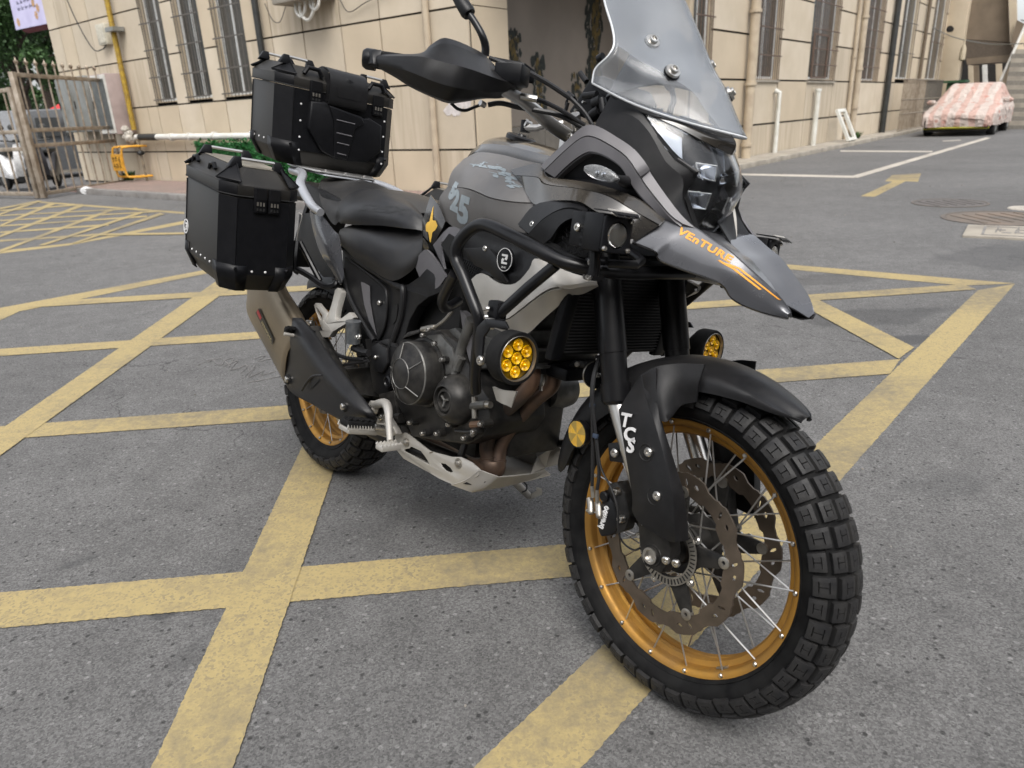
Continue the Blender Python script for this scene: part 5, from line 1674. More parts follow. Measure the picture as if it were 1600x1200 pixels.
# front mudguard: cross-sections over the wheel
def fm_sec(a, w, r, drop, lip=0.0):
    ex, ez = wheel_axes(FN)
    Q = lambda rr, yy: FC + (ex * cos(a) + ez * sin(a)) * rr + FN * yy
    return [Q(r - drop, -w), Q(r - drop * .45, -w * .97), Q(r - .006, -w * .72), Q(r + .004, -w * .34), Q(r + .006, 0), Q(r + .004, w * .34), Q(r - .006, w * .72), Q(r - drop * .45, w * .97), Q(r - drop, w)]
secs = [(59.5, .016, .360, .003), (61.5, .034, .361, .008), (66, .052, .362, .018), (74, .066, .364, .030), (84, .076, .365, .042), (94, .082, .366, .052), (105, .086, .367, .066), (122, .086, .366, .075), (140, .084, .362, .07), (156, .078, .358, .06), (168, .070, .352, .045), (173, .052, .350, .02)]
m = MB().grid([fm_sec(radians(a), w, r, d) for a, w, r, d in secs], 4, 3, thick=-.003)
fmud = part(m, "front_mudguard", B_plast)
# side cheeks linking mudguard with the fork guards
for s in (1, -1):
    f = lambda p: VV(p[0], p[1] * s, p[2])
    up = P3(L3, (440, 85, -.128), (520, 42, -.120), (640, 25, -.10), (760, 30, -.088))
    lo = P3(L3, (530, 300, -.133), (575, 310, -.128), (640, 235, -.10), (720, 215, -.088))
    m = MB().grid([[f(p) for p in up], [f((a + b) / 2 + VV(0, -.006, 0)) for a, b in zip(up, lo)], [f(p) for p in lo]], 4, 5, vec=VV(0, .004 * s, 0))
    m.build("mudguard_cheek", B_plast, fmud)
# rear extension with the amber reflector
for s in (1, -1):
    f = lambda p: VV(p[0], p[1] * s, p[2])
    c = f(RF(445, 705, -.098))
    ax = VV(-.12, -s, -.05)
    rf = MB().lathe(c - ax.normalized() * .012, ax, [(0, .027), (.012, .0305), (.017, .030), (.017, .0275)], 32).build("reflector", B_sat, fmud)
    nrm = ax.normalized(); e1 = nrm.cross(VV(0, 0, 1)).normalized(); e2 = e1.cross(nrm)
    c2 = c + nrm * .0045
    for k in range(8):
        a0, a1 = pi / 4 * k + pi / 8 + .2, pi / 4 * (k + 1) + pi / 8 + .2
        m = MB().slab([c2, c2 + (e1 * cos(a0) + e2 * sin(a0)) * .0275, c2 + (e1 * cos((a0 + a1) / 2) + e2 * sin((a0 + a1) / 2)) * .0278, c2 + (e1 * cos(a1) + e2 * sin(a1)) * .0275], nrm * .001)
        m.build("reflector_facet", B_refl if k % 2 else B_refl2, rf)

# brake calliper, right
def caliper(s):
    f = lambda q: VV(q[0], q[1] * s, q[2])
    out = [f(p) for p in P3(F3, (400, 260, -.098), (470, 215, -.098), (520, 300, -.098), (560, 420, -.098), (575, 520, -.098), (540, 620, -.098), (480, 650, -.098), (385, 665, -.098), (360, 600, -.098), (345, 500, -.098), (375, 400, -.098))]
    cal = part(MB().slab(out, VV(0, .055 * s, 0)), "brake_caliper", B_sat, bevel=.006, ang=25)
    o2 = [f(p) for p in P3(F3, (480, 100, -.094), (560, 90, -.094), (640, 200, -.094), (690, 440, -.094), (640, 600, -.094), (520, 640, -.094), (540, 420, -.094), (430, 260, -.094))]
    MB().slab(o2, VV(0, .03 * s, 0)).build("caliper_bracket", B_eng, cal, bevel=.004)
    for (x, y) in ((565, 185), (615, 470)):
        bolt(f(F3(x, y, -.097)), (0, -s, 0), .0085, cal, h=.010)
    MB().lathe(f(F3(440, 235, -.097)), VV(0, -s, 0), [(-.02, .012), (.006, .011), (.008, .008), (.008, 0)], 16).build("pin_boss", B_sat, cal)
    for k, (x, y) in enumerate(((285, 345), (370, 385))):
        c = f(F3(x, y, -.104))
        MB().lathe(c - VV(0, .008 * s, 0) * 0, VV(.5, -.3 * s, -.6), [(-.018, .0075), (.012, .0075), (.016, .005)], 10).build("banjo", B_abs, cal)
    for (pts) in (((310, 250), (300, 130)), ((355, 300), (352, 170))):
        MB().tube([f(F3(*p, -.106)) for p in pts], .0042, 8).build("hose_end", B_abs, cal)
    return cal
calR = caliper(1); calL = caliper(-1)
o_ = F3(395, 575, -.1050)
text("caliper_lettering", "brembo", .020, B_whd, calR, F3(412, 583, -.0995), F3(468, 368, -.0995) - F3(412, 583, -.0995), F3(360, 550, -.0995) - F3(412, 583, -.0995), ext=.0015, off=.0004, xscale=.80)
# hoses to the calliper
hose1 = [F3(300, 130, -.106)] + P3(L3, (208, 560, -.11), (208, 380, -.115), (205, 240, -.12), (203, 160, -.12), (215, 70, -.11), (238, 0, -.09)) + [L5(975, 880, -.08)]
hose2 = [F3(352, 170, -.106)] + P3(L3, (240, 560, -.112), (224, 380, -.116), (212, 240, -.12), (210, 160, -.12), (222, 70, -.11), (244, 0, -.09)) + [L5(985, 880, -.08)]
for h_ in (hose1, hose2):
    part(MB().tube(h_, .0036, 8, smooth=5), "brake_hose", B_cable)
part(MB().tube(P3(L3, (230, 400, -.117), (250, 540, -.117), (300, 640, -.118), (332, 740, -.118), (335, 850, -.112), (360, 910, -.10), (410, 945, -.10), (445, 935, -.09)), .0022, 6, smooth=6), "sensor_wire", B_cable)
for (x, y) in ((207, 232), (222, 383)):
    part(MB().box(L3(x, y, -.1195), (.012, .006, .009)), "hose_clip", pm("blue clip", (0.03, 0.045, 0.075), .5), bevel=.001)
# ================================================================ BODYWORK
from mathutils.bvhtree import BVHTree
def bvh_of(o):
    me = o.data
    return BVHTree.FromPolygons([v.co.copy() for v in me.vertices], [tuple(p.vertices) for p in me.polygons])
def decal(name, polys, target, mat, dirn, off=.0008, parent=None, step=.006):
    # flat artwork (lists of 3D polygons) laid down on the surface it is printed on
    t = bvh_of(target) if not isinstance(target, BVHTree) else target
    bm = bmesh.new()
    for p in polys:
        if isinstance(p, tuple):
            vs, fs = p
        else:
            vs = [Vector(q) for q in p]; fs = geometry.tessellate_polygon([vs])
        bv = [bm.verts.new(v) for v in vs]
        for f in fs:
            try: bm.faces.new([bv[i] for i in f])
            except ValueError: pass
    bmesh.ops.triangulate(bm, faces=bm.faces)
    for _ in range(4):
        es = [e for e in bm.edges if e.calc_length() > step]
        if not es: break
        bmesh.ops.subdivide_edges(bm, edges=es, cuts=1)
        bmesh.ops.triangulate(bm, faces=bm.faces)
    d = Vector(dirn).normalized()
    bad = []
    for v in bm.verts:
        h, n, i, dist = t.ray_cast(v.co - d * .15, d, .4)
        if h is None: bad.append(v); continue
        v.co = h - d * off
    bmesh.ops.delete(bm, geom=bad, context='VERTS')
    me = bpy.data.meshes.new(name); bm.to_mesh(me); bm.free(); me.materials.append(mat)
    return link(bpy.data.objects.new(name, me), parent or MOTO)
def glyphs(s, size, o, xd, yd, shear=0, off=0, xscale=1.0, space=1.0):
    t = text("tmp", s, size, B_whd, None, o, xd, yd, ext=0, shear=shear, off=off, xscale=xscale, space=space)
    r = ([v.co.copy() for v in t.data.vertices], [tuple(p.vertices) for p in t.data.polygons])
    me = t.data; bpy.data.objects.remove(t); bpy.data.meshes.remove(me)
    return r

def surf2(name, rows, mat, thick, parent=None, mirror=True, sub=4, subc=4, vec=None, crease=None, **k):
    # crease: indices of the rows where the surface breaks; True breaks it at every row
    if crease is True: crease = range(1, len(rows) - 1)
    m = MB(); a = 0
    for c in list(crease or []) + [len(rows) - 1]:
        seg = rows[a:c + 1]
        m.grid(seg, 1 if len(seg) == 2 and crease else sub, subc, thick=thick, vec=vec)
        a = c
    return both(name, m, mat, parent or MOTO, mirror, **k)

# ---------------------------------------------------------------- tank
tank_rows = [
    P3(K4, (572, 342, -.070), (650, 308, -.085), (770, 322, -.095), (880, 350, -.100), (985, 372, -.105)),
    P3(K4, (508, 410, -.100), (600, 395, -.120), (720, 410, -.130), (840, 430, -.132), (930, 455, -.135)),
    P3(K4, (483, 490, -.120), (590, 500, -.162), (715, 550, -.174), (840, 572, -.172), (945, 578, -.165)),
    P3(K4, (440, 560, -.115), (530, 600, -.150), (680, 630, -.168), (800, 650, -.168), (930, 640, -.165)),
    P3(K4, (470, 665, -.125), (545, 715, -.142), (660, 715, -.155), (780, 740, -.160), (900, 745, -.160))]
tank = surf2("fuel_tank", tank_rows, B_grey, .004, sub=6, subc=6, crease=[2])
cov_rows = [
    P3(K4, (573, 345, -.068), (648, 308, -.083), (770, 325, -.093), (880, 352, -.098), (985, 372, -.102)),
    P3(K4, (585, 325, -.066), (650, 288, -.080), (770, 300, -.090), (890, 330, -.095), (1000, 358, -.100)),
    P3(K4, (605, 295, -.058), (665, 258, -.062), (780, 262, -.066), (910, 292, -.07), (1030, 322, -.072)),
    P3(K4, (650, 262, -.030), (700, 232, -.034), (800, 236, -.036), (930, 262, -.038), (1050, 300, -.040)),
    P3(K4, (680, 250, 0), (740, 220, 0), (850, 226, 0), (980, 258, 0), (1080, 290, 0))]
tcov = surf2("tank_cover", cov_rows, B_glossb, .003, sub=5, subc=6, crease=[2])
MB().lathe(K4(870, 232, 0) + VV(0, 0, -.004), (0.25, 0, 1), [(0, .038), (.009, .037), (.012, .033), (.012, .012), (.016, .01), (.016, 0)], 32).build("filler_cap", B_sat, tcov)
# 525 digits and scratched camouflage graphics on the tank side
tb = bvh_of(tank)
for (ch, x, y, sz) in (("5", 463, 535, .050), ("2", 486, 598, .062), ("5", 530, 662, .082)):
    o_ = K4(x, y, -.15)
    xd = K4(x + 90, y + 36, -.15) - o_; yd = K4(x + 26, y - 100, -.15) - o_
    decal("number_decal", [glyphs(ch, sz, o_, xd, yd, off=.0045, shear=.1, xscale=1.3)], tb, B_decal, (0, 1, 0), off=.0009, parent=tank)
r = random.Random(4)
pp = []
for k in range(46):
    t = r.random()
    x = 585 + 300 * t + r.gauss(0, 14); y = 352 + 128 * t * t + 20 * t + r.gauss(0, 12 + 10 * t)
    w = r.uniform(6, 34) * (1.0 if t > .3 else .55); h = r.uniform(2, 12)
    pp.append([K4(x + w * cos(a) + r.uniform(-3, 3), y + h * sin(a) + .38 * w * cos(a) + r.uniform(-3, 3), -.13) for a in [q * 2 * pi / 9 for q in range(9)]])
decal("scratch_graphic", pp, tb, B_decal, (0, 1, -.5), off=.0009, parent=tank)

# rear side cover of the tank, gloss black with yellow star
sc_rows = [P3(L6, (938, 182, -.122), (990, 250, -.132), (1030, 345, -.138)),
           P3(L6, (912, 270, -.128), (960, 320, -.138), (1012, 390, -.142)),
           P3(L6, (888, 350, -.130), (930, 410, -.140), (985, 440, -.143)),
           P3(L6, (893, 430, -.130), (925, 465, -.138), (962, 492, -.140))]
scv = surf2("side_cover", sc_rows, B_glossb, .004)
decal("star_decal", [P3(L6, (940, 243, -.14), (948, 300, -.14), (951, 338, -.14), (972, 340, -.14), (987, 372, -.14), (975, 398, -.14), (956, 412, -.14), (948, 450, -.14), (936, 487, -.14), (932, 450, -.14), (926, 412, -.14), (905, 405, -.14), (901, 365, -.14), (912, 350, -.14), (929, 344, -.14), (934, 290, -.14))], scv, B_yel, (0, 1, 0), parent=scv)
# grey flank panel ahead of the seat
surf2("flank_panel", [P3(L6, (835, 600, -.135), (905, 523, -.145), (945, 545, -.15)), P3(L6, (870, 680, -.14), (935, 640, -.15), (1000, 620, -.155)), P3(L6, (905, 770, -.142), (985, 760, -.152), (1040, 690, -.158))], B_grey2, .006)
surf2("flank_trim", [P3(L6, (960, 492, -.146), (1060, 385, -.160), (1140, 400, -.165)), P3(L6, (1030, 640, -.156), (1010, 480, -.166), (1130, 470, -.168))], B_grey2, .006, sub=3, subc=3)
part(MB().slab(P3(L6, (995, 490, -.172), (1045, 420, -.174), (1092, 450, -.176), (1080, 520, -.176), (1050, 580, -.174)), (0, .006, 0)), "vent_insert", B_void)

# ---------------------------------------------------------------- large black side panel with round badge
sp_pts = [(545, 720, -.165), (640, 660, -.185), (760, 700, -.200), (900, 740, -.205), (1060, 800, -.205), (1105, 870, -.200), (1000, 900, -.203), (930, 905, -.205), (915, 960, -.205), (880, 1030, -.203), (830, 1036, -.202), (700, 962, -.198), (650, 945, -.19), (610, 1000, -.18), (560, 860, -.17)]
sp = both("side_panel", MB().slab(P3(K4, *sp_pts), (0, .012, 0)), B_plast, MOTO, bevel=.003)
# raised wedge below the badge
both("panel_wedge", MB().grid([P3(K4, (560, 815, -.186), (700, 820, -.206), (760, 930, -.212), (800, 1000, -.210)), P3(K4, (600, 900, -.186), (690, 940, -.203), (740, 985, -.207), (798, 1003, -.206))], 2, 3, vec=VV(0, .008, 0)), B_plast, MOTO, bevel=.002)
# honeycomb mesh behind
hm = MB()
for i in range(7):
    for j in range(9):
        c = K4(570 + 11 * j + 4 * (i % 2), 880 + 16 * i + 5 * j, -.187)
        hm.lathe(c, (0, -1, 0), [(0, .0042), (.003, .0042), (.003, .003), (0, .003)], 6, closed=True)
o = hm.build("mesh_insert", B_casep, MOTO); tag(o, kind="stuff")
bc = K4(788, 877, -.209)
bdg = MB().lathe(bc, (0, -1, 0), [(-.004, .0245), (.002, .0245), (.0025, .023), (.0025, 0)], 40).build("badge", B_casep, MOTO)
MB().lathe(bc, (0, -1, 0), [(.0026, .0238), (.0034, .0238), (.0034, .0226), (.0026, .0226)], 40, closed=True).build("badge_ring", B_whd, bdg)
def bflat(pts, name="badge_mark"):
    MB().slab([bc + VV(x * .001, -.0027, z * .001) for x, z in pts], VV(0, -.0008, 0)).build(name, B_whd, bdg)
bflat([(-9, 11), (9, 11), (9, 2.5), (6, -1), (0, 2.0), (3.4, 5.5), (3.4, 6.8), (-9, 6.8)])
bflat([(9, -9), (-9, -9), (-9, -.5), (-6, 3), (0, 0), (-3.4, -3.5), (-3.4, -4.8), (9, -4.8)])
text("badge_lettering", "ZE-MT", .0055, B_whd, bdg, bc + VV(-.008, -.0027, -.0175), (1, 0, 0), (0, 0, 1), ext=.0004)
for (x, y, Y) in ((682, 817, -.202), (935, 686, -.203)):
    bolt(K4(x, y, Y), (0, -1, 0), .0062)

# ---------------------------------------------------------------- silver radiator shroud
sh_rows = [
    P3(L5, (212, 432, -.190), (290, 376, -.196), (400, 440, -.200), (500, 440, -.203), (585, 350, -.206), (612, 292, -.206), (700, 325, -.200), (840, 385, -.188), (975, 422, -.165)),
    P3(L5, (250, 520, -.195), (330, 500, -.201), (430, 530, -.206), (520, 520, -.210), (600, 450, -.212), (680, 400, -.210), (760, 440, -.203), (860, 440, -.19), (978, 428, -.165)),
    P3(L5, (262, 600, -.197), (350, 600, -.203), (430, 655, -.207), (520, 600, -.212), (620, 520, -.213), (700, 470, -.210), (770, 455, -.202), (870, 446, -.188), (978, 434, -.163)),
    P3(L5, (300, 680, -.187), (390, 710, -.190), (470, 745, -.192), (560, 738, -.190), (650, 650, -.188), (740, 565, -.182), (815, 495, -.174), (890, 485, -.165), (980, 437, -.158))]
sh = surf2("radiator_shroud", sh_rows, B_silver, .006, sub=4, subc=3, crease=[2])
# tail of the shroud under the round fog lamp
surf2("shroud_tail", [P3(L5, (360, 1060, -.175), (410, 1080, -.18), (500, 1090, -.175)), P3(L5, (385, 1140, -.172), (425, 1165, -.178), (465, 1180, -.17))], B_silver, .006, sub=3, subc=3)
# slim member between shroud and engine
part(MB().grid([P3(L5, (150, 600, -.155), (200, 640, -.155)), P3(L5, (180, 800, -.15), (225, 800, -.15)), P3(L5, (215, 930, -.15), (250, 930, -.15))], 2, 1, vec=VV(0, .02, 0)), "frame_tube", B_grey2)

# ---------------------------------------------------------------- intake scoop with honeycomb
in_rows = [P3(K4, (862, 690, -.185), (950, 590, -.188), (1080, 572, -.192), (1215, 600, -.192), (1225, 640, -.190)),
           P3(K4, (920, 740, -.205), (1000, 660, -.212), (1100, 610, -.214), (1190, 620, -.212), (1222, 680, -.205)),
           P3(K4, (1000, 790, -.208), (1040, 760, -.214), (1090, 690, -.216), (1160, 655, -.214), (1215, 690, -.206))]
scp = surf2("intake_scoop", in_rows, B_plast, .004, crease=[1])
surf2("intake_lower", [P3(K4, (862, 690, -.186), (930, 745, -.200), (1000, 790, -.206), (1100, 850, -.205), (1215, 900, -.195)), P3(K4, (1000, 770, -.190), (1040, 785, -.206), (1060, 800, -.208), (1110, 835, -.204), (1215, 880, -.195))], B_plast, .004, sub=2)
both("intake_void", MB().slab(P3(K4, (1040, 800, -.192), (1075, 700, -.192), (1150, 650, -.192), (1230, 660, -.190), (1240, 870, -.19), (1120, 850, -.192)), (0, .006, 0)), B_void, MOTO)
hg = MB()
for i in range(7):
    x0 = 1050 + 0 * i
    base = [(1048 + i * 0, 0)]
for i in range(6):
    ya = 668 + i * 33
    pts = []
    for j in range(9):
        x = 1050 + j * 22; y = ya + (8 if j % 2 else -8) + (j - 4) * 5
        pts.append((x, y))
    pts = [p for p in pts if p[0] > 1062 + max(0, (740 - p[1])) * .55 - (10 if p[1] > 780 else 0)]
    if len(pts) > 1: hg.tube([K4(x, y, -.200) for x, y in pts], .0014, 6)
    for j, (x, y) in enumerate(pts):
        if j % 2 == i % 2: hg.tube([K4(x, y, -.200), K4(x + 1, y + 19, -.200)], .0014, 6)
both("intake_mesh", hg, B_casep, MOTO)

# ---------------------------------------------------------------- gloss shroud from tank to beak
gs_rows = [
    P3(K4, (820, 400, -.128), (968, 370, -.140), (1015, 440, -.155)) + P3(L4, (100, 395, -.165), (250, 430, -.160), (420, 490, -.142), (610, 608, -.113)),
    P3(K4, (845, 430, -.140), (965, 440, -.160), (1010, 480, -.175)) + P3(L4, (100, 440, -.182), (260, 480, -.178), (400, 560, -.160), (560, 650, -.135)),
    P3(K4, (895, 495, -.152), (950, 582, -.175), (1040, 565, -.190)) + P3(L4, (90, 512, -.197), (190, 566, -.195), (330, 640, -.178), (420, 740, -.158))]
gsh = surf2("gloss_shroud", gs_rows, B_glossb, .004, sub=5, subc=5, crease=[1])

# ---------------------------------------------------------------- beak
ridge = P3(L4, (610, 606, -.113), (700, 635, -.106), (775, 668, -.100), (880, 742, -.092), (970, 800, -.085), (1060, 880, -.076), (1150, 960, -.066), (1240, 1042, -.055), (1292, 1105, -.047), (1322, 1165, -.042))
low = P3(L4, (405, 742, -.158), (545, 800, -.142), (562, 842, -.138), (700, 900, -.120), (880, 962, -.102), (945, 1003, -.094), (990, 1068, -.084), (1080, 1118, -.072), (1190, 1155, -.058), (1320, 1182, -.043))
midr = [(a + b) / 2 + VV(0, -.0035, .001) for a, b in zip(ridge, low)]
beak = surf2("beak", [ridge, midr, low], B_gloss, .0035, sub=5, subc=3, crease=None)
# filler between gloss shroud and beak on the outside
# top of the beak: ridge down into the valley
val = []
for i, p in enumerate(ridge):
    val.append(VV(p.x - .004 - .010 * (i / 9) ** 3 * 3, 0, p.z - .012 - .006 * (i > 6)))
mid2 = [(a + b) / 2 + VV(0, 0, -.003) for a, b in zip(ridge, val)]
cut = 8
both("beak_top", MB().grid([ridge[:cut], mid2[:cut], val[:cut]], 4, 4, thick=-.003), B_gloss, MOTO)
# the two prongs: inner flanks
inn = [val[7].copy(), VV(ridge[8].x - .008, ridge[8].y * .22, ridge[8].z - .012), VV(ridge[9].x - .002, ridge[9].y * .72, ridge[9].z - .007)]
both("prong_under", MB().grid([inn, [VV(p.x - .002, p.y * .98, p.z + .001) for p in low[7:]]], 3, 3, thick=.002), B_plast, MOTO)
both("prong_flank", MB().grid([ridge[7:], inn], 3, 3, thick=-.003), B_gloss, MOTO)
# underside
und = [VV(p.x - .01, p.y * .55, p.z - .004 - .0 * i) for i, p in enumerate(low)]
both("beak_underside", MB().grid([low, und], 3, 3, thick=.003), B_plast, MOTO)
# dark lower edge trim
both("beak_edge", MB().tube([p + VV(0, .002, -.001) for p in low], .0032, 8, smooth=4), B_glossb, MOTO)
# VENTURE lettering and stripes
bb = bvh_of(beak)
o_ = L4(640, 672, -.135)
xd = L4(950, 848, -.110) - o_
yd = L4(662, 645, -.125) - o_
lt = glyphs("VEnTURE", .026, o_, xd, yd, off=.0009, xscale=1.0, space=1.1)
lt = glyphs("VEnTURE", .022, o_, xd, yd, off=.0008, space=1.08, shear=.12)
mxx = max((v - o_).dot(xd.normalized()) for v in lt[0])
lt = glyphs("VEnTURE", .022, o_, xd, yd, off=.0008, xscale=xd.length / mxx, space=1.08, shear=.12)
decal("venture_lettering", [lt], bb, B_org, (0, 1, -.25), parent=beak)
for (pts) in (((905, 850), (918, 848), (985, 884), (1112, 990), (1100, 993), (978, 893), (930, 868)), ((940, 862), (968, 864), (1010, 878), (1200, 1038), (1186, 1036), (1004, 887), (950, 870))):
    decal("stripe_decal", [[L4(x, y, -.10) for x, y in pts]], bb, B_org, (0, 1, -.25), parent=beak)
# centre piece between lamp and prongs
part(MB().grid([[L4(860, 655, 0) + VV(-.02, y_, .0) for y_ in (-.06, -.03, 0, .03, .06)], [L4(960, 790, 0) + VV(0, y_, -.004) for y_ in (-.05, -.025, 0, .025, .05)]], 3, 3, vec=VV(0, 0, -.01)), "nose_centre", B_plast)
# lower lip under lamp
both("nose_fin", MB().grid([P3(L4, (905, 620, 0), (930, 600, .025), (985, 500, .05)), P3(L4, (1000, 780, .0), (1010, 775, .02), (1016, 712, .045))], 3, 3, vec=VV(.0, 0, -.004)), B_plast, MOTO, mirror=False)
part(MB().grid([P3(L4, (978, 505, .052), (990, 480, .058)), P3(L4, (1000, 620, .050), (1015, 600, .056)), P3(L4, (1003, 690, .048), (1019, 715, .052))], 3, 2, vec=VV(-.004, .004, 0)), "nose_trim", B_silver)

# ---------------------------------------------------------------- grey arch and turn signal
oa = P3(ZC, (430, 1040, -.150), (560, 915, -.157), (685, 803, -.161), (770, 795, -.159), (900, 868, -.151), (1010, 945, -.143), (1090, 1045, -.134)) + P3(L4, (500, 330, -.126), (600, 475, -.117), (690, 590, -.109), (772, 668, -.101))
ia = P3(ZC, (515, 1108, -.158), (610, 1018, -.165), (705, 955, -.170), (768, 952, -.168), (850, 985, -.162), (930, 1045, -.154)) + P3(L4, (400, 395, -.146), (462, 478, -.137), (530, 545, -.128), (590, 600, -.119), (640, 618, -.112))
mm_ = [(a * .55 + b * .45) + VV(0, -.007, 0) for a, b in zip(oa, ia)]
arch = surf2("cowl_arch", [oa, mm_, ia], B_grey2, .004, sub=3, subc=3, crease=True)
ib = [p + VV(0, .016, 0) for p in ia]
surf2("arch_return", [ia, ib], B_grey2, .003, sub=2, subc=5)
pn = [p + VV(0, .016, 0) for p in ia] + [L4(420, 490, -.130), L4(220, 420, -.140), L4(100, 390, -.145), L4(0, 365, -.145)]
both("arch_infill", MB().slab(pn, VV(0, .004, 0)), B_casep, MOTO)
sg = L4(225, 345, -.200)
sgx = (L4(315, 375, -.190) - L4(130, 315, -.205)).normalized()
sgm = MB()
for s in (1, -1):
    f = lambda p: VV(p[0], p[1] * s, p[2])
    rws = []
    for t in [i / 8 for i in range(9)]:
        c = L4(125, 312, -.203).lerp(L4(325, 372, -.186), t)
        w = .0135 * (sin(pi * min(1, t * .93 + .05)) ** .6)
        rws.append([f(c + VV(.30 * cos(a), -1.0 * cos(a) * .8, 0) * w * .8 + VV(0, 0, sin(a) * w * 1.0)) for a in [q * 2 * pi / 14 for q in range(14)]])
    sig = MB().grid(rws, 1, 1, closed_u=True)
    n = len(rws)
    so2 = part(sig, "turn_signal", pm("signal lens", (0.62, 0.63, 0.64), 0.10, trans=.75, nscale=300, col2=(0.35, 0.36, 0.37)))
    for t in (.45, .62):
        c = L4(125, 312, -.203).lerp(L4(325, 372, -.186), t)
        MB().lathe(f(c), (.3, -s, -.1), [(.004, .0065), (.0115, .003), (.0118, 0)], 10).build("lamp_reflector", B_refm, so2)
    MB().tube([f(L4(315, 372, -.186)), f(L4(345, 385, -.170)), f(L4(385, 395, -.135))], [.007, .0095, .013], 12).build("signal_stem", B_plast, so2)

# ---------------------------------------------------------------- upper cowl, headlight
RA = P3(ZC, (752, 792, -.155), (900, 866, -.147), (1010, 942, -.139), (1090, 1042, -.130)) + P3(L4, (600, 473, -.112), (690, 588, -.105), (780, 672, -.093))
RB = P3(ZC, (800, 700, -.145), (985, 720, -.138), (1100, 830, -.128)) + P3(L4, (600, 270, -.114), (700, 370, -.098), (700, 500, -.086), (770, 665, -.073))
RC_ = P3(ZC, (862, 590, -.135), (975, 650, -.132), (1110, 790, -.124)) + P3(L4, (640, 245, -.106), (785, 335, -.084), (712, 480, -.078), (760, 640, -.063))
ucowl = surf2("upper_cowl", [RA, RB, RC_], B_plast, .004, sub=4, subc=3, crease=True)
# bevelled frame round the lamp
FA = RC_
FB = P3(K6, (345, 378, -.124), (440, 422, -.118), (500, 510, -.110), (560, 577, -.099), (618, 620, -.083), (585, 690, -.071), (640, 850, -.03))
surf2("lamp_frame", [FA, [a * .4 + b * .6 + VV(.003, -.003, 0) for a, b in zip(FA, FB)], FB], B_plast, .004, sub=3, subc=1, crease=True)
lens_rows = [
    P3(K6, (440, 420, -.120), (540, 462, -.090), (630, 512, -.055), (735, 560, 0)),
    P3(K6, (470, 470, -.115), (565, 535, -.086), (660, 580, -.052), (752, 610, 0)),
    P3(K6, (530, 545, -.104), (605, 592, -.078), (680, 635, -.046), (754, 665, 0)),
    P3(K6, (618, 628, -.082), (650, 655, -.060), (700, 685, -.036), (748, 708, 0)),
    P3(K6, (588, 690, -.072), (622, 722, -.055), (672, 748, -.033), (728, 762, 0)),
    P3(K6, (580, 772, -.062), (608, 795, -.046), (645, 808, -.025), (690, 815, 0)),
    P3(K6, (608, 822, -.046), (622, 835, -.032), (638, 845, -.016), (652, 852, 0))]
full = [r_ + [mir(p) for p in r_[:-1][::-1]] for r_ in lens_rows]
hl = part(MB().grid(full, 1, 3, thick=.003), "headlight_lens", B_lens)
# housing behind the lens
back = [[p + VV(-.045, -p.y * .12, 0) for p in r_] for r_ in full]
part(MB().grid(back, 3, 3, thick=.003), "headlight_housing", B_casep)
for s in (1, -1):
    f = lambda p: VV(p[0], p[1] * s, p[2])
    sh_ = lambda p, d=-.018: f(p + VV(d, 0, 0))
    # daytime strip in the upper corner; its pale blue colour imitates reflected sky
    m = MB().grid([[sh_(p) for p in P3(K6, (455, 430, -.115), (530, 465, -.092), (595, 500, -.070))], [sh_(p, -.022) for p in P3(K6, (500, 500, -.108), (550, 545, -.090), (600, 585, -.072))]], 3, 3, thick=.002)
    part(m, "daytime_lamp", pm("frosted lamp with sky sheen", (0.72, 0.77, 0.84), 0.22, nscale=8, col2=(0.52, 0.57, 0.64)))
    for (a, b, c, d, nm) in (((630, 590, -.062), (705, 600, -.036), (700, 655, -.036), (640, 640, -.060), "low_beam"), ((600, 690, -.064), (685, 700, -.030), (665, 755, -.028), (605, 750, -.058), "high_beam")):
        q = [sh_(K6(*t_), -.008) for t_ in (a, b, c, d)]
        cc = sum(q, Vector()) / 4 + VV(-.032, 0, 0)
        bm_ = MB()
        N = 8
        for i in range(4):
            p0, p1 = q[i], q[(i + 1) % 4]
            bm_.raw([p0, p1, p1.lerp(cc, .75), p0.lerp(cc, .75)], [(0, 1, 2, 3)])
        bm_.raw([p.lerp(cc, .75) for p in q], [(0, 1, 2, 3)])
        o = part(bm_, nm, B_refm, fix=False)
        MB().lathe(cc + VV(.006, 0, 0), (1, 0, 0), [(-.004, .010), (.003, .009), (.009, .005), (.011, 0)], 14).build("led_bulb", B_lens, o)
        MB().tube(q + [q[0]], .0016, 6).build("lamp_bezel", B_silvb, o)
# trim above the lamp
tr_top = P3(K6, (312, 350, -.128), (400, 382, -.112), (500, 412, -.088), (600, 445, -.052), (735, 486, 0))
tr_bot = P3(K6, (345, 378, -.124), (445, 418, -.116), (545, 460, -.088), (635, 508, -.055), (740, 557, 0))
tm_ = [(a + b) / 2 + VV(.010, 0, .0) for a, b in zip(tr_top, tr_bot)]
surf2("lamp_brow", [tr_top, tm_, tr_bot], B_glossb, .004, sub=4, subc=4)
# dark structure inside the nose
part(MB().grid([[VV(1.22, y_, 1.11) for y_ in (-.10, 0, .10)], [VV(1.28, y_, 1.0) for y_ in (-.10, 0, .10)], [VV(1.28, y_, .90) for y_ in (-.06, 0, .06)]], 3, 3, vec=VV(-.06, 0, 0)), "nose_core", B_void)

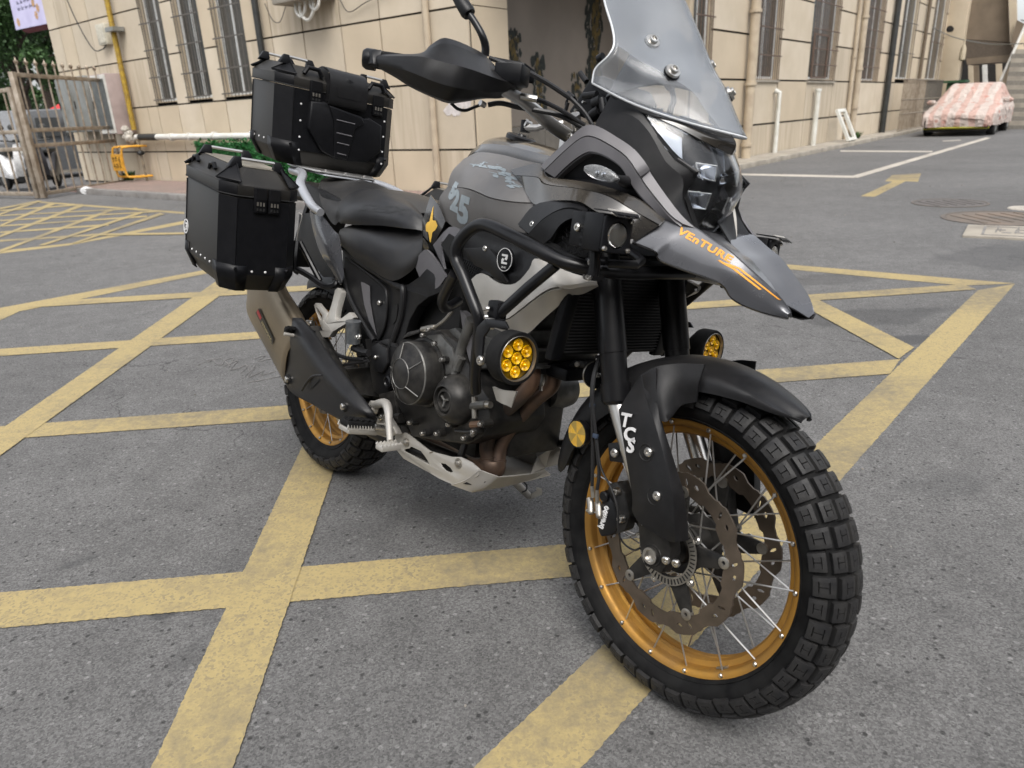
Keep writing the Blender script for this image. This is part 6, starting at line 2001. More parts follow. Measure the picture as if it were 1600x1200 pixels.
# ---------------------------------------------------------------- windscreen
e_ = P3(K6, (243, 300, -.188), (255, 248, -.184), (300, 203, -.176), (322, 160, -.167), (316, 100, -.160), (287, 0, -.150), (283, -90, -.135), (300, -170, -.11))
q1 = P3(K6, (400, 378, -.140), (395, 310, -.140), (405, 240, -.137), (400, 175, -.132), (385, 100, -.126), (350, 0, -.118), (335, -90, -.105), (345, -175, -.085))
q2 = P3(K6, (600, 445, -.075), (565, 352, -.082), (528, 265, -.092), (480, 185, -.092), (450, 100, -.088), (425, 0, -.080), (405, -90, -.070), (400, -180, -.055))
ce = P3(K6, (790, 495, 0), (745, 405, 0), (700, 312, 0), (655, 225, 0), (618, 125, 0), (565, 0, 0), (530, -90, 0), (505, -185, 0))
wr = []
for a, b, c, d in zip(e_, q1, q2, ce): wr.append([a, b, c, d, mir(c), mir(b), mir(a)])
def screen_mat():
    m = bpy.data.materials.new("tinted screen with sky haze")
    m.use_nodes = True
    n = m.node_tree; N, Lk = n.nodes, n.links
    out = N["Material Output"]; pb = N["Principled BSDF"]
    pb.inputs["Base Color"].default_value = (0.46, 0.48, 0.50, 1); pb.inputs["Roughness"].default_value = 0.08  # pale base colour stands in for the whitish sky reflection
    pb.inputs["Specular IOR Level"].default_value = 1.0; pb.inputs["IOR"].default_value = 1.6
    tr = N.new("ShaderNodeBsdfTransparent"); tr.inputs[0].default_value = (0.74, 0.76, 0.79, 1)
    mx = N.new("ShaderNodeMixShader")
    nz = N.new("ShaderNodeTexNoise"); nz.inputs["Scale"].default_value = 9; nz.inputs["Detail"].default_value = 6
    tc = N.new("ShaderNodeTexCoord"); Lk.new(tc.outputs["Object"], nz.inputs["Vector"])
    fr = N.new("ShaderNodeFresnel"); fr.inputs[0].default_value = 1.6
    r = N.new("ShaderNodeMapRange"); r.inputs[1].default_value = .35; r.inputs[2].default_value = .7; r.inputs[3].default_value = .06; r.inputs[4].default_value = .20
    Lk.new(nz.outputs[0], r.inputs[0])
    ad = N.new("ShaderNodeMath"); ad.operation = 'ADD'; ad.use_clamp = True; fm = N.new("ShaderNodeMath"); fm.operation = "MULTIPLY"; fm.inputs[1].default_value = .55; Lk.new(fr.outputs[0], fm.inputs[0]); Lk.new(r.outputs[0], ad.inputs[0]); Lk.new(fm.outputs[0], ad.inputs[1])
    Lk.new(ad.outputs[0], mx.inputs[0]); Lk.new(tr.outputs[0], mx.inputs[1]); Lk.new(pb.outputs[0], mx.inputs[2]); Lk.new(mx.outputs[0], out.inputs[0])
    return m
B_screen = screen_mat()
ws = part(MB().grid(wr, 5, 5), "windscreen", B_screen)
sdm = ws.modifiers.new("thickness", 'SOLIDIFY'); sdm.thickness = .0035; sdm.offset = 0
# polished rim of the screen
edge = catmull(e_, 5)
bott = catmull([wr[0][i] for i in range(7)], 5)
MB().tube(edge, .0022, 6).build("screen_edge", pm("polished edge", (0.62, 0.64, 0.66), 0.15, nscale=9), ws)
MB().tube([mir(p) for p in edge], .0022, 6).build("screen_edge", MATS["polished edge"], ws)
MB().tube(bott, .0022, 6).build("screen_edge", MATS["polished edge"], ws)
wb2 = bvh_of(ws)
for (x, y) in ((455, 158), (528, 265)):
    for s in (1, -1):
        c = K6(x, y, -.092); c = VV(c.x, c.y * s, c.z)
        nrm = VV(.75, -.30 * s, .58).normalized()
        b_ = MB().lathe(c + nrm * .004, nrm, [(-.016, .007), (-.002, .008), (.0, .0145), (.0045, .0138), (.005, .0085), (.010, .008), (.0105, .005), (.007, .0035), (.007, 0)], 24).build("screen_bolt", B_chrome, ws)
        MB().lathe(c, nrm, [(0, .0150), (.0035, .0155)], 24).build("washer", B_casep, b_)
# black inner brace and stays behind the screen
part(MB().grid([P3(K6, (300, 345, -.12), (480, 300, -.07), (640, 330, 0)), P3(K6, (420, 130, -.08), (520, 140, -.04), (600, 150, 0))], 3, 3, vec=VV(-.006, 0, -.003)), "screen_brace", pm("brace smoke", (0.06, 0.062, 0.066), .5))

# ---------------------------------------------------------------- cockpit
ck = part(MB().slab(P3(ZC, (585, 700, -.09), (650, 610, -.09), (730, 480, -.09), (800, 470, -.09), (840, 560, -.09), (830, 620, -.09), (765, 765, -.09), (690, 740, -.09)), (0, .16, 0)), "instrument_housing", B_casep, bevel=.006)
for pts, rr in ((((665, 455), (705, 510)), .0055), (((590, 580), (625, 615)), .0048), (((690, 600), (770, 590)), .007), (((755, 650), (800, 630)), .012), (((740, 730), (790, 690)), .012), (((800, 620), (815, 700)), .0085), (((780, 370), (810, 352)), .008), (((575, 690), (590, 640)), .004)):
    MB().tube([ZC(*p, -.105) for p in pts], rr, 12).build("knob", B_plast, ck)
for s in (1,):
    MB().tube(P3(ZC, (575, 660, -.10), (590, 620, -.10), (640, 625, -.10)), .003, 6, smooth=3).build("clip", B_sat, ck)
for k in range(3):
    bolt(ZC(640 + 50 * k, 690 - 50 * k, -.0905), (0, -1, 0), .003, ck)
bar = P3(ZC, (640, 880, -.03), (600, 855, -.08), (480, 775, -.14), (370, 680, -.19), (262, 600, -.245)) + P3(L1, (800, 520, -.32), (450, 400, -.41), (75, 372, -.465))
rr_ = [.014, .0142, .0140, .0130, .0115, .011, .011, .011]
hb = MB().tube([mir(p) for p in bar[::-1]] + [VV(bar[0].x - .0, 0, bar[0].z)] + bar, rr_[::-1] + [.014] + rr_, 18, smooth=5)
hbo = part(hb, "handlebar", B_silvb)
part(MB().box(VV(bar[0].x + .0, 0, bar[0].z - .02), (.05, .12, .05)), "bar_clamp", B_silvb, bevel=.008)
part(MB().tube(P3(ZC, (630, 715, -.10), (650, 800, -.08), (665, 840, -.07)), .011, 12), "bar_riser", B_silvb)
bolt(ZC(610, 858, -.094), (-.3, -1, .2), .008)
lv = part(MB().tube(P3(ZC, (325, 800, -.12), (400, 800, -.11), (470, 775, -.10), (560, 770, -.08)), [.008, .007, .006, .006], 10), "key_bracket", B_silvb)
MB().lathe(ZC(330, 775, -.12), (-.4, -1, .3), [(-.01, .009), (.004, .010), (.006, .006), (.006, 0)], 14).build("key_ring", B_chrome, lv)
MB().lathe(ZC(325, 790, -.118), (0, 0, 1), [(-.012, .011), (.012, .011)], 14).build("lever_pivot", B_casep, lv)
for s in (1, -1):
    f = lambda p: VV(p[0], p[1] * s, p[2])
    g0 = [f(p) for p in P3(L1, (850, 545, -.30), (600, 470, -.365), (300, 400, -.43), (110, 372, -.462))]
    part(MB().tube(g0, .0165, 16), "grip", B_rubber)
    end = f(L1(70, 370, -.468))
    part(MB().lathe(end, f(L1(40, 365, -.475)) - end, [(-.012, .019), (.006, .019), (.012, .015), (.012, 0)], 18), "bar_end", B_sat)
    part(MB().tube([f(p) for p in P3(L1, (900, 560, -.26), (700, 520, -.33), (400, 440, -.40))], [.007, .006, .005], 8), "brake_lever", B_sat)
    part(MB().box(f(L1(960, 470, -.27)), (.055, .05, .035), Matrix.Rotation(.5 * s, 3, 'Z')), "fluid_reservoir", B_casep, bevel=.004)
    part(MB().grid([[f(p) for p in P3(L1, (835, 350, -.26), (1040, 390, -.22))], [f(p) for p in P3(L1, (890, 450, -.26), (1030, 480, -.22))]], 2, 2, vec=VV(0, .03 * s, -.008)), "switch_housing", B_casep, bevel=.002)
    # handguard
    top = P3(L1, (48, 318, -.462), (170, 332, -.45), (380, 333, -.425), (452, 280, -.405), (525, 238, -.385), (600, 250, -.365), (700, 292, -.335), (800, 352, -.300), (930, 488, -.25), (1050, 514, -.215))
    c1 = P3(L1, (45, 345, -.472), (180, 350, -.468), (380, 352, -.448), (470, 372, -.432), (560, 395, -.415), (640, 415, -.400), (730, 442, -.375), (820, 475, -.345), (935, 512, -.29), (1046, 523, -.222))
    c2 = P3(L1, (52, 375, -.472), (150, 392, -.470), (300, 440, -.458), (400, 480, -.445), (500, 520, -.425), (600, 545, -.405), (700, 562, -.375), (800, 572, -.340), (920, 572, -.285), (1035, 545, -.225))
    c3 = P3(L1, (60, 395, -.470), (120, 415, -.467), (240, 470, -.452), (330, 530, -.438), (440, 585, -.420), (550, 628, -.400), (640, 630, -.372), (780, 612, -.335), (890, 612, -.28), (1000, 590, -.232))
    c4 = P3(L1, (70, 405, -.462), (125, 428, -.458), (230, 485, -.440), (330, 548, -.422), (440, 600, -.402), (555, 645, -.380), (645, 640, -.352), (780, 618, -.318), (880, 616, -.266), (960, 600, -.232))
    rws = [[f(p) for p in r_] for r_ in (top, c1, c2, c3, c4)]
    hgm = MB()
    for a_, b_ in zip(rws, rws[1:]): hgm.grid([a_, [(p + q) / 2 + VV(0, -.0015 * s, 0) for p, q in zip(a_, b_)], b_], 2, 4)
    h = part(hgm, "handguard", B_plast, weld=.0002)
    sm = h.modifiers.new("thickness", 'SOLIDIFY'); sm.thickness = .003
    MB().grid([[f(L1(40, 340, -.478)), f(L1(48, 316, -.476)), f(L1(112, 318, -.466))], [f(L1(42, 395, -.478)), f(L1(60, 402, -.477)), f(L1(95, 425, -.466))]], 2, 2, vec=VV(.02, 0, 0)).build("guard_end_mount", B_sat, h, bevel=.003)
    # mirror
    stm = [f(p) for p in P3(L1, (792, 350, -.29), (794, 290, -.292), (775, 225, -.30), (735, 150, -.308), (690, 85, -.316), (640, 20, -.324), (600, -50, -.33))]
    mo = part(MB().tube(stm, [.008, .0078, .0072, .0068, .0068, .0068, .0068], 12, smooth=4), "mirror", B_sat)
    d_ = (stm[6] - stm[4]).normalized()
    MB().lathe(stm[4], d_, [(-.002, .0125), (.004, .0145), (.03, .0125), (.06, .009), (.062, 0)], 16).build("stem_boot", B_plast, mo)
    hc = stm[6] + VV(-.02, -.04 * s, .05)
    MB().lathe(hc, VV(-1, 0, .1), [(-.022, .02), (-.012, .05), (.004, .062), (.01, .060), (.010, 0)], 24).build("mirror_head", B_plast, mo)
# cables
for pts, r_ in ((P3(ZC, (100, 362, -.27), (220, 410, -.25), (350, 460, -.22), (480, 530, -.18), (600, 610, -.145), (690, 700, -.125), (745, 785, -.115)), .0042),
                (P3(ZC, (395, 620, -.225), (450, 640, -.20), (540, 685, -.17), (620, 735, -.145), (695, 785, -.125)), .0046),
                (P3(ZC, (90, 655, -.27), (170, 645, -.25), (280, 670, -.22), (400, 690, -.19), (520, 715, -.165), (600, 750, -.145), (690, 800, -.125)), .0050),
                (P3(ZC, (350, 455, -.2215), (480, 530, -.1815), (600, 610, -.1465)), .0052),
                (P3(L1, (580, 645, -.36), (620, 680, -.35), (670, 690, -.335), (730, 668, -.31), (765, 655, -.30)), .0030)):
    part(MB().tube(pts, r_, 8, smooth=6), "control_cable", B_cable)
part(MB().tube(P3(ZC, (300, 600, -.24), (350, 612, -.235), (395, 620, -.225)), .0065, 10), "cable_ferrule", B_chrome)
part(MB().lathe(L1(775, 650, -.298), (0, -1, .2), [(-.006, .006), (.006, .006), (.006, 0)], 8), "cable_connector", B_silvb)

# ---------------------------------------------------------------- crash bars
for s in (1, -1):
    f = lambda p: VV(p[0], p[1] * s, p[2])
    main = [VV(1.335, 0, .850)] + [f(p) for p in P3(L5, (1350, 373, -.085), (1150, 371, -.155), (1010, 358, -.205), (890, 335, -.235), (760, 302, -.258), (600, 222, -.276), (440, 140, -.286), (340, 93, -.288), (270, 82, -.288), (195, 125, -.288), (135, 205, -.288), (125, 290, -.287), (165, 380, -.285), (215, 510, -.282), (262, 640, -.277), (265, 740, -.268), (250, 880, -.245), (240, 1000, -.22), (245, 1090, -.20))]
    cb = part(MB().tube(main, .0128, 16, smooth=4), "crash_bar", B_sat)
    MB().tube([f(p) for p in P3(L5, (728, 325, -.256), (560, 465, -.266), (395, 615, -.272))], .0112, 14).build("brace_tube", B_sat, cb)
    MB().tube([f(p) for p in P3(L5, (118, 380, -.286), (70, 470, -.270), (42, 545, -.250), (60, 585, -.225), (100, 570, -.195), (140, 545, -.16))], .0115, 14, smooth=4).build("rear_mount_tube", B_sat, cb)
    MB().tube([f(p) for p in P3(L5, (1165, 235, -.15), (1250, 300, -.16), (1215, 325, -.19), (1050, 318, -.21))], .008, 10).build("front_stay", B_sat, cb)
    c = f(L5(375, 600, -.272))
    MB().box(c, (.032, .028, .038)).build("bar_clamp", B_casep, cb, bevel=.005)
    for (x, y) in ((318, 590), (310, 640), (345, 700)):
        bolt(f(L5(x, y, -.292)), (-.5, -s, 0), .0055, cb)
    # ---- square lamp
    c = VV(1.352, -.254 * s, .905)
    xf = VV(.985, -.17 * s, 0).normalized(); yf = VV(xf.y, -xf.x, 0) * -1; zf = VV(0, 0, 1)
    R_ = Matrix((xf, yf, zf)).transposed()
    L_ = lambda x, y, z: c + R_ @ VV(x, y, z)
    sq = part(MB().box(L_(-.028, 0, 0), (.052, .060, .064), R_), "square_lamp", B_casep, bevel=.004)
    for k in range(5): MB().box(L_(-.055 - .0005 * k, 0, -.024 + k * .012), (.012, .056, .004), R_).build("cooling_fin", B_casep, sq)
    m = MB().slab([L_(-.001, y_, z_) for y_, z_ in ((-.030, -.026), (-.026, -.031), (.026, -.031), (.030, -.026), (.030, .026), (.026, .030), (-.026, .030), (-.030, .026))], R_ @ VV(.006, 0, 0), [[L_(-.001, .021 * cos(a), -.002 + .023 * sin(a)) for a in [-q * 2 * pi / 20 for q in range(20)]]])
    m.build("bezel", B_casep, sq, bevel=.001)
    MB().lathe(L_(-.002, 0, -.002), xf, [(-.012, .012), (-.003, .020), (.001, .0205)], 20, cap=False).build("reflector_bowl", B_refm, sq)
    MB().lathe(L_(0, 0, -.002), xf, [(.0, .0195), (.006, .0185), (.0095, .011), (.011, .0)], 24).build("lens", pm("warm lens", (0.97, 0.96, 0.92), 0.04, trans=.97, ior=1.4, nscale=30, col2=(0.95, 0.92, 0.84)), sq)
    for (y_, z_) in ((-.025, -.025), (.025, -.025), (.025, .023)): bolt(L_(.005, y_, z_), xf, .0042, sq)
    # top visor plate with cut-outs
    hls = []
    for (ya, yb, xa, xb) in ((-.022, -.012, .010, .016), (-.008, -.002, .006, .018), (.003, .012, .010, .016), (.016, .022, .006, .018)):
        hls.append([L_(xa, ya, .0335), L_(xa, yb, .0335), L_(xb, yb, .0335 - .003), L_(xb, ya, .0335 - .003)])
    MB().slab([L_(-.03, -.030, .036), L_(-.03, .030, .036), L_(.012, .031, .0345), L_(.024, .024, .030), L_(.024, -.024, .030), L_(.012, -.031, .0345)], VV(0, 0, .0022)).build("visor_plate", B_casep, sq)
    MB().slab([L_(.006, -.030, .0385), L_(.006, .030, .0385), L_(.018, .029, .031), L_(.021, .022, .028), L_(.021, -.022, .028), L_(.018, -.029, .031)], R_ @ VV(.0016, 0, .001)).build("visor_badge", B_silver, sq)
    zz = MB()
    for k, (ya, za, yb, zb) in enumerate(((-.024, .033, -.012, .033), (-.024, .027, -.012, .027), (-.024, .027, -.024, .033), (-.007, .034, -.007, .026), (-.007, .030, .002, .030), (.006, .034, .006, .027), (.006, .027, .012, .027), (.012, .027, .012, .034), (.016, .033, .024, .033), (.016, .033, .016, .030), (.016, .030, .024, .030), (.024, .030, .024, .026))):
        fx = lambda z_: .006 + (.0385 - z_) * 1.6 + .003
        zz.tube([L_(fx(za), ya, za + .0012), L_(fx(zb), yb, zb + .0012)], .0011, 5)
    zz.build("visor_cutout", B_void, sq)
    MB().box(L_(-.072, -.004, .002), (.048, .044, .060), R_).build("lamp_mount", B_casep, sq, bevel=.003)
    MB().tube([L_(-.05, 0, -.03), L_(-.045, 0, -.055), L_(-.045, 0, -.075)], .010, 10).build("lamp_foot", B_sat, sq)
    cc = f(L5(962, 352, -.216))
    MB().box(cc, (.024, .034, .040), Matrix.Rotation(-.5 * s, 3, 'Z')).build("tube_clamp", B_sat, sq, bevel=.004)
    bolt(cc + VV(.006, -.018 * s, .012), (.4, -s, 0), .006, sq); bolt(cc + VV(.006, -.018 * s, -.014), (.4, -s, 0), .006, sq)
    bolt(L_(-.07, -.028, .004) if s > 0 else L_(-.07, .028, .004), R_ @ VV(0, -s, 0), .0075, sq)
    # ---- round amber lamp
    c = VV(1.212, -.313 * s, .663)
    xf = VV(1, -.04 * s, .02).normalized(); yf = VV(0, 0, 1).cross(xf).normalized(); zf = xf.cross(yf)
    R_ = Matrix((xf, yf, zf)).transposed()
    L_ = lambda x, y, z: c + R_ @ VV(x, y, z)
    rl = part(MB().lathe(c, xf, [(-.052, 0), (-.052, .030), (-.046, .036), (-.040, .0365), (-.036, .046), (-.028, .0495), (.0, .0500), (.004, .0485), (.0045, .0425), (-.006, .041)], 48), "round_fog_lamp", B_rubber)
    MB().lathe(c, xf, [(.0046, .0428), (.0052, .0420), (-.002, .0405)], 48, cap=False).build("chrome_ring", B_abs, rl)
    MB().lathe(c, xf, [(-.005, .0408), (-.005, 0)], 32).build("lamp_plate", B_amberd, rl)
    for k in range(7):
        yy, zz_ = (0, 0) if k == 6 else (.0255 * cos(k * pi / 3 + .52), .0255 * sin(k * pi / 3 + .52))
        o = MB().lathe(L_(-.0045, yy, zz_), xf, [(.0025, .0118), (.0045, .0108), (.0032, .0085), (-.0005 + .001, .0045), (.0042, .0038), (.0062, .002), (.0064, 0)], 20, cap=False).build("lens_cup", B_amber, rl)
    for k in range(6): MB().lathe(L_(-.020 - k * .004, 0, 0), xf, [(-.0010, .0505 - .002 * k), (.0010, .0505 - .002 * k)], 40).build("cooling_rib", B_casep, rl) if False else None
    # bracket
    brk = P3(L5, (250, 700, -.300), (300, 650, -.300), (420, 665, -.300), (440, 710, -.300), (330, 705, -.300), (290, 760, -.300), (280, 880, -.300), (300, 920, -.300), (250, 930, -.300), (235, 850, -.300), (238, 760, -.300))
    MB().slab([f(p) for p in brk], (0, .006 * s, 0)).build("lamp_bracket", B_sat, rl, bevel=.0015)
    bolt(f(L5(277, 903, -.302)), (0, -s, 0), .0098, rl, h=.006)
    MB().slab([f(p) for p in P3(L5, (300, 655, -.300), (420, 665, -.270), (440, 720, -.262), (400, 715, -.270), (310, 690, -.300))], (0, 0, .004)).build("bracket_top", B_sat, rl)
# ================================================================ LUGGAGE CASES
def case(name, P0, L, hw, zb, zl, zt, c, rear_c=None, shear=.128, s=1, outer=None):
    """P0: front, middle of the width, z=0 of the case frame. x runs backwards."""
    def F(x, y, z): return VV(P0[0] - x, P0[1] + y, P0[2] + z + shear * x)
    rc = c if rear_c is None else rear_c
    def plan(ins=0.0, z=0.0, outs=0.0):
        w = hw - ins + outs; f = ins - outs; b = L - ins + outs
        return [F(f, -w + c, z), F(f, w - c, z), F(f + c, w, z), F(b - rc, w, z), F(b, w - rc, z), F(b, -w + rc, z), F(b - rc, -w, z), F(f + c, -w, z)]
    m = MB()
    lv = [plan(.028, 0), plan(0, .045), plan(0, zl - .003)]
    v = [p for l in lv for p in l]
    fs = [[i + 8 * k, (i + 1) % 8 + 8 * k, (i + 1) % 8 + 8 * (k + 1), i + 8 * (k + 1)] for k in range(2) for i in range(8)] + [list(range(8))[::-1], [16 + i for i in range(8)]]
    body = part(m.raw(v, fs), name, B_alu, bevel=.0025)
    # plastic corner posts and lower band of the front
    m = MB()
    lv = [plan(0, zl, .003), plan(0, zl + .028, .003), plan(.004, zl + .032, .003), plan(.030, zt, .0), ]
    v = [p for l in lv for p in l]
    fs = [[i + 8 * k, (i + 1) % 8 + 8 * k, (i + 1) % 8 + 8 * (k + 1), i + 8 * (k + 1)] for k in range(3) for i in range(8)] + [list(range(8))[::-1], [24 + i for i in range(8)]]
    lid = m.raw(v, fs).build("lid", B_alu, body, bevel=.002)
    tb_ = MB().raw([p for l in (plan(.034, zt + .0008), plan(.034, zt + .002)) for p in l], [[i, (i + 1) % 8, (i + 1) % 8 + 8, i + 8] for i in range(8)] + [[8 + i for i in range(8)]])
    tb_.build("lid_top", pm("dusty case top", (0.13, 0.12, 0.10), .6, metal=.3, nscale=30, col2=(0.10, 0.09, 0.075), dust=.8, dustcol=(0.28, 0.25, 0.20), dscale=3), lid)
    def pl(x0, y0, x1, y1, z0, z1, out, nm, mat, par, **k):
        d = (F(x1, y1, 0) - F(x0, y0, 0)); n = VV(d.y, -d.x, 0).normalized()
        mid = F((x0 + x1) / 2, (y0 + y1) / 2, 0) - F(L / 2, 0, 0)
        if n.dot(mid) < 0: n = -n
        q = [F(x0, y0, z0), F(x1, y1, z0), F(x1, y1, z1), F(x0, y0, z1)]
        return MB().hexa([p + n * .0004 for p in (q[0], q[1])] + [p + n * out for p in (q[1], q[0])] + [p + n * .0004 for p in (q[3], q[2])] + [p + n * out for p in (q[2], q[3])]).build(nm, mat, par, **k) , n
    # front wall and chamfers are black plastic
    pl(0, -hw + c, 0, hw - c, .050, zl - .006, .0022, "front_skin", B_casep, body)
    for sy in (-1, 1):
        pl(0, sy * (hw - c), c, sy * hw, .048, zl - .006, .0030, "corner_post", B_casep, body)
        pl(L, sy * (hw - rc), L - rc, sy * hw, .048, zl - .006, .0030, "corner_post", B_casep, body)
        # lid corner covers
        for (x0, y0, x1, y1) in ((0, sy * (hw - c), c, sy * hw), (L, sy * (hw - rc), L - rc, sy * hw)):
            pl(x0, y0, x1, y1, zl + .001, zl + .030, .0052, "lid_corner", B_casep, lid, bevel=.001)
            # triangular cap rising onto the lid slope
            a, b = F(x0, y0, zl + .032), F(x1, y1, zl + .032)
            top = F((x0 + x1) / 2 + (.026 if x0 < L / 2 else -.026), (y0 + y1) / 2 - sy * .026, zt + .004)
            out = (a + b) / 2 - F(L / 2, 0, zl); out.z = 0; out = out.normalized() * .006
            e = (b - a).normalized() * .008
            MB().slab([a - e + out, b + e + out, top + e * .6, top - e * .6], VV(0, 0, .005)).build("corner_cap", B_casep, lid, bevel=.0015)
            MB().tube([a - e + out + VV(0, 0, .005), b + e + out + VV(0, 0, .005), top + VV(0, 0, .006), a - e + out + VV(0, 0, .005)], .0022, 6).build("cap_rib", B_casep, lid)
        # bottom corner guards
        for (x0, y0, x1, y1, ex) in ((0, sy * (hw - c), c, sy * hw, 1), (L, sy * (hw - rc), L - rc, sy * hw, -1)):
            g = MB()
            pts = []
            base = [F(x0, y0 - sy * .03, .046), F(x0, y0, .046), F(x1, y1, .046), F(x1 + ex * .03, y1, .046)]
            ctr = F(L / 2, 0, .046)
            for p in base:
                o_ = (p - ctr); o_.z = 0; o_ = o_.normalized()
                pts.append((p + o_ * .0040, p + o_ * .0040 + VV(0, 0, .026), p - o_ * .022 + VV(0, 0, -.044), p + o_ * .0005))
            for i in range(3):
                a, b = pts[i], pts[i + 1]
                g.raw([a[0], b[0], b[1], a[1], a[2], b[2]], [(0, 1, 2, 3), (1, 0, 4, 5)])
            o = g.build("corner_guard", B_casep, body, weld=.0002)
            md = o.modifiers.new("thickness", 'SOLIDIFY'); md.thickness = .003
            bolt(pts[1][0] + VV(0, 0, .018) + (pts[1][0] - ctr) * .01, (pts[1][0] - ctr).normalized() * 1.0, .0045, body, B_casep)
    # seam
    MB().tube(plan(.0, zl + .0005, .0035) + [plan(.0, zl + .0005, .0035)[0]], .0018, 6).build("seal", B_void, lid)
    # strap handles (steel bar on black feet) across front and back edge of the lid
    def handle(x, y0, y1, z, dx):
        a, b = F(x, y0, z), F(x, y1, z)
        h = MB().tube([a + VV(0, 0, .016), b + VV(0, 0, .016)], .0045, 10).build("lid_handle", B_silvb, lid)
        for p, q in ((a, (b - a).normalized()), (b, (a - b).normalized())):
            MB().hexa([p + q * -.026 + VV(dx * .008, 0, -.008), p + q * .010 + VV(dx * .008, 0, -.008), p + q * .010 + VV(-dx * .012, 0, -.004), p + q * -.026 + VV(-dx * .012, 0, -.004),
                       p + q * -.010 + VV(dx * .004, 0, .021), p + q * .008 + VV(dx * .004, 0, .021), p + q * .008 + VV(-dx * .007, 0, .021), p + q * -.010 + VV(-dx * .007, 0, .021)]).build("handle_foot", B_casep, lid, bevel=.002)
        return h
    def lug(x, y, z, along):
        p = F(x, y, z); q = VV(*along).normalized(); n = VV(-q.y, q.x, 0)
        MB().tube([p - q * .022, p - q * .014 + VV(0, 0, .014), p + q * .014 + VV(0, 0, .014), p + q * .022], .0055, 6).build("strap_lug", B_casep, lid)
    def latch(y, z, w=.032):
        a, n = pl(0, y - w / 2, 0, y + w / 2, z - .030, z + .034, .011, "latch", B_casep, body, bevel=.0015)
        pl(0, y - w / 2 + .002, 0, y + w / 2 - .002, z + .004, z + .032, .0125, "latch_plate", B_sat, a)
        for k in (-1, 0, 1):
            MB().box(F(-.0118, y + k * w * .26, z - .006), (.002, w * .13, .010)).build("latch_slot", B_abs, a)
            MB().box(F(-.0118, y + k * w * .26, z - .020), (.0012, w * .15, .007)).build("latch_slot", B_void, a)
        return a
    def rivet(p, n): MB().lathe(p, n, [(-.001, .0034), (.0010, .0032), (.0018, .0018), (.0018, 0)], 8).build("rivet", B_whd, body)
    return body, lid, F, pl, handle, lug, latch, rivet
for s in (-1, 1):
    body, lid, F, pl, handle, lug, latch, rivet = case("pannier", (.240, s * .398, .634), .325, .104, 0, .252, .322, .036, s=s)
    handle(.045, -.055, .050, .325, 1); handle(.275, -.055, .050, .325, -1)
    lug(.12, s * .094, .298, (1, 0, 0)); lug(.255, s * .094, .298, (1, 0, 0)); lug(.16, -s * .094, .298, (1, 0, 0))
    latch(.026 if s < 0 else -.026, .244); latch(-.012 if s < 0 else .012, .244)
    for y in (-.025, .012): rivet(F(-.0024, y, .030 + .028), (1, 0, 0))
    for k in range(7): rivet(F(.055 + k * .036, s * (.1042), .058), (0, s, 0))
    c0 = F(.292, s * .1046, .110)
    MB().lathe(c0, (0, s, 0), [(0, .021), (.0008, .021), (.0008, .017), (0, .017)], 30, closed=True).build("case_emblem", B_whd, body)
    MB().lathe(c0, (0, s, 0), [(0, .012), (.0008, .012), (.0008, .007), (0, .007)], 24, closed=True, a0=.5, a1=5.6).build("case_emblem", B_whd, body)
    MB().box(c0 + VV(.004, 0, 0), (.014, .0016, .004)).build("case_emblem", B_whd, body)
# top case
body, lid, F, pl, handle, lug, latch, rivet = case("top_case", (-.122, 0, .998), .262, .212, 0, .238, .300, .045, shear=.14)
handle(.05, -.205 + .03, -.10, .305, 1); handle(.215, -.175, -.10, .305, -1); handle(.05, .10, .175, .305, 1)
# grab lugs on the front edge
for y in (-.105, .125):
    MB().tube([F(.006, y - .030, .282), F(.004, y - .018, .302), F(.004, y + .018, .302), F(.006, y + .030, .282)], .0075, 8).build("strap_lug", B_casep, lid)
latch(-.098, .232, .040); latch(.128, .232, .040)
# rolled pad over the lid edge
m = MB().grid([[F(.07, y, .304) , F(.03, y, .314), F(-.010, y, .306), F(-.026, y, .275), F(-.022, y, .215), F(-.004, y, .212)] for y in (-.062, -.058, -.02, .03, .070, .074)], 3, 4, thick=-.004)
m.raw([F(.07, -.062, .304), F(.03, -.062, .314), F(-.010, -.062, .306), F(-.026, -.062, .275), F(-.022, -.062, .215), F(-.004, -.062, .212), F(.03, -.062, .24)], [list(range(7))])
m.raw([F(.07, .074, .304), F(.03, .074, .314), F(-.010, .074, .306), F(-.026, .074, .275), F(-.022, .074, .215), F(-.004, .074, .212), F(.03, .074, .24)], [list(range(7))])
padt = m.build("lid_pad", B_plast, lid, bevel=.0)
for r_ in (.0165, .0105, .0045):
    MB().lathe(F(-.0175, .008, .296), (.55, 0, .83), [(.0005, r_), (.0020, r_ - .0012), (.0005, r_ - .0024)], 28, cap=False).build("pad_emblem", B_casep, padt)
MB().tube([F(-.030, -.040, .262), F(-.029, -.032, .235), F(-.029, .046, .235), F(-.030, .056, .262)], .0012, 6).build("pad_stitch", B_abs if 0 else B_casep, padt)
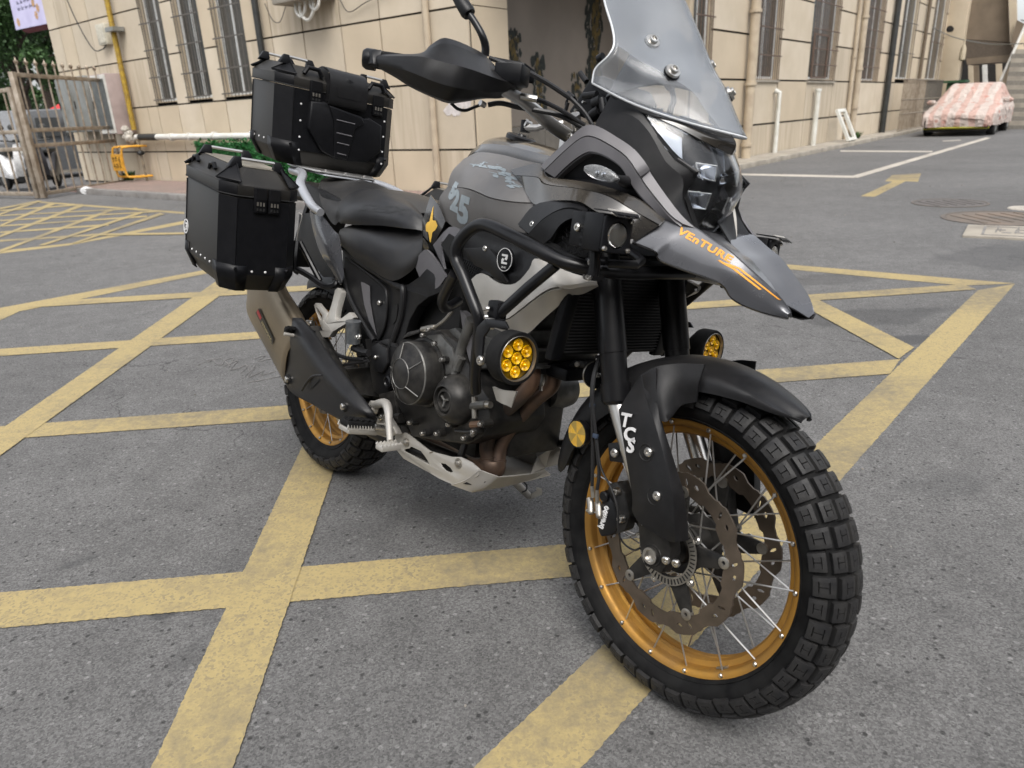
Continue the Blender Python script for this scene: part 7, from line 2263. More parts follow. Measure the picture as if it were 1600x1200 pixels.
# moulded backrest
def padprism(pts, d0, d1, ins, nm, mat, par):
    cy = sum(p[0] for p in pts) / len(pts); cz = sum(p[1] for p in pts) / len(pts)
    a = [F(-.0024 - d0, y, z) for y, z in pts]
    b = [F(-.0024 - d1 * .85, cy + (y - cy) * (1 - ins * .25), cz + (z - cz) * (1 - ins * .25)) for y, z in pts]
    c_ = [F(-.0024 - d1, cy + (y - cy) * (1 - ins), cz + (z - cz) * (1 - ins)) for y, z in pts]
    n = len(pts)
    m = MB().raw(a + b + c_, [[i, (i + 1) % n, (i + 1) % n + n, i + n] for i in range(n)] + [[i + n, (i + 1) % n + n, (i + 1) % n + 2 * n, i + 2 * n] for i in range(n)])
    t = geometry.tessellate_polygon([c_]); m.raw(c_, [list(q) for q in t])
    return m.build(nm, mat, par, weld=.0001, bevel=.002)
bk = padprism([(-.118, .205), (-.065, .212), (-.055, .204), (.078, .186), (.095, .192), (.145, .175), (.150, .090), (.095, .045), (.040, .040), (-.020, .040), (-.072, .058), (-.122, .120)], 0, .016, .07, "backrest_pad", B_casep, body)
cr = padprism([(-.060, .205), (.062, .190), (.074, .172), (.040, .150), (.018, .044), (-.030, .046), (-.038, .160)], .015, .023, .06, "backrest_centre", B_casep, bk)
for k, z in enumerate((.165, .125, .095, .062)):
    MB().tube([F(-.0265, -.030 + .003 * k, z), F(-.0265, .036 - .008 * k, z - .002)], .0018, 6).build("backrest_rib", B_grey2, bk)
for z in (.19, .14, .09, .04 + .01):
    rivet(F(-.0026, -.143, z), (1, 0, 0)); rivet(F(-.0026, .160, z), (1, 0, 0))
for k in range(5): rivet(F(.07 + k * .04, -.2125, .062), (0, -1, 0))

# rack and grab rails
rk = part(MB().slab([VV(-.05, -.10, .985), VV(-.05, .10, .985), VV(-.12, .13, .993), VV(-.34, .12, 1.02), VV(-.34, -.12, 1.02), VV(-.12, -.13, .993)], VV(0, 0, .006)), "rack_plate", B_silvb, bevel=.002)
MB().slab([VV(-.04, -.085, .976), VV(-.04, .085, .976), VV(-.14, .11, .987), VV(-.30, .10, 1.005), VV(-.30, -.10, 1.005), VV(-.14, -.11, .987)], VV(0, 0, .005)).build("rack_base", B_rack, rk, bevel=.002)
for (x, y) in ((-.07, -.07), (-.07, .0), (-.07, .07), (-.2, -.1)): bolt(VV(x, y, .992), (0, 0, 1), .008, rk)
for s in (-1, 1):
    pts = P3(L6, (95, 40, -.15), (118, 110, -.165), (160, 200, -.175), (200, 255, -.178), (245, 288, -.178))
    pts = [VV(-.20, -.125, .985), VV(-.10, -.135, .975)] + pts[1:]
    if s > 0: pts = [mir(p) for p in pts]
    m = MB().tube(pts, [.014, .014, .014, .014, .013, .012], 12, smooth=5)
    part(m, "grab_rail", B_rack)
# long curved left rail seen over the seat
pts = [VV(-.20, .03, .972)] + [T(440 + x / 4, 260 + y / 4, Y=Y) for x, y, Y in ((330, 58, .07), (450, 68, .085), (550, 92, .10), (640, 120, .12), (720, 155, .135), (785, 200, .14), (800, 240, .145))]
part(MB().tube(pts, .0115, 12, smooth=5), "grab_rail", B_rack)
part(MB().tube([mir(p) + VV(-.02, 0, .0) for p in pts[:4]], .0115, 12, smooth=4), "rail_stub", B_rack) if 0 else None

# ================================================================ SEAT AND TAIL
ps_rows = [P3(L6, (362, 345, -.148), (362, 270, -.145), (400, 200, -.130), (470, 162, -.112), (570, 152, -.093), (690, 183, -.080), (800, 235, -.080), (868, 300, -.094)),
           P3(L6, (368, 348, -.152), (395, 300, -.158), (455, 250, -.156), (530, 225, -.148), (620, 222, -.138), (710, 238, -.130), (810, 275, -.124), (880, 330, -.116)),
           P3(L6, (372, 350, -.153), (430, 330, -.162), (500, 310, -.163), (580, 305, -.160), (660, 310, -.155), (740, 325, -.149), (820, 350, -.138), (884, 372, -.122)),
           P3(L6, (375, 352, -.152), (450, 362, -.158), (520, 366, -.160), (600, 368, -.158), (680, 373, -.154), (760, 383, -.148), (830, 395, -.140), (878, 405, -.126))]
seatp = surf2("pillion_seat", ps_rows, B_seat, .004, sub=4, subc=4)
MB().tube([p + VV(0, -.001, .0005) for p in ps_rows[0]], .0022, 6, smooth=5).build("piping", B_seat, seatp)
tp = [P3(L6, (228, 128, -.125), (240, 100, -.09), (262, 84, -.05), (300, 73, 0)),
      P3(L6, (243, 215, -.137), (285, 140, -.10), (350, 98, -.035), (430, 78, .04)),
      P3(L6, (290, 312, -.148), (335, 215, -.125), (420, 128, -.05), (545, 103, .045)),
      P3(L6, (335, 366, -.152), (362, 262, -.142), (465, 158, -.10), (640, 138, .03)),
      P3(L6, (364, 348, -.149), (398, 202, -.131), (560, 151, -.092), (730, 190, .0)),
      ]
part(MB().grid(tp, 4, 4, thick=.004), "seat_top", B_seat)
# left half and the crown between
cro = [ [p, VV(p.x, p.y * .4, p.z + .006), VV(p.x, -p.y * .4, p.z + .006), mir(p)] for p in ps_rows[0][3:]]
part(MB().grid(cro, 3, 3, thick=.004), "seat_crown", B_seat)
sb_ = bvh_of(seatp)
o_ = L6(478, 275, -.165); xd = L6(775, 300, -.15) - o_; yd = L6(492, 238, -.158) - o_
gl = glyphs("525X", .030, o_, xd, yd, off=.0006, shear=.25)
mx_ = max((v - o_).dot(xd.normalized()) for v in gl[0])
gl = glyphs("525X", .030, o_, xd, yd, off=.0006, shear=.25, xscale=xd.length / mx_)
decal("seat_lettering", [gl], sb_, pm("embossed vinyl", (0.016, 0.016, 0.016), .35), (0, 1, -.15), parent=seatp, off=.0008)
rs_rows = [P3(L6, (372, 400, -.146), (440, 374, -.142), (540, 372, -.134), (640, 380, -.126), (760, 395, -.116), (878, 412, -.108)),
           P3(L6, (364, 425, -.154), (450, 415, -.157), (550, 430, -.156), (650, 455, -.152), (760, 465, -.142), (882, 440, -.122)),
           P3(L6, (368, 455, -.156), (460, 470, -.166), (560, 505, -.169), (660, 530, -.168), (770, 530, -.158), (883, 478, -.133)),
           P3(L6, (376, 480, -.152), (465, 525, -.165), (560, 580, -.170), (660, 625, -.170), (780, 620, -.160), (880, 530, -.138)),
           P3(L6, (385, 500, -.138), (470, 575, -.150), (580, 650, -.156), (700, 712, -.157), (800, 660, -.150), (868, 580, -.138))]
rseat = surf2("rider_seat", rs_rows, B_seat, .004, sub=4, subc=4)
cro = [[p, VV(p.x, p.y * .4, p.z + .004), VV(p.x, -p.y * .4, p.z + .004), mir(p)] for p in rs_rows[0]]
part(MB().grid(cro, 3, 3, thick=.004), "seat_crown", B_seat)

# tail panel, gloss
tl = [P3(L6, (182, 275, -.150), (215, 300, -.162), (250, 300, -.160)),
      P3(L6, (205, 400, -.155), (240, 400, -.168), (330, 400, -.158)),
      P3(L6, (250, 540, -.158), (300, 530, -.172), (362, 440, -.162)),
      P3(L6, (320, 650, -.158), (345, 620, -.170), (378, 560, -.165)),
      P3(L6, (372, 735, -.158), (385, 720, -.165), (392, 690, -.165))]
tail = surf2("tail_panel", tl, B_gloss, .004)
both("tail_edge", MB().tube(P3(L6, (182, 275, -.152), (205, 400, -.157), (250, 540, -.160), (320, 650, -.160), (370, 735, -.160)), .0022, 6, smooth=4), B_silver, MOTO)
# tail box / number plate hanger behind
part(MB().grid([[VV(x, y, z) for y in (-.13, 0, .13)] for x, z in ((.20, .90), (.0, .935), (-.14, .955), (-.20, .94))], 3, 3, vec=VV(0, 0, -.05)), "tail_tray", B_plast)
hang = part(MB().grid([[VV(x, y, z) for y in (-.08, 0, .08)] for x, z in ((-.16, .92), (-.24, .78), (-.30, .66))], 3, 3, vec=VV(.02, 0, 0)), "plate_hanger", B_plast)
MB().tube(P3(L6, (108, 290, -.13), (128, 310, -.13), (105, 400, -.13), (90, 490, -.13)), .0016, 6, smooth=3).build("trim_edge", B_silver, hang)
MB().box(VV(-.18, 0, .90), (.04, .16, .05)).build("tail_lamp", pm("red lens", (0.35, 0.01, 0.01), .2), hang, bevel=.01)
part(MB().slab(P3(L6, (110, 300, -.125), (175, 290, -.125), (250, 480, -.13), (330, 690, -.13), (260, 690, -.125), (150, 560, -.12), (95, 490, -.12)), (0, .01, 0)), "inner_tail", B_plast)

# pannier frame tubes
for s in (1, -1):
    f = lambda p: VV(p[0], p[1] * s, p[2])
    fr_ = part(MB().tube([f(p) for p in P3(L6, (118, 478, -.21), (175, 590, -.20), (240, 715, -.18))], .0085, 10), "pannier_frame", B_sat)
    MB().tube([f(p) for p in P3(L6, (60, 640, -.235), (100, 645, -.225), (180, 690, -.20), (260, 745, -.18), (325, 745, -.165), (345, 720, -.155))], .009, 10, smooth=4).build("frame_stay", B_sat, fr_)
    MB().tube([f(p) for p in P3(L6, (95, 470, -.22), (85, 560, -.23), (85, 640, -.23), (110, 660, -.22))], .010, 8, smooth=3).build("frame_loop", B_sat, fr_)
    MB().slab([f(p) for p in P3(L6, (312, 700, -.150), (350, 710, -.150), (380, 790, -.150), (340, 770, -.150))], (0, .012 * s, 0)).build("frame_tab", B_sat, fr_)

# ================================================================ FRAME COVERS
fc_out = P3(L6, (380, 495, -.130), (470, 590, -.135), (600, 672, -.140), (725, 745, -.145), (790, 738, -.150), (860, 690, -.155), (905, 640, -.157), (1000, 700, -.160), (1010, 780, -.158), (920, 815, -.155), (850, 870, -.152), (800, 960, -.150), (770, 1060, -.148), (742, 1190, -.148), (690, 1200, -.146), (640, 1190, -.145), (560, 1080, -.143), (470, 930, -.140), (400, 760, -.136), (382, 640, -.132))
both("frame_cover", MB().slab(fc_out, (0, .03, 0)), B_plast, MOTO, bevel=.006, ang=20)
# rib running along the top of the cover
both("cover_rib", MB().tube(P3(L6, (385, 505, -.138), (480, 590, -.143), (600, 668, -.148), (725, 748, -.153), (760, 775, -.155), (745, 950, -.152), (660, 1190, -.150)), .009, 10, smooth=5), B_plast, MOTO)
both("cover_rib", MB().tube(P3(L6, (378, 640, -.138), (420, 800, -.142), (500, 960, -.146), (580, 1090, -.150)), .008, 10, smooth=5), B_plast, MOTO)
ip = surf2("inner_panel", [P3(L6, (398, 575, -.138), (388, 680, -.138), (450, 830, -.142), (520, 960, -.146), (592, 1078, -.148)),
                      P3(L6, (520, 668, -.150), (500, 740, -.152), (545, 850, -.156), (575, 960, -.156), (604, 1078, -.150)),
                      P3(L6, (640, 758, -.146), (652, 830, -.150), (652, 920, -.152), (640, 1000, -.152), (612, 1070, -.148))], B_plast, .004)
both("panel_rim", MB().tube(P3(L6, (400, 572, -.142), (520, 655, -.147), (630, 745, -.150), (655, 800, -.152), (655, 930, -.153), (636, 1020, -.152), (605, 1085, -.150)), .0035, 8, smooth=5), B_plast, MOTO)
both("panel_recess", MB().slab(P3(L6, (495, 722, -.1535), (515, 728, -.1545), (550, 748, -.1565), (553, 850, -.159), (570, 950, -.160), (592, 1055, -.154), (545, 965, -.156), (515, 860, -.155)), (0, .001, 0)), B_grey2, MOTO, bevel=.0)
bolt(L6(612, 853, -.156), (0, -1, 0), .0075)
both("cover_slot", MB().slab(P3(L6, (690, 890, -.1515), (715, 860, -.1525), (724, 885, -.1525), (715, 960, -.1515), (695, 985, -.1510), (685, 950, -.1510)), (0, .002, 0)), B_void, MOTO)
# pivot plate
pvp = P3(K3, (700, 432, -.150), (760, 448, -.155), (820, 430, -.158), (872, 480, -.158), (842, 530, -.158), (830, 620, -.158), (845, 680, -.155), (800, 735, -.150), (745, 705, -.148), (722, 560, -.148))
both("pivot_plate", MB().slab(pvp, (0, .03, 0)), B_plast, MOTO, bevel=.005, ang=20)
both("pivot_boss", MB().slab(P3(K3, (735, 470, -.166), (765, 450, -.168), (810, 480, -.170), (815, 560, -.170), (790, 610, -.168), (750, 600, -.166), (733, 540, -.165)), (0, .012, 0)), B_plast, MOTO, bevel=.004)
bolt(K3(757, 527, -.169), (0, -1, 0), .006)
part(MB().lathe(K3(822, 655, -.158), (0, -1, 0), [(0, .017), (.004, .017), (.006, .012), (.002, .010), (.002, 0)], 20), "pivot_cap", B_sat)
part(MB().slab(P3(K3, (845, 510, -.160), (872, 485, -.160), (876, 500, -.160), (860, 530, -.160)), (0, .004, 0)), "pivot_rib", B_sat)
# heel guard and link
part(MB().grid([P3(K3, (770, 720, -.15), (850, 700, -.155)), P3(K3, (790, 800, -.15), (865, 800, -.155)), P3(K3, (820, 900, -.15), (890, 900, -.155)), P3(K3, (870, 925, -.15), (900, 920, -.155))], 3, 1, vec=VV(0, .03, 0)), "lower_bracket", B_eng, bevel=.004)

# ================================================================ SWINGARM, SHOCK, HUGGER
for s in (1, -1):
    f = lambda p: VV(p[0], p[1] * s, p[2])
    a = MB().hexa([f(p) for p in (VV(.56, -.135, .40), VV(.56, -.085, .40), VV(.02, -.085, .285), VV(.02, -.125, .285), VV(.56, -.135, .50), VV(.56, -.085, .50), VV(.02, -.085, .350), VV(.02, -.125, .350))])
    sw = part(a, "swingarm", B_eng, bevel=.008)
    MB().lathe(f(VV(0, -.128, .321)), (0, -s, 0), [(0, .024), (.010, .022), (.010, .014), (.014, .013), (.014, 0)], 20).build("axle_nut", B_chrome, sw)
part(MB().lathe(VV(.42, 0, .60), VV(.12, 0, -.25), [(-.14, .02), (-.12, .045), (.16, .045), (.18, .02)], 18), "rear_shock", B_sat)
secs2 = [(10, .05, .345, .01), (25, .072, .348, .03), (45, .082, .350, .045), (70, .085, .350, .05), (95, .085, .350, .05), (115, .075, .352, .04), (125, .05, .352, .02)]
def rm_sec(a, w, r, drop):
    Q = lambda rr, yy: RC + VV(cos(a), 0, sin(a)) * rr + RN * yy
    return [Q(r - drop, -w), Q(r - .006, -w * .85), Q(r + .002, -w * .4), Q(r + .004, 0), Q(r + .002, w * .4), Q(r - .006, w * .85), Q(r - drop, w)]
part(MB().grid([rm_sec(radians(a), w, r, d) for a, w, r, d in secs2], 4, 3, thick=.003), "rear_hugger", B_plast)
# master cylinder and reservoir
part(MB().lathe(K3(640, 400, -.175), (.05, -.1, 1), [(-.030, .020), (.022, .021), (.026, .022), (.034, .022), (.034, 0)], 20), "fluid_pot", pm("smoky pot", (0.10, 0.105, 0.11), .3, nscale=60, col2=(0.05, 0.055, 0.06)))
bolt(K3(672, 422, -.195), (0, -1, .1), .0085); bolt(K3(660, 422, -.188), (0, -1, .1), .006)
for k, pts in enumerate((((530, 500), (600, 530), (700, 540)), ((640, 480), (690, 500), (720, 505)), ((560, 570), (640, 560), (720, 545)))):
    part(MB().tube([K3(x, y, -.165) for x, y in pts], (.006, .010, .004)[k], 8, smooth=4), "rear_hose", B_cable)

# pillion footrest hanger, cast silver
def bracket(f, parent=None):
    g = MB()
    A = P3(R8, (735, 130, -.168), (775, 100, -.168), (830, 170, -.166), (760, 420, -.178), (735, 560, -.184), (770, 620, -.184), (960, 480, -.168), (1030, 560, -.166), (960, 620, -.170), (700, 780, -.188), (640, 870, -.192), (420, 870, -.198), (398, 775, -.198), (550, 765, -.195), (545, 600, -.192), (600, 660, -.190), (610, 560, -.188), (680, 360, -.178))
    g.slab([f(p) for p in A], f(VV(0, .018, 0)) - VV(0, 0, 0))
    hb_ = part(g, "footrest_hanger", B_silver, bevel=.003)
    lo = P3(R8, (405, 370, -.190), (430, 335, -.190), (475, 338, -.190), (605, 500, -.190), (600, 640, -.190), (545, 780, -.190), (520, 720, -.190))
    hol = P3(R8, (440, 400, -.190), (530, 520, -.190), (532, 600, -.190), (500, 600, -.190), (440, 470, -.190))
    MB().slab([f(p) for p in lo], f(VV(0, .010, 0)), [[f(p) for p in hol][::-1]]).build("hanger_loop", B_silver, hb_, bevel=.002)
    return hb_
hgR = bracket(lambda p: VV(*p)); hgL = bracket(mir)
for s in (1, -1):
    f = lambda p: VV(p[0], p[1] * s, p[2])
    pg = MB().hexa([f(p) for p in P3(K3, (440, 418, -.200), (275, 402, -.300), (285, 390, -.300), (455, 400, -.196), (440, 405, -.200), (278, 372, -.300), (300, 360, -.292), (455, 385, -.196))])
    pgo = part(pg, "pillion_footrest", B_rubber, bevel=.004)
    MB().tube([f(p) for p in P3(K3, (280, 405, -.300), (360, 418, -.255), (445, 432, -.205))], .0055, 8).build("peg_bar", B_silver, pgo)
    for k in range(6):
        c = f(K3(300 + k * 26, 374 + k * 3.5, -.292 + k * .015)); MB().box(c, (.022, .007, .005)).build("peg_rib", B_rubber, pgo)
    MB().tube([f(p) for p in P3(K3, (400, 350, -.205), (430, 352, -.196))], .010, 12).build("peg_pivot", B_abs, pgo)
    bolt(f(K3(414, 352, -.208)), (-.2, -s, 0), .009, pgo)
    # rider footrest
    m = MB()
    tip = f(K3(590, 880, -.335)); rt_ = f(K3(745, 890, -.235))
    ax = (rt_ - tip)
    rub = MB().hexa([tip + VV(-.026, 0, -.002), rt_ + VV(-.022, 0, -.002), rt_ + VV(.022, 0, -.002), tip + VV(.026, 0, -.002), tip + VV(-.020, 0, .016), rt_ + VV(-.018, 0, .016), rt_ + VV(.018, 0, .016), tip + VV(.020, 0, .016)])
    fo = part(rub, "rider_footrest", B_rubber, bevel=.004)
    for k in range(5):
        for q in (-1, 1):
            MB().box(tip + ax * (.1 + k * .2) + VV(q * .009, 0, .018), (.014, .014, .004), Matrix.Rotation(.4 * q, 3, 'Z')).build("tread_lug", B_rubber, fo, bevel=.001)
    for q in (-1, 1):
        for k in range(11):
            c = tip + ax * (k / 10.5) + VV(q * .025, 0, -.004)
            MB().raw([c + VV(0, -.004, 0), c + VV(0, .004, 0), c + VV(0, 0, .011), c + VV(-q * .004, -.004, 0), c + VV(-q * .004, .004, 0), c + VV(-q * .004, 0, .011)], [(0, 1, 2), (5, 4, 3), (0, 2, 5, 3), (1, 4, 5, 2), (0, 3, 4, 1)]).build("peg_tooth", B_silver, fo)
    MB().hexa([tip + VV(-.026, 0, -.016), rt_ + VV(-.02, 0, -.018), rt_ + VV(.02, 0, -.018), tip + VV(.026, 0, -.016), tip + VV(-.027, 0, -.003), rt_ + VV(-.022, 0, -.003), rt_ + VV(.022, 0, -.003), tip + VV(.027, 0, -.003)]).build("peg_tray", B_silver, fo, bevel=.002)
    MB().tube([rt_ + VV(0, 0, -.005), f(K3(800, 905, -.20)), f(K3(850, 900, -.17))], [.015, .017, .016], 12).build("peg_hinge", B_silver, fo)
    MB().lathe(f(K3(760, 890, -.245)), (-.2, -s, .2), [(-.02, .008), (.004, .008), (.006, .005), (.006, 0)], 12).build("hinge_pin", B_chrome, fo)
# brake pedal
bp = part(MB().tube(P3(K3, (740, 788, -.205), (775, 768, -.215), (808, 768, -.222), (822, 800, -.232), (826, 860, -.245), (832, 965, -.265)), [.0125, .0115, .012, .0115, .0095, .008], 12, smooth=4), "brake_pedal", B_silver)
MB().lathe(K3(738, 788, -.212), (-.25, -1, .1), [(-.012, .018), (.004, .018), (.006, .016), (.006, .009), (.001, .008), (.001, 0)], 24).build("pedal_pivot", B_silver, bp)
bolt(K3(738, 788, -.216), (-.25, -1, .1), .0078, bp, B_eng)
c = K3(838, 985, -.270)
MB().hexa([c + v for v in (VV(-.016, -.035, -.010), VV(-.016, .020, -.010), VV(.016, .020, -.010), VV(.016, -.035, -.010), VV(-.016, -.035, .004), VV(-.016, .020, .004), VV(.016, .020, .004), VV(.016, -.035, .004))]).build("pedal_pad", B_silver, bp, bevel=.003)
for k in range(6):
    for q in (-1, 1):
        p = c + VV(q * .012, -.032 + k * .010, .004)
        MB().raw([p + VV(-.003, -.004, 0), p + VV(.003, -.004, 0), p + VV(.003, .004, 0), p + VV(-.003, .004, 0), p + VV(0, 0, .006)], [(0, 1, 4), (1, 2, 4), (2, 3, 4), (3, 0, 4)]).build("pad_tooth", B_silver, bp)
part(MB().slab(P3(K3, (770, 830, -.195), (800, 820, -.195), (850, 900, -.185), (865, 930, -.180), (800, 945, -.190), (740, 925, -.200), (745, 890, -.200)), (0, .02, 0)), "footrest_bracket", B_silver, bevel=.004)
bolt(K3(784, 838, -.198), (0, -1, 0), .0085)

# ================================================================ EXHAUST
cr_ = [P3(K3, (88, 120, -.195), (89, 200, -.198), (90, 300, -.200), (180, 470, -.205), (285, 665, -.210)),
       P3(K3, (105, 120, -.235), (108, 190, -.240), (112, 290, -.243), (195, 450, -.247), (283, 620, -.248)),
       P3(K3, (150, 120, -.262), (165, 190, -.265), (190, 260, -.267), (240, 360, -.268), (300, 500, -.266)),
       P3(K3, (215, 110, -.258), (245, 190, -.260), (275, 250, -.260), (310, 320, -.260), (360, 430, -.258)),
       P3(K3, (265, 110, -.215), (292, 180, -.218), (325, 235, -.218), (365, 300, -.218), (410, 390, -.215)),
       P3(K3, (270, 110, -.17), (296, 180, -.17), (330, 235, -.17), (370, 300, -.17), (415, 390, -.165))]
can = part(MB().grid(cr_, 4, 4, thick=.0), "exhaust_can", B_ti)
sdc = can.modifiers.new("thickness", 'SOLIDIFY'); sdc.thickness = .002; sdc.offset = 0
eb_ = P3(K3, (88, 120, -.195), (105, 120, -.235), (150, 120, -.262), (215, 110, -.258), (265, 110, -.215), (270, 110, -.17), (170, 115, -.15))
MB().slab(eb_, VV(-.02, 0, .02)).build("end_cap", B_sat, can, bevel=.003)
cb_ = bvh_of(can)
lp = P3(K3, (122, 296, -.262), (152, 270, -.264), (232, 432, -.262), (216, 464, -.262))
decal("exhaust_badge", [lp], cb_, pm("badge black", (0.012, 0.011, 0.010), .35), (0, 1, 0), parent=can, off=.0042)
decal("badge_red_mark", [P3(K3, (134, 292, -.262), (148, 278, -.262), (168, 320, -.262), (155, 335, -.262))], cb_, B_red, (0, 1, 0), parent=can, off=.0052)
o_ = K3(161, 350, -.262); xd = K3(214, 452, -.262) - o_; yd = K3(180, 338, -.262) - o_
gl = glyphs("AKRAPOVIC", .016, o_, xd, yd); mx_ = max((v - o_).dot(xd.normalized()) for v in gl[0])
gl = glyphs("AKRAPOVIC", .021, o_, xd, yd, off=.0006, xscale=xd.length / mx_ * (.016 / .021))
decal("badge_lettering", [gl], cb_, pm("badge gold", (0.62, 0.52, 0.28), .4), (0, 1, 0), parent=can, off=.0056, step=.004)
hsr = [P3(K3, (268, 368, -.235), (262, 450, -.243), (280, 550, -.246), (283, 650, -.246), (325, 716, -.246), (450, 785, -.246), (590, 862, -.240), (700, 882, -.225)),
       P3(K3, (290, 338, -.250), (310, 440, -.268), (350, 550, -.272), (380, 630, -.272), (440, 700, -.270), (540, 775, -.266), (640, 840, -.256), (730, 875, -.228)),
       P3(K3, (325, 322, -.256), (370, 430, -.278), (420, 520, -.284), (470, 600, -.284), (530, 670, -.281), (610, 750, -.275), (690, 820, -.262), (750, 868, -.230)),
       P3(K3, (372, 322, -.240), (440, 400, -.252), (500, 490, -.256), (560, 570, -.256), (625, 655, -.254), (690, 735, -.250), (745, 810, -.240), (768, 855, -.225))]
hs2 = part(MB().grid(hsr, 4, 4), "heat_shield", B_plast)
sdc = hs2.modifiers.new("thickness", 'SOLIDIFY'); sdc.thickness = .004
hb2 = bvh_of(hs2)
decal("shield_slot", [P3(K3, (380, 702, -.29), (400, 660, -.29), (448, 642, -.29), (452, 650, -.29), (410, 680, -.29))], hb2, B_void, (0, 1, 0), parent=hs2, off=.0024)
MB().tube(P3(K3, (372, 700, -.278), (400, 655, -.280), (430, 625, -.282), (480, 620, -.282)), .0035, 8, smooth=3).build("shield_rib", B_plast, hs2)
for (x, y, Y) in ((293, 643, -.262), (585, 785, -.276)):
    MB().lathe(K3(x, y, Y + .003), (-.1, -1, 0), [(-.006, .0155), (.001, .015), (.001, .012), (-.002, .0115)], 20, cap=False).build("bolt_seat", B_void, hs2)
    bolt(K3(x, y, Y), (-.1, -1, 0), .0095, hs2)
part(MB().tube([K3(420, 420, -.20), K3(600, 720, -.19), K3(760, 900, -.15), VV(.85, -.05, .27)], [.045, .035, .03, .03], 18, smooth=5), "link_pipe", B_eng)
# headers
h1 = P3(K5, (860, 480, -.085), (855, 560, -.085), (790, 640, -.088), (700, 725, -.090), (650, 810, -.090), (632, 880, -.085), (640, 935, -.080))
h2 = P3(K5, (965, 500, -.030), (955, 575, -.030), (880, 640, -.035), (790, 735, -.042), (725, 825, -.050), (700, 890, -.055), (690, 945, -.060))
for h_ in (h1, h2):
    ho = part(MB().tube(h_, .0180, 18, smooth=6), "header_pipe", B_hdr)
    e = catmull(h_, 6)
    MB().tube([e[-2], e[-1] + (e[-1] - e[-2]) * .6], .0205, 18).build("pipe_collar", B_hdr, ho)
part(MB().tube([K5(640, 935, -.080).lerp(K5(690, 945, -.06), .5), K5(655, 985, -.070), K5(560, 990, -.06), K5(430, 920, -.03), K5(300, 850, -.02), K5(180, 800, -.04)], [.030, .032, .030, .030, .032, .034], 18, smooth=5), "collector", B_hdr)
part(MB().lathe(K5(912, 545, -.04), (.25, -.3, -1), [(-.01, .0095), (.016, .0095), (.018, .006), (.028, .006)], 10), "oxygen_sensor", B_abs)

# ================================================================ ENGINE
blk = P3(K5, (195, 360, -.150), (290, 300, -.150), (400, 300, -.150), (500, 370, -.150), (560, 520, -.150), (640, 640, -.150), (650, 760, -.150), (610, 830, -.150), (540, 870, -.150), (380, 850, -.150), (260, 830, -.150), (225, 740, -.150), (175, 640, -.150))
eng = part(MB().slab(blk, (0, .18, 0)), "engine", B_eng, bevel=.008, ang=20)
cyl = [VV(.86, 0, .55), VV(1.02, 0, .60), VV(1.05, 0, .80), VV(.90, 0, .82)]
MB().slab([p + VV(0, -.13, 0) for p in cyl], (0, .26, 0)).build("cylinder_block", B_eng2, eng, bevel=.01)
for k in range(5):
    z = .60 + k * .04
    MB().box(VV(.955, 0, z), (.19, .268, .006)).build("cylinder_rib", B_eng2, eng)
# right-hand covers
c1 = K5(247, 516, -.205)
cv1 = MB().lathe(c1, (0, -1, 0), [(-.055, .088), (-.044, .088), (-.042, .082), (-.004, .080), (0, .077), (.004, .0765), (.006, .073), (.022, .040), (.024, .037), (.024, 0)], 48).build("clutch_cover", B_eng, eng)
for k in range(5):
    a = k * 2 * pi / 5 + .5
    MB().tube([c1 + VV(.038 * cos(a), -.0245, .038 * sin(a)), c1 + VV(.074 * cos(a + .12), -.0070, .074 * sin(a + .12))], .0016, 6).build("cover_rib", B_eng2, cv1)
MB().lathe(c1, (0, -1, 0), [(.0235, .0385), (.0255, .0370), (.0235, .0355)], 40, cap=False).build("cover_rib", B_eng2, cv1)
MB().lathe(c1, (0, -1, 0), [(.001, .0785), (.0045, .0765), (.002, .0745)], 40, cap=False).build("cover_rib", B_eng2, cv1)
c2 = K5(428, 650, -.190)
cv2 = MB().lathe(c2, (0, -1, 0), [(-.040, .062), (-.020, .060), (-.004, .050), (.006, .0395), (.008, .036), (.008, .034), (-.002, .032), (.004, .026), (.004, .022), (-.004, .020), (-.004, 0)], 44).build("alternator_cover", B_eng, eng)
for k in range(3):
    a = k * 2 * pi / 3 + .4
    MB().tube([c2 + VV(0, -.001, 0), c2 + VV(.014 * cos(a), -.003, .014 * sin(a))], .003, 6).build("cap_spoke", B_eng2, cv2)
for x, y in ((588, 232), (728, 372), (742, 633), (608, 775), (470, 880), (305, 878), (155, 752), (900, 860), (985, 770), (788, 932), (530, 20)):
    b_ = bolt(EN(x, y, -.172), (0, -1, 0), .0058, eng, h=.007)
    MB().lathe(EN(x, y, -.172), (0, -1, 0), [(-.03, .010), (-.003, .009), (-.002, 0)], 10).build("bolt_boss", B_eng, eng)
for (pts, r_, mt) in ((((905, 450), (912, 700)), .007, B_abs), (((960, 540), (1100, 545)), .008, B_abs), (((860, 560), (1000, 570)), .006, B_eng2), (((700, 130), (720, 60), (760, -20)), .012, B_eng2), (((850, 560), (1050, 540)), .010, B_eng2), (((690, 850), (860, 860), (930, 790)), .004, B_cable), (((880, 780), (990, 770)), .009, B_hdr), (((880, 900), (980, 820)), .006, B_abs), (((0, 700), (60, 700)), .014, B_eng)):
    MB().tube([EN(x, y, -.155) for x, y in pts], r_, 10, smooth=3).build("engine_fitting", mt, eng)
part(MB().slab(P3(EN, (770, 960, -.14), (815, 965, -.14), (760, 1160, -.14), (700, 1140, -.14)), (0, .01, 0)), "guard_strap", B_sat, bevel=.002)
MB().slab(P3(K5, (440, 300, -.135), (475, 290, -.135), (560, 370, -.14), (545, 400, -.14), (470, 340, -.135)), (0, .02, 0)).build("engine_fitting", B_eng2, eng, bevel=.005)
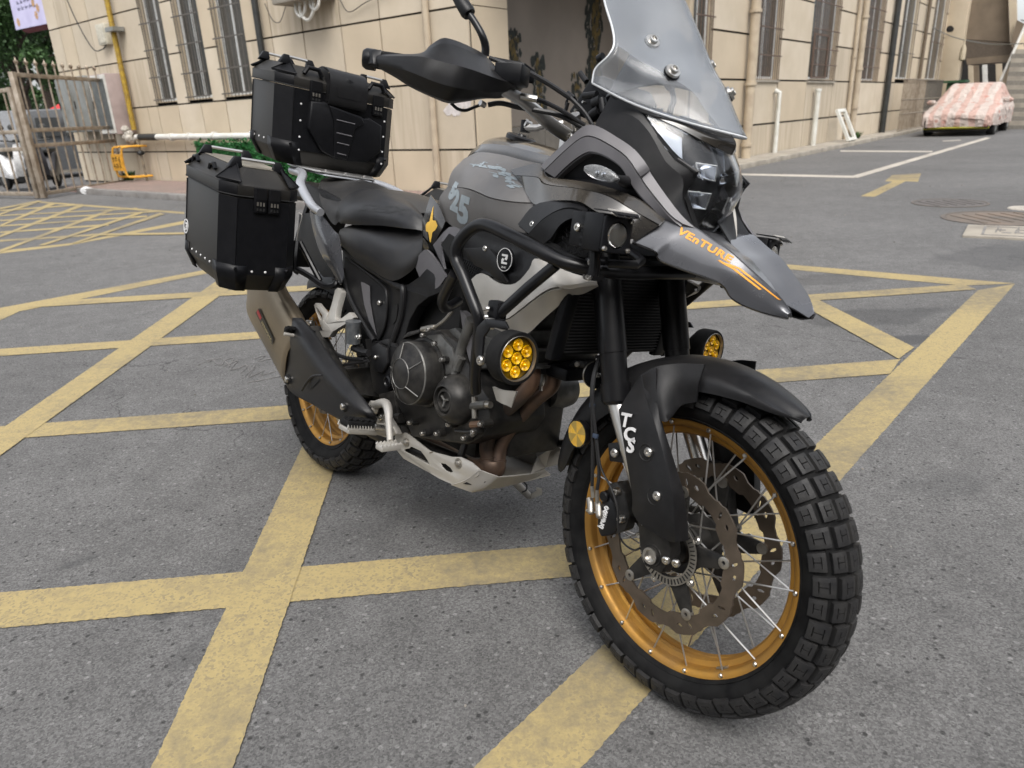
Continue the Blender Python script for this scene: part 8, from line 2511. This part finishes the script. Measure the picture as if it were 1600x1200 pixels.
# grey casting between the covers and cylinder
MB().slab(P3(K5, (330, 330, -.156), (400, 320, -.156), (460, 390, -.156), (480, 470, -.156), (450, 520, -.156), (395, 530, -.156), (395, 430, -.156)), (0, .01, 0)).build("casting", B_eng2, eng, bevel=.004)
for x, y in ((322, 328), (380, 370), (418, 448), (350, 300)): bolt(K5(x, y, -.175), (0, -1, 0), .0062, eng, h=.008)
MB().tube(P3(K5, (378, 288, -.17), (420, 258, -.168), (465, 208, -.165)), .0045, 8, smooth=3).build("braided_hose", B_abs, eng)
MB().tube(P3(K5, (315, 300, -.175), (345, 292, -.173), (380, 288, -.17)), .007, 10).build("hose_union", B_abs, eng)
MB().hexa(P3(K5, (215, 345, -.17), (300, 318, -.17), (300, 318, -.14), (215, 345, -.14), (245, 312, -.17), (305, 298, -.17), (305, 298, -.14), (245, 312, -.14))).build("engine_bracket", B_eng, eng, bevel=.003)
MB().tube(P3(K5, (560, 250, -.16), (530, 330, -.155), (500, 430, -.15), (480, 520, -.15)), .013, 12, smooth=3).build("coolant_pipe", B_eng2, eng)
MB().box(VV(.76, 0, .37), (.22, .20, .10)).build("sump", B_eng, eng, bevel=.02)
MB().box(VV(.88, .04, .42), (.12, .18, .16)).build("front_casing", B_eng, eng, bevel=.02)
# dark airbox mass behind the panels
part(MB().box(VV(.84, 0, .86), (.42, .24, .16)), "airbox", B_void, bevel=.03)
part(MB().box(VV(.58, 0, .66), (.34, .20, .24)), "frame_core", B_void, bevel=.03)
# radiator
rad = part(MB().hexa([VV(1.135, -.165, .655), VV(1.135, .165, .655), VV(1.165, .165, .655), VV(1.165, -.165, .655), VV(1.175, -.175, .87), VV(1.175, .175, .87), VV(1.205, .175, .87), VV(1.205, -.175, .87)]), "radiator", B_void)
m = MB()
for k in range(30):
    z = .662 + k * .0068; x = 1.1665 + (z - .655) * .186
    m.box(VV(x + .001, 0, z), (.0035, .31, .0022))
o = m.build("radiator_fins", pm("radiator fin", (0.02, 0.02, 0.021), .5), rad); tag(o, kind="stuff")
MB().hexa([VV(1.15, -.185, .645), VV(1.15, -.150, .645), VV(1.17, -.150, .645), VV(1.17, -.185, .645), VV(1.19, -.185, .87), VV(1.19, -.150, .87), VV(1.212, -.150, .87), VV(1.212, -.185, .87)]).build("side_tank", B_casep, rad, bevel=.005)
MB().hexa([VV(1.15, .150, .645), VV(1.15, .185, .645), VV(1.17, .185, .645), VV(1.17, .150, .645), VV(1.19, .150, .87), VV(1.19, .185, .87), VV(1.212, .185, .87), VV(1.212, .150, .87)]).build("side_tank", B_casep, rad, bevel=.005)
part(MB().lathe(RF(610, 150, -.035), (.9, -.45, .0), [(-.02, .02), (-.008, .030), (.0, .031), (.003, .029), (.003, .0)], 28), "horn", B_casep)
part(MB().lathe(RF(610, 150, -.035), (.9, -.45, .0), [(-.002, .0305), (.002, .0318), (.005, .0305)], 28, cap=False), "horn_rim", B_abs)
bolt(RF(625, 157, -.045), (.9, -.45, 0), .006); bolt(RF(432, 53, -.06), (.6, -.8, 0), .006)
part(MB().tube(P3(RF, (250, 60, .0), (330, 120, .0), (430, 50, -.03), (520, 60, -.03), (560, 100, -.03)), .010, 10, smooth=4), "coolant_hose", B_cable)
part(MB().box(RF(400, 120, -.0), (.07, .12, .03)), "hose_clamp_block", B_casep, bevel=.008)
# frame downtubes below the radiator
for s in (-1,):
    f = lambda p: VV(p[0], p[1] * s, p[2])
    part(MB().tube([f(VV(1.10, -.12, .66)), f(VV(1.08, -.13, .55)), f(VV(1.02, -.13, .42)), f(VV(.93, -.13, .36)), f(VV(.75, -.13, .36))], .0115, 12, smooth=4), "lower_bar", B_sat)

# ================================================================ SKID PLATE AND STAND
so_ = [(228, 240), (250, 200), (310, 180), (345, 195), (430, 260), (520, 332), (560, 345), (700, 382), (770, 382), (860, 425), (925, 482), (915, 530), (870, 560), (780, 590), (700, 600), (530, 515), (310, 395), (235, 300)]
h_a = [(372, 298), (452, 335), (490, 385), (528, 448), (435, 400), (318, 335), (322, 318), (355, 315)]
h_b = [(608, 432), (650, 438), (690, 470), (710, 500), (690, 510), (650, 492), (620, 460)]
sy = lambda q: [SK(x, y, -.150) for x, y in q]
skid = part(MB().slab(sy(so_), VV(0, .004, 0), [sy(h_a)[::-1], sy(h_b)[::-1]]), "skid_plate", B_silver, bevel=.0008)
# front nose of the plate wrapping across
fr_t = [SK(925, 482, -.150), SK(1060, 530, -.120), SK(1110, 535, -.090), SK(1340, 512, .04), SK(1440, 478, .13)]
fr_b = [SK(700, 602, -.150), SK(850, 655, -.135), SK(900, 652, -.110), SK(1180, 600, .02), SK(1440, 490, .13)]
MB().grid([fr_t, [(a + b) / 2 + VV(.006, -.002, -.004) for a, b in zip(fr_t, fr_b)], fr_b], 3, 4, thick=.003).build("skid_nose", B_silver, skid)
MB().slab([p + VV(.004, -.006, -.001) for p in P3(SK, (798, 588, -.148), (880, 552, -.14), (985, 572, -.128), (920, 605, -.132))], (0, .001, 0)).build("skid_opening", B_void, skid)
# raised far wing seen behind the nose
wg = [SK(1340, 512, .04), SK(1450, 470, .14), SK(1502, 320, .145), SK(1430, 282, .14), SK(1340, 275, .135), SK(1345, 330, .13), SK(1390, 380, .12)]
MB().slab(wg, VV(0, .004, 0), [[SK(x, y, .141) for x, y in ((1395, 290), (1410, 282), (1460, 318), (1448, 330))][::-1]]).build("skid_wing", B_silver, skid)
# belly
MB().grid([[SK(235, 300, -.150), SK(530, 515, -.150), SK(700, 600, -.150), SK(850, 655, -.135)], [VV(p.x, 0, p.z - .006) for p in (SK(235, 300, -.150), SK(530, 515, -.150), SK(700, 600, -.150), SK(850, 655, -.135))], [mir(p) for p in (SK(235, 300, -.150), SK(530, 515, -.150), SK(700, 600, -.150), SK(850, 655, -.135))]], 2, 3, vec=VV(0, 0, .004)).build("skid_belly", B_silver, skid)
MB().slab([mir(p) for p in sy(so_)], VV(0, -.004, 0)).build("skid_side", B_silver, skid)
for x, y in ((335, 262), (755, 432)):
    MB().lathe(SK(x, y, -.151), (0, -1, 0), [(0, .0125), (.002, .0125), (.002, .009), (.0065, .0075), (.008, .004), (.008, 0)], 20).build("skid_bolt", B_abs, skid)
MB().tube([SK(520, 350, -.1515), SK(545, 340, -.1515)], .0012, 5).build("crease", B_abs, skid)
st_ = part(MB().tube([VV(.60, .14, .34), SK(1225, 600, .24), SK(1320, 695, .29)], [.014, .013, .011], 12), "side_stand", B_silver)
fp = [SK(1300, 690, .285), SK(1335, 708, .29), SK(1435, 668, .30), SK(1428, 630, .30), SK(1380, 618, .295), SK(1395, 645, .295), SK(1345, 672, .29)]
MB().slab(fp, VV(0, 0, -.010)).build("stand_foot", B_silver, st_, bevel=.003)
MB().tube([SK(1272, 575, .20), SK(1305, 610, .22), SK(1300, 650, .24), SK(1270, 665, .25)], .0025, 6, smooth=4).build("stand_spring", B_cable, st_)
# chain hint, left side
part(MB().tube([VV(.50, .10, .43), VV(.02, .10, .36)], .010, 8), "chain", B_eng)

# left-hand engine cover seen beyond the headers
part(MB().lathe(RF(262, 290, .12), (0, 1, 0), [(-.05, .045), (.0, .05), (.03, .045), (.035, .03), (.035, 0)], 24), "left_cover", B_eng2)
part(MB().box(VV(.82, .08, .50), (.20, .10, .14)), "gear_casing", B_eng, bevel=.02)
part(MB().tube(P3(RF, (100, 640, .09), (200, 560, .10), (205, 380, .11), (190, 330, .11)), .012, 10, smooth=4), "left_hose", B_eng)
